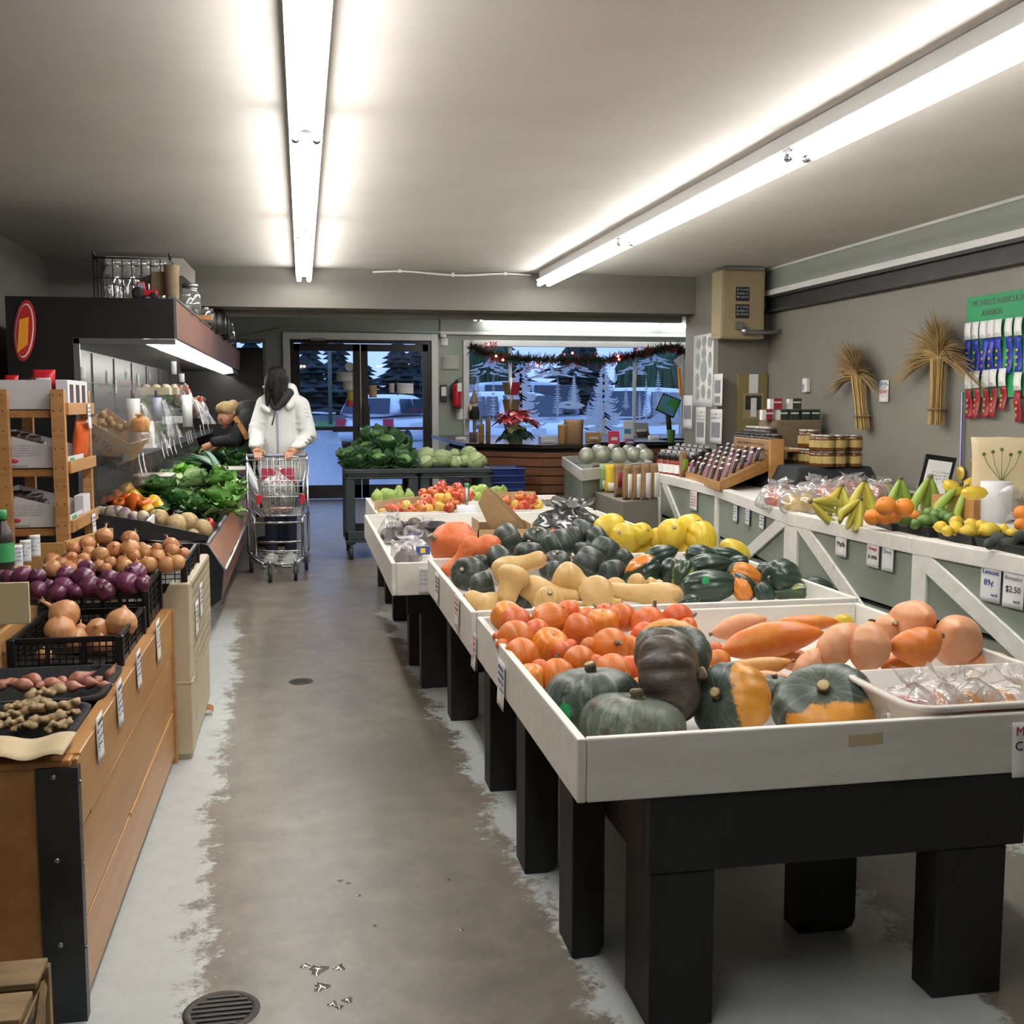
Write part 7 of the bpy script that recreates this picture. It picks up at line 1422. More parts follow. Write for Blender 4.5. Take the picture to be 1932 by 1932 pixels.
# bananas
mat('banana','#b9a83c','#a8a844',sc=3,rough=.45,rv=.08,patch=('#7a6a34',7,.68,.76)); mat('banana_green','#93a848','#86a040',sc=3,rough=.45,rv=.06)
def bunch(px,py,z,s,ax_,m,l,seed,n=6,sp_=.75):
    p = az(px,py,z); R = random.Random(seed); o = thing('banana_bunch',l,'bananas',p,'banana bunches'); S = s * dep(p) / F_PX; up,side,fw = V(ax_).normalized(),None,None; side = up.cross(V((0,-1,.3))).normalized(); fw = up.cross(side)
    k = MB().tube([p + up * S * .85,p + up * S],[S * .13,S * .1],10); k.build('crown','stem_dark',o)
    for i in range(n):
        f = (i / (n - 1) - .5) * 2; dd = (side * f * sp_ + fw * (.3 * (i % 2) + .15)).normalized(); pts = [p + up * S * .9,p + up * S * .55 + dd * S * .18,p + up * S * .05 + dd * S * .42,p - up * S * .35 + dd * S * .6,p - up * S * .72 + dd * S * .52,p - up * S * .82 + dd * S * .48]
        k = MB().tube(pts,[S * .06,S * .14,S * .2,S * .19,S * .1,S * .03],10); k.build('banana',m,o)
for i,(px,py,s,a_,m,l) in enumerate(((1700,935,36,(0,.1,1),'banana_green','greenish banana bunch standing behind the oranges'),(1752,940,46,(.1,.1,1),'banana_green','large green banana bunch standing beside the framed certificate'),(1800,950,44,(.35,0,1),'banana_green','green banana bunch leaning to the paper roll'),(1828,952,38,(-.1,.1,1),'banana_green','small green banana bunch next to the paper roll'),(1588,945,40,(.3,.6,.7),'banana','yellow banana bunch nearest the bagged apples'),(1560,958,38,(-.9,.1,.35),'banana','yellow bananas lying at the counter edge, stems to the door'),(1630,946,44,(.1,.2,1),'banana','yellow banana bunch with a sticker, before the oranges'),(1612,968,36,(.5,.3,.7),'banana','yellow bananas drooping over the counter rail'))): bunch(px,py,.87,s,a_,m,l,i)
mat('orange_skin','#df8a2c','#d67e22',sc=3,rough=.4,bump=.25,bs=160,rv=.05); mat('lime_skin','#4f7030','#62853a',sc=3,rough=.35,rv=.14,bump=.2,bs=120); mat('lemon_skin','#d9bd3e','#cfae30',sc=3,rough=.4,bump=.25,bs=110,rv=.06); mat('avocado_skin','#20281f','#2c352a',sc=4,rough=.5,bump=.5,bs=50)
for key,nm,m,pf in (('orn','orange','orange_skin',[(.03,-.95),(.5,-.84),(.9,-.4),(1,0),(.9,.42),(.5,.84),(.03,.95)]),('lim','lime','lime_skin',[(.03,-1.2),(.3,-1.05),(.8,-.6),(1,0),(.8,.6),(.3,1.05),(.03,1.2)]),('lem','lemon','lemon_skin',[(.08,-1.35),(.2,-1.2),(.7,-.8),(1,-.1),(.85,.6),(.35,1.05),(.18,1.25),(.04,1.32)]),('avo','avocado','avocado_skin',[(.05,-1),(.6,-.9),(1,-.3),(.95,.3),(.65,.9),(.4,1.3),(.05,1.45)])):
    b = MB(); b.lathe(smooth(pf,3),20); PROTO[key] = b.build(nm,m,org=(0,0,0)); k = MB().tube([(0,0,pf[-1][1] - .05),(0,0,pf[-1][1] + .03)],.09,6); k.build('stem_end','stem_dark',PROTO[key])
def fruit(key,L,nm,pile,z0,z1,tol):
    lb = row_labels([(x,y) for x,y,r in L],nm,pile,tol); ys = [y for _,y,_ in L]
    for i,(x,y,r) in enumerate(L): p = az(x,y,zheap(y,max(ys),z0,min(ys),z1)); dup(PROTO[key],p,qaxis(rax(-.1) if key != 'orn' else rax()),r * (1.06 if key == 'orn' else .95) * dep(p) / F_PX,lb[i],pile)
fruit('orn',[(1671,955,18),(1705,958,18),(1670,972,18),(1646,976,15),(1722,976,14),(1690,970,15)],'plump orange','the orange pile',.865,.93,9)
fruit('lim',[(1688,976,13),(1706,982,13),(1734,975,12),(1746,984,15),(1727,989,11),(1765,972,12),(1780,974,12),(1792,978,12),(1760,984,11),(1775,966,11),(1752,968,11)],'green lime','the lime tray',.845,.88,7)
fruit('lem',[(1775,994,12),(1804,984,12),(1804,997,14),(1832,990,13),(1828,1004,15),(1866,1002,18),(1892,1002,12),(1850,992,12),(1788,1002,11),(1908,1006,10)],'yellow lemon','the lemon tray',.845,.87,8)
fruit('avo',[(1888,1020,16),(1926,1014,14),(1906,1026,13),(1868,1026,12)],'dark avocado','the avocado tray',.84,.85,30)
def ctray(l,c0,c1,dy):
    a_,b_ = az(*c0,.825),az(*c1,.825); k = MB(); d = b_ - a_; d.z = 0; u = V((-d.y,d.x,0)).normalized(); u = u if u.x > 0 else -u; w = u * dy
    P0,P1 = a_.copy(),b_.copy(); P0.z = P1.z = .0; z = V((0,0,1)); t = u * .012; e = d.normalized() * .012
    k.add([P0 + e + t + z * .797,P1 - e + t + z * .797,P1 - e + w - t + z * .797,P0 + e + w - t + z * .797,P0 + z * .84,P1 + z * .84,P1 + w + z * .84,P0 + w + z * .84],[(3,2,1,0),(0,1,5,4),(1,2,6,5),(2,3,7,6),(3,0,4,7)]); return tag(k.build('produce_tray','fibre_black',solid=.006),l,'tray','black trays on the counter')
ctray('black tray under the oranges',(1630,975),(1680,990),.25); ctray('black tray of limes beside the oranges',(1682,988),(1752,1002),.25); ctray('black tray of lemons nearest the limes',(1764,1002),(1832,1020),.27); ctray('black tray of lemons and avocados at the frame edge',(1838,1022),(1945,1045),.27)
for i,(px,py,r,m,l) in enumerate(((1470,930,38,'apple_red','bag of red apples nearest the stepped rack'),(1508,940,38,'apple_yellow','bag of yellow and pink apples at the counter edge'),(1537,918,34,'beet','bag with dark red fruit and a tall open mouth'),(1568,926,36,'apple_red','bag of pinkish apples in the middle of the row'),(1602,916,34,'apple_red','bag of apples behind the yellow bananas'),(1640,926,36,'apple_red','bag of apples beside the greenish bananas'),(1662,920,28,'apple_yellow','bag of apples at the wall side of the bananas'))):
    p = az(px,py + r * .75,ZC); R_ = r * dep(p) / F_PX; bag(l,p,R_ * 1.05,R_ * 1.4,[('apple',m,[(R_ * .4 * math.cos(k_ * 2.1),R_ * .4 * math.sin(k_ * 2.1),R_ * (.4 + .22 * (k_ % 2)),R_ * .42) for k_ in range(5)])],m='bag_plastic',seed=40 + i,group='bagged apples',neck=.5)
# paper roll, frame, kraft bags, yellow squash
c = az(1877,985,ZC); k = MB(); r_ = 28 * dep(c) / F_PX; h = ay(1877,908,c.y).z; k.lathe([(.0,ZC),(r_,ZC),(r_,h - .004),(r_ * .95,h),(0,h)],32,(c.x,c.y,0)); o = tag(k.build('plastic_roll','roll_white'),'thick white roll of bags standing on the counter by the lemons','bag roll'); k = MB(); q_ = c + V((r_ * .6,-.06,0)); k.grid(lambda i,j: q_ + V(((i - .5) * .12 + .03 * math.sin(j * 6),-.05 * math.sin(i * 3) - .02,.004 + j * .16 + .02 * math.sin(i * 7))),8,8); k.build('loose_bag','clear_plastic',o)
FRM = thing('picture_frame','black framed certificate propped on the counter beside the bananas','frame',az(1765,935,.83)); P = [ay(x,y,y_) for x,y,y_ in ((1727,938,5.5),(1786,945,5.45),(1806,864,5.58),(1748,856,5.63))]; N_ = V((-.5,-.8,.2)).normalized()
fr_ = V((0,.0,0)); sh_ = P; k = MB().prism(sh_,(0,.02,0)); k.build('frame','black_plastic',FRM,bevel=.003); cc = sum(sh_,V()) / 4
k = MB().prism([cc + (p - cc) * .76 + V((0,-.003,0)) for p in sh_],(0,.004,0)); k.build('certificate','paper',FRM); k = MB(); scribble(k,cc + (sh_[3] - cc) * .2 + V((-.02,-.010,.0)),sh_[1] - sh_[0],sh_[3] - sh_[0],.10,3,.014,5); k.build('lettering','ink_black',FRM)
k = MB().box((P[0].x - .05,5.48,ZC),(P[1].x + .1,5.75,P[0].z)); tag(k.build('black_riser','tray_black',bevel=.004),'low black box under the framed certificate','box')
for i,(px,py,a_,l) in enumerate(((1800,922,(-.6,.2,.4),'yellow summer squash lying nearest the certificate'),(1833,914,(.8,.2,.35),'curved yellow summer squash on top'),(1838,930,(.7,-.2,.0),'small yellow summer squash by the paper roll'))): p = az(px,py,.94); dup(PROTO['spa'],p,qaxis(a_),[q_ * 13 * dep(p) / F_PX for q_ in (1,1,1.5)],l,'summer squashes')
k = MB(); a_,b_ = az(1836,985,ZC),az(1880,960,ZC); k.box((a_.x,a_.y,ZC),(a_.x + .55,a_.y + .35,.90)); tag(k.build('wooden_tray','pine_x',bevel=.003),'wooden box behind the white roll','box')
c = az(1862,925,.92); o = pouch('kraft paper sack with a ragged mouth behind the white roll',(c.x + .12,c.y + .12,.90),.24,.17,.12,'kraft',tilt=-.1,rz=-.3,seed=3)
c = ay(1905,950,4.55); o = pouch('cream paper bag with a printed plant at the frame edge',(c.x,4.62,.90),.27,.30,.04,'paper_cream',tilt=-.25,rz=-.5,seed=5); b = MB(); R = random.Random(2); Mx = Matrix.Translation((c.x,4.62,.90)) @ Matrix.Rotation(-.5,4,'Z') @ Matrix.Rotation(-.25,4,'X')
for i in range(5):
    x = -.06 + .03 * i; b.tube([Mx @ V((.0,-.028,.08)),Mx @ V((x,-.03,.16)),Mx @ V((x * 1.3,-.028,.20 + .012 * (i % 3)))],.0015,5); b.ball(Mx @ V((x * 1.3,-.028,.21 + .012 * (i % 3))),(.011,.003,.009),8,6)
b.build('plant_print','lime_skin',o)
fruit('orn',[(1928,968,14),(1926,990,12)],'pale orange','the frame edge oranges',.86,.90,40)
# black draped stand, honey, tea, sack
mat('cloth_black','#1f2124','#2a2c30',sc=30,rough=.9,bump=.4,bs=90); mat('honey','#4f2d0c','#643c14',sc=3,rough=.12,coat=.4); mat('honey_label','#a8935a','#9c874e',sc=6,rough=.5); mat('lid_white','#9a9890',rough=.3,metal=.4); mat('burlap','#6f6048','#7f6f54',sc=60,rough=.95,bump=.6,bs=200)
a_,b_ = ay(1492,880,6.45),ay(1648,884,6.45); HZ = ay(1570,880,6.45).z
k = MB(); k.add([(a_.x - .06,6.3,ZC),(b_.x,6.3,ZC),(b_.x,7.35,ZC),(a_.x - .06,7.35,ZC),(a_.x + .04,6.42,HZ),(b_.x - .03,6.42,HZ),(b_.x - .03,7.35,HZ),(a_.x,7.35,HZ)],[(3,2,1,0),(4,5,6,7),(0,1,5,4),(1,2,6,5),(2,3,7,6),(3,0,4,7)]); tag(k.build('draped_stand','cloth_black',bevel=.015),'black cloth covered stand carrying the honey jars','stand')
def jar(key,nm,body,lid,lab,r=.5,h=1.15):
    b = MB(); b.lathe(smooth([(.02,0),(r * .92,0),(r,.06),(r,h * .74),(r * .9,h * .84),(r * .78,h * .87)],2),16); o = b.build(nm,body,org=(0,0,0)); k = MB().lathe([(r * .84,h * .86),(r * .84,h),(.02,h + .005)],16); k.build('lid',lid,o)
    if lab: k = MB().lathe([(r * 1.015,h * .2),(r * 1.015,h * .66)],16,cap=False); k.build('label',lab,o)
    PROTO[key] = o
jar('hon','honey_jar','honey','lid_white','honey_label'); jar('jam','preserve_jar','snack_dark','lid_white','paper'); jar('jamb','preserve_jar','snack_dark','black_plastic','paper_cream')
L = [(1540,873,6.5,0),(1550,873,6.46,0),(1562,874,6.43,0),(1572,874,6.5,0),(1583,875,6.43,0),(1597,876,6.5,0),(1613,876,6.43,0),(1540,843,6.5,1),(1550,843,6.46,1),(1562,844,6.43,1),(1573,844,6.5,1),(1584,844,6.43,1),(1598,845,6.5,1),(1614,845,6.43,1),(1498,858,6.95,2),(1507,860,6.88,2),(1518,862,6.8,2),(1529,864,6.72,2),(1520,830,6.95,3),(1534,830,6.9,3)]
hn = ('bottom tier of the large stack','upper tier of the large stack','low row towards the tea boxes','pair raised on top')
for i,(px,py,y,g) in enumerate(L):
    p = ay(px,py,y); p.z = {0: HZ,1: HZ + .102,2: HZ,3: HZ + .105}[g]; s = .088 if g < 3 else .105; k_ = [q_[3] for q_ in L[:i]].count(g); dup(PROTO['hon'],p,None,s,f'honey jar, {ORD[k_]} from the door in the {hn[g]}','honey jars')
k = MB().box((ay(1513,830,6.95).x - .02,6.82,HZ),(ay(1543,830,6.9).x + .03,7.05,HZ + .103)); tag(k.build('dark_box','snack_dark'),'dark box under the raised pair of honey jars','box')
p0,p1 = ay(1432,818,7.75),ay(1545,818,7.75); zs = ay(1480,792,7.75).z; k = MB(); k.add([(p0.x,7.55,ZC),(p1.x,7.55,ZC),(p1.x,7.95,ZC),(p0.x,7.95,ZC),(p0.x + .06,7.6,zs),(p1.x - .06,7.6,zs),(p1.x - .06,7.9,zs),(p0.x + .06,7.9,zs)],[(3,2,1,0),(4,5,6,7),(0,1,5,4),(1,2,6,5),(2,3,7,6),(3,0,4,7)]); tag(k.build('burlap_stand','burlap',bevel=.02),'burlap covered stand under the tea boxes','stand')
mat('tea_red','#a02a3e','#93243a',sc=4,rough=.5); mat('tea_green','#2e3a30','#354236',sc=4,rough=.5)
for i,(px,py,m,l) in enumerate(((1446,788,'tea_red','red and white box at the door end of the lower tea row'),(1473,787,'tea_green','green and white box, second in the lower tea row'),(1494,787,'tea_green','dark green box in the middle of the lower tea row'),(1515,787,'tea_green','dark green box, next to last in the lower tea row'),(1533,787,'tea_green','dark green box ending the lower tea row'),(1462,767,'tea_red','red box on top of the lower tea row'),(1498,767,'tea_green','dark green box on top of the lower tea row'))):
    p = ay(px,py,7.7); p.z = zs + (.082 if i > 4 else 0); w = .06 if i not in (0,1) else .045; k = MB().box(p + V((-w * .55,-.05,0)),p + V((w * .62,.05,.079))); o = tag(k.build('tea_box',m,bevel=.002),l,'box','tea boxes'); k = MB().box(p + V((-.03,-.0515,.045)),p + V((.03,-.05,.056))); k.build('white_band','paper',o)
    if i in (0,1,5,6): k = MB().box(p + V((-w * .55 - .03,-.05,0)),p + V((-w * .55,.0,.075))); k.build('white_end','paper',o)
# stepped rack of bars and jars
SR = thing('stepped_rack','wooden sloped rack of small dark bars with a jar shelf above','rack',hit(1350,915,0)[0] + V((.2,.3,0)))
a_ = az(1293,896,.83); b_ = az(1358,918,.83); e_ = ay(1453,862,6.75); f_ = ay(1400,840,7.6)
k = MB().prism([a_ + V((0,0,-.03)),b_ + V((0,0,-.03)),b_ + V((0,0,.025)),a_ + V((0,0,.025))],(.02,.02,0)); k.build('front_board','pine_y',SR)
k = MB().prism([b_ + V((0,0,-.03)),e_ + V((0,0,-.09)),e_ + V((0,0,.0)),b_ + V((0,0,.025))],(.01,.02,0)); k.build('side_board','pine_y',SR)
k = MB(); k.add([a_,b_,e_ + V((0,0,-.04)),a_ + (e_ - b_) + V((0,0,-.04))],[(0,1,2,3)]); k.build('sloped_deck','pine_y',SR,solid=.01)
ps = ay(1453,905,6.7),ay(1478,905,6.7),ay(1465,829,6.7).z; k = MB().box((ps[0].x,6.7,ZC),(ps[1].x,6.735,ps[2])); k.build('post','pine_y',SR,bevel=.002)
u0,u1 = ay(1384,845,7.5),ay(1453,850,6.76); zt = ay(1453,832,6.76).z; k = MB().prism([V((u0.x,u0.y,zt - .09)),V((u1.x,u1.y,zt - .09)),V((u1.x,u1.y,zt)),V((u0.x,u0.y,zt))],(.012,.012,0)); sb = k.build('shelf_lip','kraft',SR); dd = (u1 - u0); dd.z = 0; k = MB(); scribble(k,V((u0.x,u0.y,zt - .035)) + dd * .12 + V((-.002,-.002,0)),dd,(0,0,1),dd.length * .75,2,.02,8); k.build('lettering','snack_dark',sb)
ee = V((.32,.05,0)); k = MB().prism([V((u0.x,u0.y,zt - .075)),V((u1.x,u1.y,zt - .075)),V((u1.x,u1.y,zt - .075)) + ee,V((u0.x,u0.y,zt - .075)) + ee],(0,0,.015)); k.build('jar_shelf','pine_y',SR); k = MB().box((u0.x + .02,u0.y - .04,ZC),(u0.x + .06,u0.y,zt - .07)); k.build('post','pine_y',SR)
mat('bar_dark','#2c1620','#1e1218',sc=6,rough=.35); mat('bar_white','#dcd6d8',rough=.5); mat('bar_purple','#6a4a70','#7d5c80',sc=8,rough=.5)
n_ = 0
for j in range(6):
    for i in range(6):
        f,g = .06 + .16 * i,.06 + .155 * j; p = a_ * (1 - f) + b_ * f + (e_ - b_ + V((0,0,-.02))) * g + V((0,0,.012)); w = .075; k = MB(); xd = (b_ - a_).normalized(); dn = (e_ - b_).normalized(); up = (dn * .45 + V((0,0,.85))).normalized(); 
        k.obox(p + up * .045,xd * .034,up * .045,dn * .007); o = tag(k.build('chocolate_bar','bar_dark' if (i + j) % 3 else 'bar_purple'),f'dark wrapped bar, {ORD[i]} from the door in {ORD[j]} row up the rack','bar','bars on the stepped rack'); k = MB().obox(p + up * .092 - dn * .003,xd * .034,up * .003,dn * .009); k.obox(p + up * .045 - xd * .035,xd * .002,up * .046,dn * .009); k.build('white_edge','bar_white',o)
for i in range(8): f = i / 7; p = V((u0.x,u0.y,zt - .06)) * (1 - f) + V((u1.x,u1.y,zt - .06)) * f + V((.06,.03,0)); dup(PROTO['jamb'],p,None,.085,f'dark jar, {ORD[i]} from the door in the front row of the jar shelf','jars on the stepped rack')
for i in range(5): f = i / 9; p = V((u0.x,u0.y,zt - .06)) * (1 - f) + V((u1.x,u1.y,zt - .06)) * f + V((.17,.05,0)); dup(PROTO['jam'],p,None,.125,f'white lidded jar, {ORD[i]} from the door in the rear row of the jar shelf','jars on the stepped rack')
# sauce bottles and pouches at the far end of the counter
mat('sauce_red','#6f1f1a','#8a2a20',sc=5,rough=.15,coat=.3); b = MB(); b.lathe(smooth([(.02,0),(.26,0),(.28,.04),(.28,.62),(.2,.74),(.12,.82)],2),14); o = b.build('sauce_bottle','sauce_red',org=(0,0,0)); k = MB().lathe([(.28 * .98,.72),(.24,1.0),(.02,1.0)],14); k.build('black_cap','black_plastic',o); k = MB().lathe([(.29,.1),(.29,.5)],14,cap=False); k.build('label','paper',o); k = MB().box((-.1,-.02,1.0),(.1,.02,1.14)); k.build('hang_tag','paper',o); PROTO['sau'] = o
for j in range(3):
    for i in range(6): p = az(1250 + i * 11 + j * 14,893 - j * 9 + i * 1.5,ZC + .012); p.z = ZC + .012; dup(PROTO['sau'],p,None,.165,f'red sauce bottle, {ORD[i]} from the window in {("the front", "the middle", "the rear")[j]} row of bottles','sauce bottles')
mat('pouch_green','#8fae3a','#7f9f34',sc=5,rough=.5); mat('pouch_lime','#8fb07a','#84a670',sc=5,rough=.5); mat('label_blue','#4a86c0',rough=.5); mat('label_wine','#8a2a34',rough=.5)
for i,(px,py,h,w,m,lab,l) in enumerate(((1289,901,.19,.085,'kraft',('pouch_green',.3,.72),'kraft pouch with a green label at the counter edge by the bottles'),(1306,897,.165,.075,'pouch_lime',('label_blue',.12,.6),'pale green pouch with a blue label beside the stepped rack'),(1322,885,.15,.07,'kraft',('pouch_lime',.1,.45),'kraft pouch first behind the pale green pouch'),(1336,887,.15,.07,'kraft',('pouch_lime',.1,.45),'kraft pouch second behind the pale green pouch'),(1349,889,.15,.07,'kraft',('label_blue',.1,.45),'kraft pouch third behind the pale green pouch'),(1361,890,.15,.07,'kraft',None,'kraft pouch at the pillar end of the pouch row'))): p = az(px,py,ZC + .012); pouch(l,(p.x,p.y,ZC + .012),w,h,.045,m,rz=.5,seed=i,lab=lab,group='pouches on the counter',name='pouch')
# ================================================================ things on the right-hand wall and pillar
mat('straw','#c2a468','#a88a50',sc=6,rough=.7,st=(9,9,.6)); mat('wheat_head','#8f7448','#a58a5a',sc=14,rough=.85)
def sheaf(pb,pt,spread,l,seed):
    a_,b_ = ax(*pb,3.83),ax(*pt,3.83); o = thing('wheat_sheaf',l,'wheat',(3.83,a_.y,a_.z)); R = random.Random(seed); L_ = (b_ - a_).length; d = (b_ - a_).normalized(); k = MB(); nk = a_ + d * L_ * .58
    for i in range(60): r_,t = .045 * math.sqrt(R.random()),R.uniform(0,6.3); o_ = V((min(.05,r_ * math.cos(t)),r_ * math.sin(t),R.uniform(-.02,.0))); k.tube([a_ + o_ * 1.05,a_ + d * L_ * .3 + o_ * .9,nk + o_ * 1.1],.0032,5,cap=False)
    k.build('stalks','straw',o); k = MB().tube([a_ + d * .08 + V((.055 * math.cos(t),.055 * math.sin(t),.0)) for t in [q_ * PI / 8 for q_ in range(17)]],.006,6); k.build('twine','stem_brown',o); k = MB()
    for i in range(330):
        f = max(-1.25,min(1.25,R.gauss(0,1) * .62)); q_ = R.uniform(.4,1.1); e = nk + d * L_ * .42 * q_ * max(.15,1 - .5 * f * f) + V((-abs(R.gauss(0,.05)),f * spread,-.10 * abs(f) * spread / .2)); m_ = (nk + e) / 2 + d * .03; k.tube([nk,m_,e],[.0022,.0035,.0008],4,cap=False)
        for s_ in (-1,1): k.add([e,e + V((-.03 * R.random(),.035 * s_ + f * .05,.05 * R.random())),e + V((.002,.003,.0))],[(0,1,2)])
    o2 = k.build('wheat_heads','wheat_head',o); o2['kind'] = 'stuff'
sheaf((1628,806),(1612,640),.30,'smaller wheat sheaf hanging near the small wall sensor',3); sheaf((1766,797),(1775,584),.40,'larger wheat sheaf hanging beside the green award board',5)
mat('board_green','#1f8a52','#238f58',sc=5,rough=.6); mat('ribbon_blue','#26309a','#2f3aa8',sc=8,rough=.4); mat('ribbon_red','#9a1f30','#8a1a2a',sc=8,rough=.4); mat('gold','#c9a84e',rough=.4,metal=.5)
AB = thing('award_board','green board of prize ribbons on the grey wall','board',(3.88,5.6,1.40)); y0,y1 = ax(1822,650,3.885).y,4.75; z1_,z0_ = ax(1825,562,3.885).z,ax(1822,750,3.885).z; k = MB().box((3.885,y1,z0_),(3.897,y0,z1_)); k.build('board','board_green',AB)
WX,WU = V((0,-1,0)),V((0,0,1)); text("MICHELL'S AGRICULTURAL",.048,'snack_dark',AB,(3.8835,y0 - .05,z1_ - .045),WX,WU,align='LEFT'); text('AWARDS',.046,'snack_dark',AB,(3.8835,y0 - .24,z1_ - .105),WX,WU)
def ribbon(px,py,h,m,l,w=.056):
    p = ax(px,py,3.88); r = thing('prize_ribbon',l,'ribbon',p + V((0,0,-h)),'prize ribbons'); k = MB().grid(lambda i,j: p + V((-.004 - .008 * math.sin(j * 5 + px),(.5 - i) * w,-h * j)),2,8); rb = k.build('ribbon',m,r,solid=.0015)
    k = MB().grid(lambda i,j: p + V((-.010 - .006 * math.sin(j * 3),(.5 - i) * w * 1.15,.10 * (1 - j) + .005)),2,4); k.build('card','paper',r,solid=.001); k = MB(); scribble(k,p + V((-.018,w * .3,.02)),WX,WU,w * .5,1,.01,int(px)); k.build('print','ink_grey',r)
    for f in (.35,.55,.75): k = MB().box(p + V((-.016,-.008,-h * f - .01)),p + V((-.012,.008,-h * f + .004))); k.build('gold_print','gold',rb)
for i,px in enumerate((1829,1843,1858,1872,1886,1906,1924)): ribbon(px,643 - i * 1.4,.20,'ribbon_blue',f'blue prize ribbon, {ORD[i]} from the wheat on the green board')
for i,px in enumerate((1830,1844,1862,1876,1894,1923)): ribbon(px,735 - i * 1.2 + (9 if i == 5 else 0),.17 if i not in (4,) else .13,'ribbon_red',f'red prize ribbon, {ORD[i]} from the wheat on the green board')
MD = thing('medal','medal on a striped ribbon hanging by the green award board','medal',ax(1812,893,3.87)); p,q_ = ax(1816,740,3.88),ax(1812,880,3.88); k = MB().bar(p,q_,.018,.003,(1,0,0)); k.build('ribbon','ribbon_blue',MD); k = MB().bar(p + V((-.003,0,0)),q_ + V((-.003,0,0)),.006,.002,(1,0,0)); k.build('stripe','paper',MD); k = MB().lathe([(.005,-.006),(.042,-.006),(.045,0),(.042,.004),(.005,.002)],24,M=Matrix.Rotation(PI / 2,3,'Y'),c=ax(1812,893,3.88)); k.build('disc','gold',MD)
c = ax(1668,738,3.893); paper_sign('honey_sign','small white honey sign on the wall between the two wheat sheaves','sign',c + V((0,0,.0)),WX,WU,.12,.15,texts=(('LOCAL',.03,'ink_teal',0,.05),('HONEY',.032,'ink_red',0,-.005)),scr=None)
c = ax(1524,727,3.893); k = MB().box(c + V((-.03,-.04,-.055)),c + V((.005,.04,.055))); o = tag(k.build('thermostat','lamp_white',bevel=.006),'small white sensor box on the wall beside the smaller wheat sheaf','thermostat'); k = MB().box(c + V((-.032,.0,-.04)),c + V((-.03,.03,.01))); k.build('grille','roll_grey',o)
mat('panel_tan','#a89a78','#9e9070',sc=4,rough=.5,metal=.1); mat('panel_olive','#8a7f52','#80764c',sc=4,rough=.5)
EB = thing('electrical_box','large tan electrical box fixed high on the pillar corner','electrical box',(3.57,8.62,1.89)); k = MB().box((3.385,8.54,1.885),(3.765,8.75,2.44)); k.build('case','panel_tan',EB,bevel=.004); k = MB().box((3.40,8.535,1.90),(3.75,8.541,2.43)); dr = k.build('door','panel_tan',EB,bevel=.003); k = MB().box((3.40,8.5,2.44),(3.74,8.74,2.463)); k.build('top_flange','steel',EB)
for z in (2.19,2.05): k = MB().box((3.51,8.5335,z),(3.63,8.535,z + .115)); nl = k.build('warning_label','steel_black',dr); k = MB(); scribble(k,V((3.52,8.533,z + .085)),(1,0,0),(0,0,1),.10,3,.018,5); k.build('print','paper',nl)
k = MB().tube([(3.56,8.5,1.94),(3.62,8.5,1.935),(3.80,8.5,1.94),(3.94 - .06,8.5,1.95)],.018,10); k.ball((3.58,8.5,1.945),.035,12,8); k.box((3.50,8.49,1.96),(3.56,8.52,2.02)); tag(k.build('conduit','steel',org=(3.7,8.5,1.94)),'grey conduit with a lever running from the electrical box to the wall','conduit')
FP = thing('fuse_panel','olive fuse panel with breakers set in the pillar face','fuse panel',(3.8,8.74,1.18)); k = MB().box((3.62,8.72,1.0),(3.89,8.75,1.60)); k.build('case','panel_olive',FP,bevel=.004); k = MB().box((3.67,8.714,1.22),(3.85,8.722,1.44)); k.build('breaker_bay','panel_tan',FP); k = MB().box((3.69,8.708,1.30),(3.83,8.716,1.42)); k.build('breakers','steel_black',FP); k = MB().box((3.72,8.712,1.44),(3.80,8.716,1.60)); k.box((3.735,8.704,1.24),(3.785,8.709,1.40)); k.build('paper_note','paper',FP)
def psheet(nm,l,px0,py0,px1,py1,pic=None,scr=None,x=3.449):
    a_,b_ = ax(px0,py0,x),ax(px1,py1,x); c = (a_ + b_) / 2; h = abs(a_.z - b_.z); w = max(.06,abs(a_.y - b_.y)); r = paper_sign(nm,l,'poster',c,WX,WU,w,h,scr=scr,curl=.004)
    if pic: k = MB(); [k.obox(c + V((-.006,w * u,h * v)),(.0005,0,0),(0,w * su,0),(0,0,h * sv)) for u,v,su,sv in pic]; k.build('picture','ink_grey',r)
    return r
r = psheet('botanical_poster','tall pale poster of oval plant drawings on the pillar',1310,634,1345,768); c = (ax(1310,634,3.442) + ax(1345,768,3.442)) / 2; mat('plant_grey','#8f9890','#a5ada4',sc=40,rough=.7); w = .42
for (u,v,su,sv) in ((0,0,.075,.10),(-.14,.24,.05,.045),(0,.25,.05,.045),(.14,.24,.05,.045),(0,.15,.05,.05),(-.15,.09,.04,.07),(.15,.09,.04,.07),(-.15,-.08,.04,.06),(.15,-.08,.04,.06),(0,-.18,.05,.06),(-.14,-.2,.045,.05),(.14,-.2,.045,.05)): k = MB().poly([c + V((0,-u + su * math.cos(t),v + sv * math.sin(t))) for t in [q_ * PI / 10 for q_ in range(20)]]); k.build('oval_drawing','plant_grey',r,solid=.001)
psheet('notice','curling printed notice beside the tall plant poster',1347,706,1363,766,[(0,.1,.3,.2),(0,-.3,.3,.1)]); psheet('notice','long notice below the tall plant poster, window side',1314,768,1331,840,[(0,-.1,.36,.2)],('ink_grey',3,.02)); psheet('notice','long notice below the tall plant poster, wall side',1341,772,1362,838,[(0,-.1,.36,.22)],('ink_grey',2,.02)); psheet('notice','narrow curled notice at the window edge of the pillar',1290,746,1306,810,[(0,0,.4,.2)])
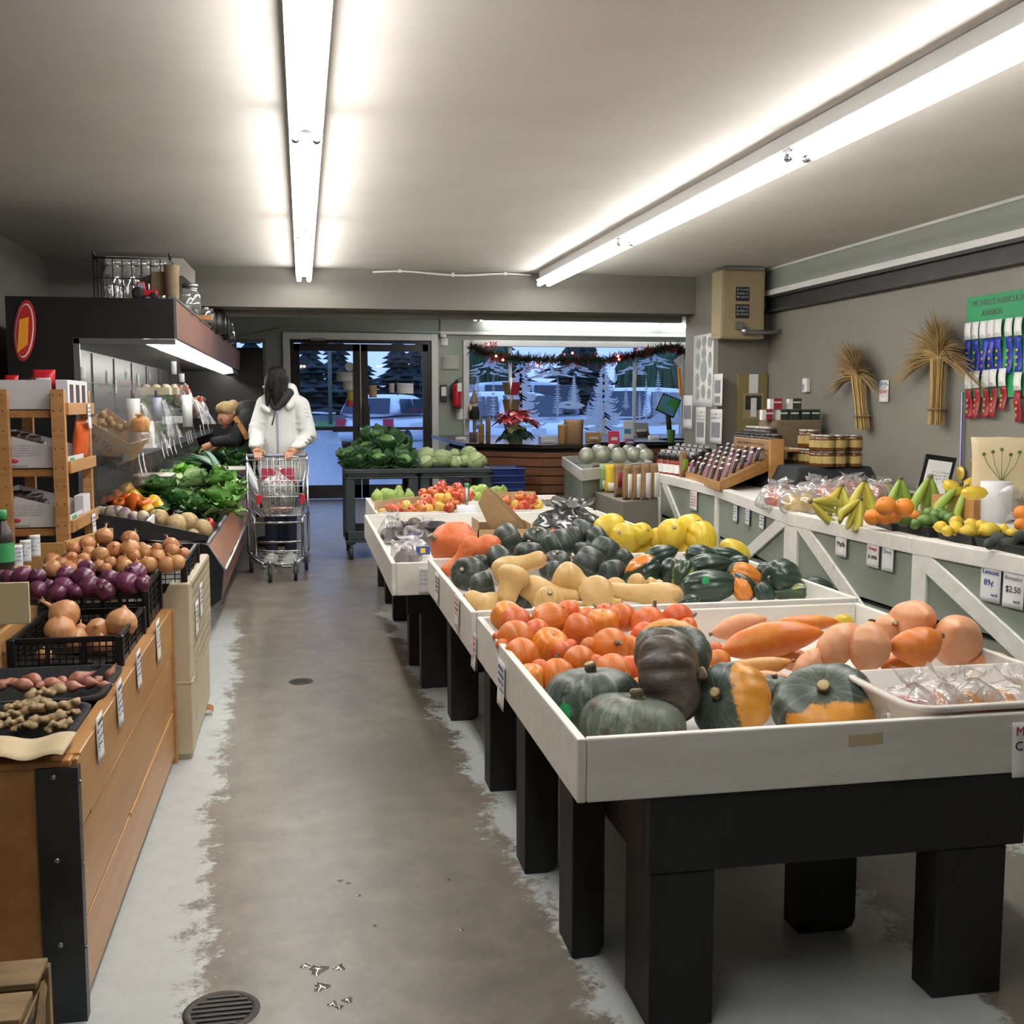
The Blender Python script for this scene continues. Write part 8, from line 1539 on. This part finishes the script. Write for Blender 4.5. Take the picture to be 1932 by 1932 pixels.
# ================================================================ till counter, grey display box and what stands on them
mat('slat_brown','#6f472c','#7f5434',sc=3,rough=.5,st=(1,1,6)); mat('counter_dark','#241d19','#2e2520',sc=4,rough=.22)
TP = [V((1.60,12.5,0)),V((1.63,11.0,0)),V((2.30,10.42,0)),V((2.72,10.42,0)),V((3.1,11.05,0)),V((5.2,11.1,0))]; ZK = .95
TK = thing('till_counter','dark topped till counter faced with brown horizontal slats','counter',(2.6,11.2,0)); bk = [V((5.4,13.9,0)),V((1.62,13.9,0))]
k = MB().prism([p + V((0,0,ZK - .04)) for p in TP + bk],(0,0,.04)); k.build('counter_top','counter_dark',TK,bevel=.004)
for a_,b_ in zip(TP,TP[1:]):
    d = (b_ - a_).normalized(); n = V((d.y,-d.x,0)); n = n if n.y < 0 or n.x < -.9 else -n; k = MB()
    for i in range(10): z = .03 + i * .088; k.prism([a_ - n * .06 + V((0,0,z)),b_ - n * .06 + V((0,0,z)),b_ - n * .02 + V((0,0,z)),a_ - n * .02 + V((0,0,z))],(0,0,.078 if i < 9 else .05))
    fp = k.build('slatted_front','slat_brown',TK); k = MB().prism([a_ - n * .09,b_ - n * .09,b_ - n * .06,a_ - n * .06],(0,0,.91)); k.build('backing','gap_dark',fp)
GP = [az(1060,862,.85),az(1097,886,.85),az(1232,871,.85)]; GP.append(GP[0] + GP[2] - GP[1]); gc = sum(GP,V()) / 4
GB = thing('display_box','grey display box with a pale rim, holding wrapped cauliflowers','display box',(gc.x,gc.y,0)); inn = [gc + (p - gc) * .96 for p in GP]; F0 = lambda p,z: V((p.x,p.y,z))
for a_,b_,c_,d_ in ((0,1,0,1),(1,2,1,2),(2,3,2,3),(3,0,3,0)): k = MB().prism([F0(GP[a_],.76),F0(GP[b_],.76),F0(inn[b_],.76),F0(inn[a_],.76)],(0,0,.09)); k.build('rim_board','white_trim',GB,bevel=.003)
k = MB().prism([F0(gc + (p - gc) * .94,0) for p in GP],(0,0,.77)); k.build('body','sage_board',GB,bevel=.003)
c0,c1,c2 = az(1112,925,.66),az(1176,947,.66),az(1242,941,.66); c3_ = c0 + c2 - c1; k = MB().prism([F0(p,0) for p in (c0,c1,c2,c3_)],(0,0,.66)); tag(k.build('low_cabinet','wall_olive',bevel=.004),'low grey cabinet carrying the kraft coffee bags','cabinet')
cd = (c2 - c1).normalized(); ce = (c0 - c1).normalized()
for i,(px,py,h,m,lab,l) in enumerate(((1128,926,.2,'snack_brown',('paper',.05,.35),'dark small pouch at the end of the coffee bags'),(1141,929,.22,'pouch_lime',('paper',.1,.4),'clear and green pouch second in the coffee row'),(1152,931,.22,'spaghetti',('paper',.05,.35),'yellow fronted pouch third in the coffee row'),(1167,939,.25,'kraft',('label_wine',.3,.72),'kraft bag with a wine red label'),(1182,944,.25,'kraft',('paper',.06,.75),'kraft bag with a tall white label, first of four'),(1199,944,.25,'kraft',('paper',.06,.75),'kraft bag with a tall white label, second of four'),(1216,944,.26,'kraft',('paper',.06,.75),'kraft bag with a tall white label, third of four'),(1232,943,.26,'kraft',('paper',.06,.75),'kraft bag with a tall white label, last of four'))): p = az(px,py,.66) + (ce * .05 if i < 3 else cd.cross(V((0,0,-1))) * -.0) + V((.02,.05,0)); pouch(l,(p.x,p.y,.661),.085,h,.06,m,rz=.55 if i > 3 else .2,seed=i,lab=lab,group='coffee bags',name='coffee_bag')
mat('cauliflower','#d2d0b4','#a9b488',sc=12,rough=.6,bump=.8,bs=30)
for i,(px,py,r) in enumerate(((1107,860,16),(1138,858,17),(1168,860,16),(1196,858,15),(1220,860,14),(1128,851,13),(1158,849,14),(1186,851,13),(1210,850,13))):
    p = az(px,py,.88); R_ = r * dep(p) / F_PX; o = thing('cauliflower',f'film wrapped cauliflower, {ORD[i] if i < 5 else ORD[i - 5]} from the paper bag in the {"front" if i < 5 else "rear"} row','cauliflower',p,'wrapped cauliflowers'); k = MB().ball(p,R_ * .96,18,12,fn=lambda d: 1 + .07 * noise.noise(d * 60)); k.build('head','cauliflower',o); k = MB().ball(p,R_ * 1.02,16,10); k.build('wrap','clear_plastic',o)
p = az(1082,853,.86); o = pouch('tall brown paper bag standing on the grey display box',(p.x,p.y,.852),.20,.34,.12,'kraft',rz=-.3,seed=9,name='paper_bag')
def K(px,py,dz=0): p = az(px,py,ZK); return V((p.x,p.y,ZK + dz))
# poinsettia
mat('petal_red','#c2424e','#b5323f',sc=6,rough=.45,sss=.05,rv=.1); mat('leaf_dark','#1f3524','#2a4530',sc=6,rough=.5); mat('pot_wrap','#b5b488','#a5a678',sc=6,rough=.4,bump=.5,bs=30)
p = K(973,838); PO = thing('poinsettia','red poinsettia in a pale green wrapped pot on the till counter','potted plant',p); S = dep(p) / F_PX; k = MB().lathe([(.0,0),(12 * S,0),(16 * S,26 * S),(18 * S,32 * S)],20,p,fn=lambda t,u,r: r * (1 + .06 * u * math.sin(t * 7))); k.build('pot','pot_wrap',PO); R = random.Random(6)
for nm,m,n,z0,z1,rr in (('bracts','petal_red',64,40,66,46),('leaves','leaf_dark',26,18,40,34)):
    k = MB()
    for i in range(n):
        a_ = i * 2.4; f = math.sqrt(R.random()); c = p + V((math.cos(a_) * f * rr * .6 * S,math.sin(a_) * f * rr * .6 * S,(z0 + (z1 - z0) * (1 - f * f) * R.uniform(.7,1)) * S)); d = V((math.cos(a_),math.sin(a_),R.uniform(-.5,.3) if m == 'petal_red' else R.uniform(-.9,-.1))).normalized(); s = d.cross(V((0,0,1))).normalized(); L_ = R.uniform(19,27) * S
        k.grid(lambda u,v: c + d * L_ * v + s * (u * 2 - 1) * L_ * .34 * math.sin(max(.02,v * .97) * PI) + V((0,0,-.25 * L_ * v * v + .06 * L_ * abs(u * 2 - 1))),2,4)
    k.build(nm,m,PO)
# small things on the till counter: (name, label, category, material, x, y base, half width px, height px, shape)
mat('acrylic','#b8bcc4','#a4a8b2',sc=8,rough=.1); mat('basket_wood','#a8834f','#8f6c3e',sc=10,rough=.7,bump=.4,bs=60); mat('till_grey','#9a9a9c','#8a8a8d',sc=5,rough=.4); mat('screen_scene','#5a9ac0','#4a9a48',sc=5,rough=.3,lo=.48,hi=.52); mat('cactus','#35602c','#427034',sc=8,rough=.7)
IT = [('stick_bundle','bundle of brown sticks in a clear holder, nearest the poinsettia','bundle','stem_brown',921,836,5,46,'c'),('stick_bundle','tall bundle of pale sticks at the middle of the counter end','bundle','basket_wood',908,836,6,34,'c'),('short_bundle','short bundle of reddish sticks at the counter corner','bundle','bar_purple',890,834,5,18,'c'),('short_bundle','short brown bundle beside the pale sticks','bundle','stem_brown',898,834,4,18,'c'),('leaflet_stack','stack of grey leaflets lying at the counter corner','leaflets','till_grey',870,831,10,6,'b'),
      ('leaflet_holder','greenish leaflet holder by the window frame','holder','screen_scene',902,810,9,26,'b'),('candy_pack','clear pack of purple sweets right of the poinsettia','pack','acrylic',1038,837,18,14,'b'),('fruit_basket','tall woven basket behind the brown paper bag','basket','basket_wood',1061,838,9,38,'c'),('wooden_tray','slanted wooden tray of small packets on the till counter','tray','basket_wood',1122,834,14,18,'b'),('snack_box','red, white and black display box on the till counter','box','ink_red',1160,838,10,24,'b'),('sign_board','white upright card stand beside the cash register','sign','paper',1185,828,10,34,'s'),
      ('cash_register','grey cash register in front of the painted window','cash register','till_grey',1211,824,15,26,'b'),('card_reader','pale card reader box at the pillar side of the till','card reader','roll_white',1236,830,10,8,'b'),('cactus_plant','small green cactus plant beside the pillar','plant','cactus',1266,836,8,26,'c'),('label_box','small purple and white box before the card stand','box','bar_purple',1190,838,8,9,'b')]
for nm,l,ct,m,px,py,hw,h,sh in IT:
    p = K(px,py); s = dep(p) / F_PX; w,H = hw * s,h * s; k = MB()
    if sh == 'c':
        o = None
        for i in range(7 if 'bundle' in nm else 1):
            rr = w * (.36 if 'bundle' in nm else 1); c = p + V((math.cos(i * 1.05) * w * .6,math.sin(i * 1.05) * w * .6,0)) if 'bundle' in nm and i else p; k.lathe(smooth([(rr * .7,0),(rr * .85,H * .1),(rr,H * (.9 + .02 * i)),(rr * .9,H * (.93 + .01 * i))],2),10,c)
        o = k.build(nm,m)
        if 'bundle' in nm: k = MB().tube([p + V((w * math.cos(t),w * math.sin(t),H * .5)) for t in [q_ * PI / 8 for q_ in range(17)]],w * .06,5); k.build('tie','paper_cream',o)
    else:
        D = w * (1.2 if sh == 'b' else .15); k.prism([p + V((-w,0,0)),p + V((w,0,0)),p + V((w * .95,D * .3,H)),p + V((-w * .95,D * .3,H))],(0,D,0)); o = k.build(nm,m,bevel=min(w,H) * .08)
        k = MB().box(p + V((-w * .7,-.004,H * .3)),p + V((w * .5,.0 + .004,H * .55))); k.build('label','paper' if m != 'paper' else 'ink_teal',o)
        if nm == 'cash_register': k = MB().prism([p + V((-w * .8,-w * .9,0)),p + V((w * .8,-w * .9,0)),p + V((w * .8,-.002,H * .35)),p + V((-w * .8,-.002,H * .3))],(0,0,.01)); k.build('keyboard','snack_dark',o)
    tag(o,l,ct)
p = K(965,822); CR_ = thing('card_rack','clear stepped rack of greeting cards standing behind the poinsettia','card rack',p); s = dep(p) / F_PX; k = MB().tube([p,p + V((0,0,108 * s))],3 * s,8); k.lathe([(18 * s,0),(18 * s,2 * s)],16,p); k.build('stand','acrylic',CR_)
for j in range(3):
    for i in range(4): a_ = i * PI / 2 + .5; c = p + V((math.cos(a_) * 11 * s,math.sin(a_) * 11 * s,(24 + 32 * j) * s)); k = MB(); u = V((-math.sin(a_),math.cos(a_),0)); k.obox(c,u * 9 * s,V((math.cos(a_) * .25,math.sin(a_) * .25,1)) * 12 * s * -1,V((math.cos(a_),math.sin(a_),0)) * s); k.build('card',('stem_brown','petal_red','bar_purple','basket_wood')[(i + j) % 4],CR_)
p = ay(1262,790,11.6); TS = thing('tilted_screen','tilted screen with a blue and green picture beside the pillar','screen',(p.x,p.y,ZK)); P = [ay(x,y,11.55) for x,y in ((1236,773),(1271,789),(1286,755),(1251,741))]; k = MB().prism(P,(0,.03,0)); k.build('screen_case','black_plastic',TS,bevel=.004); cc = sum(P,V()) / 4; k = MB().prism([cc + (q_ - cc) * .88 + V((0,-.003,0)) for q_ in P],(0,.003,0)); k.build('picture','screen_scene',TS); k = MB().tube([cc + V((0,.04,0)),V((cc.x + .05,11.62,ZK + .01))],.03,10); k.box(V((cc.x - .08,11.5,ZK)),V((cc.x + .18,11.75,ZK + .02))); k.build('stand_arm','steel_black',TS)
P = [ay(x,y,11.8) for x,y in ((1271,680),(1283,695),(1291,668),(1289,668))]; k = MB().prism(P,(0,.01,0)); tag(k.build('teal_sign','paper'),'white and teal sign hanging beside the pillar','sign'); k = MB().bar(ay(1281,692,11.9),ay(1285,748,11.9),.03,.03); tag(k.build('orange_post','sign_orange'),'orange strip hanging below the teal sign','post')
# gnome figure on the sill
p = ay(895,790,15.45); s = dep(p) / F_PX; GN = thing('gnome_figure','small bearded figure in a tall brown hat at the window corner','ornament',p); k = MB().lathe(smooth([(9 * s,0),(10 * s,8 * s),(8 * s,22 * s),(4 * s,26 * s)],2),16,p); k.build('body','coat_black',GN); k = MB().lathe(smooth([(9 * s,30 * s),(6 * s,38 * s),(2.5 * s,52 * s),(.5 * s,58 * s)],2),16,p); k.build('hat','stem_brown',GN); k = MB().ball(p + V((0,-3 * s,26 * s)),(6 * s,5 * s,7 * s),14,10); k.ball(p + V((-8 * s,-2 * s,20 * s)),(5 * s,5 * s,6 * s),10,8); k.build('beard','paper_cream',GN); k = MB().box(p + V((-16 * s,-5 * s,-3 * s)),p + V((16 * s,10 * s,0))); k.tube([p,V((p.x,p.y,.76))],3 * s,8); k.build('base','stem_brown',GN)
# ================================================================ white winter scene painted on the window
q = NT('window_paint'); q.n.remove(q.b); df = q.new('ShaderNodeBsdfDiffuse'); tl = q.new('ShaderNodeBsdfTranslucent'); mx = q.new('ShaderNodeMixShader'); mx.inputs[0].default_value = .82
for n_ in (df,tl): n_.inputs[0].default_value = (.95,.96,.97,1)
q.link(df.outputs[0],mx.inputs[1]); q.link(tl.outputs[0],mx.inputs[2]); q.link(mx.outputs[0],q.out.inputs[0]); MATS['window_paint'] = q.m
YP = YB + .054; W = lambda x,y: ay(x,y,YP); R = random.Random(9)
def stroke(k,pts,w):   # tapering brush stroke on the glass
    P = [W(*p_) for p_ in pts]; s_ = dep(P[0]) / F_PX; n = len(P); vs = []
    for i,p_ in enumerate(P): d = P[min(i + 1,n - 1)] - P[max(i - 1,0)]; u = V((-d.z,0,d.x)).normalized() * w * 1.5 * s_ * (1 - .8 * i / (n - 1)); vs += [p_ + u,p_ - u]
    k.add(vs,[(2 * i,2 * i + 1,2 * i + 3,2 * i + 2) for i in range(n - 1)])
def ptree(cx_,t,b_,hw,n,droop):
    k = MB(); stroke(k,[(cx_,b_),(cx_,(t + b_) / 2),(cx_,t)],max(.8,hw * .07))
    for i in range(n):
        f = (i + .6) / n; y = t + (b_ - t) * f * .94; wv = hw * f ** .8 * R.uniform(.7,1.1)
        for s_ in (-1,1): w_ = wv * R.uniform(.85,1.1); stroke(k,[(cx_,y),(cx_ + s_ * w_ * .45,y + w_ * droop * .5),(cx_ + s_ * w_ * .85,y + w_ * droop * .55),(cx_ + s_ * w_ * 1.05,y + w_ * droop * .3)],max(.9,min(2.8,hw * .06)))
    k.build('painted_tree','window_paint',win)
for a_ in ((982,676,800,46,22,.45),(1139,688,826,46,26,.6),(1083,707,772,17,18,.45),(1052,711,786,11,16,-.4),(901,697,762,10,15,-.4),(931,707,790,8,14,-.4),(1110,756,797,12,12,.5),(1181,732,772,8,12,-.3),(1219,713,800,9,14,-.4),(1242,698,782,12,18,-.4),(1207,740,792,7,12,-.4)): ptree(*a_)
def mount(pk,l,r,base,n):
    k = MB().poly([W(*pk),W(pk[0] + (r - pk[0]) * .35,pk[1] + (base - pk[1]) * .42),W(pk[0] + (r - pk[0]) * .2,pk[1] + (base - pk[1]) * .6),W(pk[0] - (pk[0] - l) * .1,pk[1] + (base - pk[1]) * .5),W(pk[0] - (pk[0] - l) * .45,pk[1] + (base - pk[1]) * .62)][::-1])
    for i in range(n): f = R.uniform(.25,1); x = pk[0] + R.uniform(-1,1) * f * .5 * (r - l); y = pk[1] + (base - pk[1]) * f; stroke(k,[(x,y),(x + 8 * (1 if x > pk[0] else -1),y + 3),(x + 20 * (1 if x > pk[0] else -1),y + 5)],1.6)
    k.build('painted_mountain','window_paint',win)
for a_ in (((924,673),893,960,706,16),((1003,688),966,1030,702,12),((1038,688),1000,1075,712,16),((1078,682),1040,1128,708,18),((1190,690),1160,1210,703,8),((1236,668),1202,1275,694,16)): mount(*a_)
for (l_,r_,y_,h_) in ((1045,1105,766,16),(1170,1292,800,12),(1225,1300,792,28),(1060,1120,800,14),(930,1010,806,10)): k = MB(); P = [W(l_ + (r_ - l_) * i / 10,y_ - h_ * math.sin(i / 10 * PI) ** .8 * .6) for i in range(11)] + [W(r_ - (r_ - l_) * i / 10,y_ + h_ * .35 * math.sin(i / 10 * PI)) for i in range(1,10)]; k.poly(P); k.build('painted_snowdrift','window_paint',win)
# garland
mat('garland_green','#1f3a26','#2c4c30',sc=20,rough=.8); mat('tinsel_red','#8f1f28','#b02a34',sc=20,rough=.3,metal=.3)
gp = [(889,655),(905,664),(935,672),(970,677),(1010,679),(1060,680),(1105,681),(1145,680),(1180,674),(1215,667),(1250,659),(1275,656),(1290,668)]; G = [ay(x,y,15.5) for x,y in gp]; GA = thing('garland','green garland with red tinsel and lights sagging across the painted window','garland',G[6]); k = MB(); t_ = MB()
for a_,b_ in zip(G,G[1:]):
    for i in range(230): c = a_ + (b_ - a_) * R.random(); d = V((R.uniform(-1,1),R.uniform(-1,.4),R.uniform(-1,1))).normalized() * R.uniform(.06,.15); s_ = d.cross(V((R.random(),R.random(),1))).normalized() * .012; (k if R.random() < .8 else t_).add([c - s_,c + s_,c + d],[(0,1,2)])
for i,(x,y) in enumerate(((922,655),(935,680),(1008,692),(1080,690),(1145,690),(1175,672),(1215,664),(1262,664))):
    c = ay(x,y,15.46)
    for j in range(60): d = V((R.uniform(-1.6,1.6),R.uniform(-.6,.4),R.uniform(-.8,.8))) * .07; s_ = V((R.uniform(-1,1),0,R.uniform(-1,1))) * .012; t_.add([c + d - s_,c + d + s_,c + d * 1.3 + V((0,0,.02))],[(0,1,2)])
k.tube(G,.02,6); k.build('needles','garland_green',GA)['kind'] = 'stuff'; t_.build('tinsel','tinsel_red',GA)['kind'] = 'stuff'
for x,y in ((922,650),(936,672),(949,679),(1014,690),(1080,666),(1166,672),(1168,678)): k = MB().ball(ay(x,y,15.42),.018,8,6); k.build('light_bulb','red_bulb',GA)
# ================================================================ door notices and things on the rear wall
mat('notice_grey','#b9b9b0','#adada5',sc=5,rough=.7); mat('notice_tan','#b58f63','#a8845a',sc=5,rough=.7); mat('notice_yellow','#b8a23a','#a89030',sc=5,rough=.6)
def dn(px0,py0,px1,py1,m,l,y=YB + .03,nm='door_notice',scr=None):
    a_,b_ = ay(px0,py0,y),ay(px1,py1,y); c = (a_ + b_) / 2; return paper_sign(nm,l,'sign',c,(1,0,0),(0,0,1),abs(b_.x - a_.x),abs(a_.z - b_.z),paper=m,scr=scr or ('ink_grey',2,.014))
dn(634,702,668,720,'notice_grey','wide grey notice high on the first glass door'); dn(647,720,668,737,'notice_grey','smaller grey notice below the wide one on the glass door'); dn(654,738,667,756,'notice_yellow','yellow and black notice on the glass door'); dn(653,756,669,767,'ink_red','red card sticker on the glass door'); dn(696,727,711,750,'notice_tan','tan no smoking notice on the second glass door'); dn(734,723,744,741,'notice_grey','small pale notice beside the taped sheet'); o = dn(749,723,780,743,'paper','white sheet taped at its corners with blue tape')
for x,y in ((749,723),(780,723),(749,743),(780,743)): k = MB(); c = ay(x,y,YB + .024); k.bar(c + V((-.02,0,.02 * (1 if (x < 760) == (y > 730) else -1))) * .9,c + V((.02,0,-.02 * (1 if (x < 760) == (y > 730) else -1))) * .9,.02,.003,(0,1,0)); k.build('blue_tape','ink_blue',o)
k = MB(); c = ay(660,692,YB + .03); k.poly([c + V((.065 * math.cos(t),0,.065 * math.sin(t))) for t in [q_ * PI / 12 for q_ in range(24)]][::-1]); tag(k.build('round_sticker','notice_grey',solid=.002),'round pale sticker near the top of the glass door','sticker')
dn(832,671,866,698,'notice_grey','framed pale notice on the sage wall above the extinguisher',YB - .004,'wall_notice',('ink_grey',4,.012)); dn(861,772,875,792,'paper','white sheet hanging under the extinguisher',YB - .004,'wall_notice'); dn(831,638,845,652,'lamp_white','small white box plate above the framed notice',YB - .01,'wall_plate')
p = ay(836,755,YB); k = MB().box(p + V((-.04,-.05,-.02)),p + V((.05,0,.22))); o = tag(k.build('card_terminal','steel_black',bevel=.006),'black wall unit with white cards beside the extinguisher','wall unit'); k = MB().box(p + V((-.03,-.055,.06)),p + V((.04,-.05,.19))); k.build('white_card','paper',o)
p = ay(862,768,YB - .1); FE = thing('fire_extinguisher','red fire extinguisher with a white tag on the sage wall','fire extinguisher',p); k = MB().lathe(smooth([(.02,0),(.06,.0),(.068,.02),(.068,.26),(.05,.32),(.025,.34)],2),20,p); cy_ = k.build('cylinder','toy_red',FE); k = MB().lathe([(.0685,.07),(.0685,.13)],20,p,cap=False); k.build('white_band','paper',cy_); k = MB().lathe([(.025,.34),(.028,.37),(.015,.39)],12,p); k.bar(p + V((0,0,.38)),p + V((.08,0,.42)),.02,.012); k.bar(p + V((0,0,.36)),p + V((.07,-.02,.37)),.018,.01); k.build('valve','steel_black',FE); k = MB().tube([p + V((-.02,0,.36)),p + V((-.09,0,.30)),p + V((-.085,0,.12))],.013,8); k.build('hose','rubber',FE); k = MB().box(p + V((.0,-.075,.22)),p + V((.06,-.07,.34))); k.build('inspection_tag','paper',FE)
k = MB(); c = ay(836,634,YB - .06); k.ball(c,(.05,.04,.03),12,8); tag(k.build('wall_sensor','lamp_white'),'small white round sensor at the top corner of the door trim','sensor')
k = MB(); c = ay(600,640,15.5); k.box(c + V((-.1,-.02,-.02)),c + V((.1,.02,.02))); tag(k.build('door_closer','steel'),'grey closer arm above the first glass door','door closer')
# ================================================================ floor: drains, water marks
mat('iron_dark','#4a463f','#2f2c28',sc=20,rough=.6,metal=.4); mat('water','#6a655c',rough=.03,coat=1)
def drain(px,py,r,l):
    p = az(px,py,0); o = thing('floor_drain',l,'floor drain',p + V((0,0,.001))); k = MB().lathe([(r,.0005),(r * .95,.004),(r * .8,.004),(r * .78,.0015),(.001,.0015)],28,p,cap=False); k.build('rim','iron_dark',o)
    for i in range(7): x = (i - 3) * r * .22; hl = math.sqrt(max(0,(r * .78) ** 2 - x * x)); k = MB().box(p + V((-hl,x - r * .05,.0015)),p + V((hl,x + r * .05,.0045))); k.build('bar','steel_black',o)
drain(418,1908,.085,'round iron floor drain near the weathered crate'); drain(568,1286,.06,'small iron floor drain in the middle of the aisle')
WM = [(642,1662),(657,1667),(675,1690),(705,1747),(628,1894),(656,1887),(640,1900),(600,1830),(606,1862),(575,1822),(640,1826),(845,1660),(870,1755)]
lb = row_labels(WM,'shiny water spot','the wet aisle floor',22)
for i,(px,py) in enumerate(WM):
    p = az(px,py,0); r = (.008,.007,.008,.007,.011,.012,.009,.022,.018,.012,.014,.006,.007)[i]; k = MB().lathe([(r,.0004),(r * .8,.0016),(.001,.0018)],16,p,fn=lambda t,u,q_: q_ * (1 + .3 * math.sin(t * 3 + i) + .15 * math.sin(t * 7)),cap=False); tag(k.build('water_spot','water'),lb[i],'water','water spots on the floor')
# ================================================================ the source copies are not part of the place
for o in list(PROTO.values()): kill(o)
bpy.context.view_layer.update()
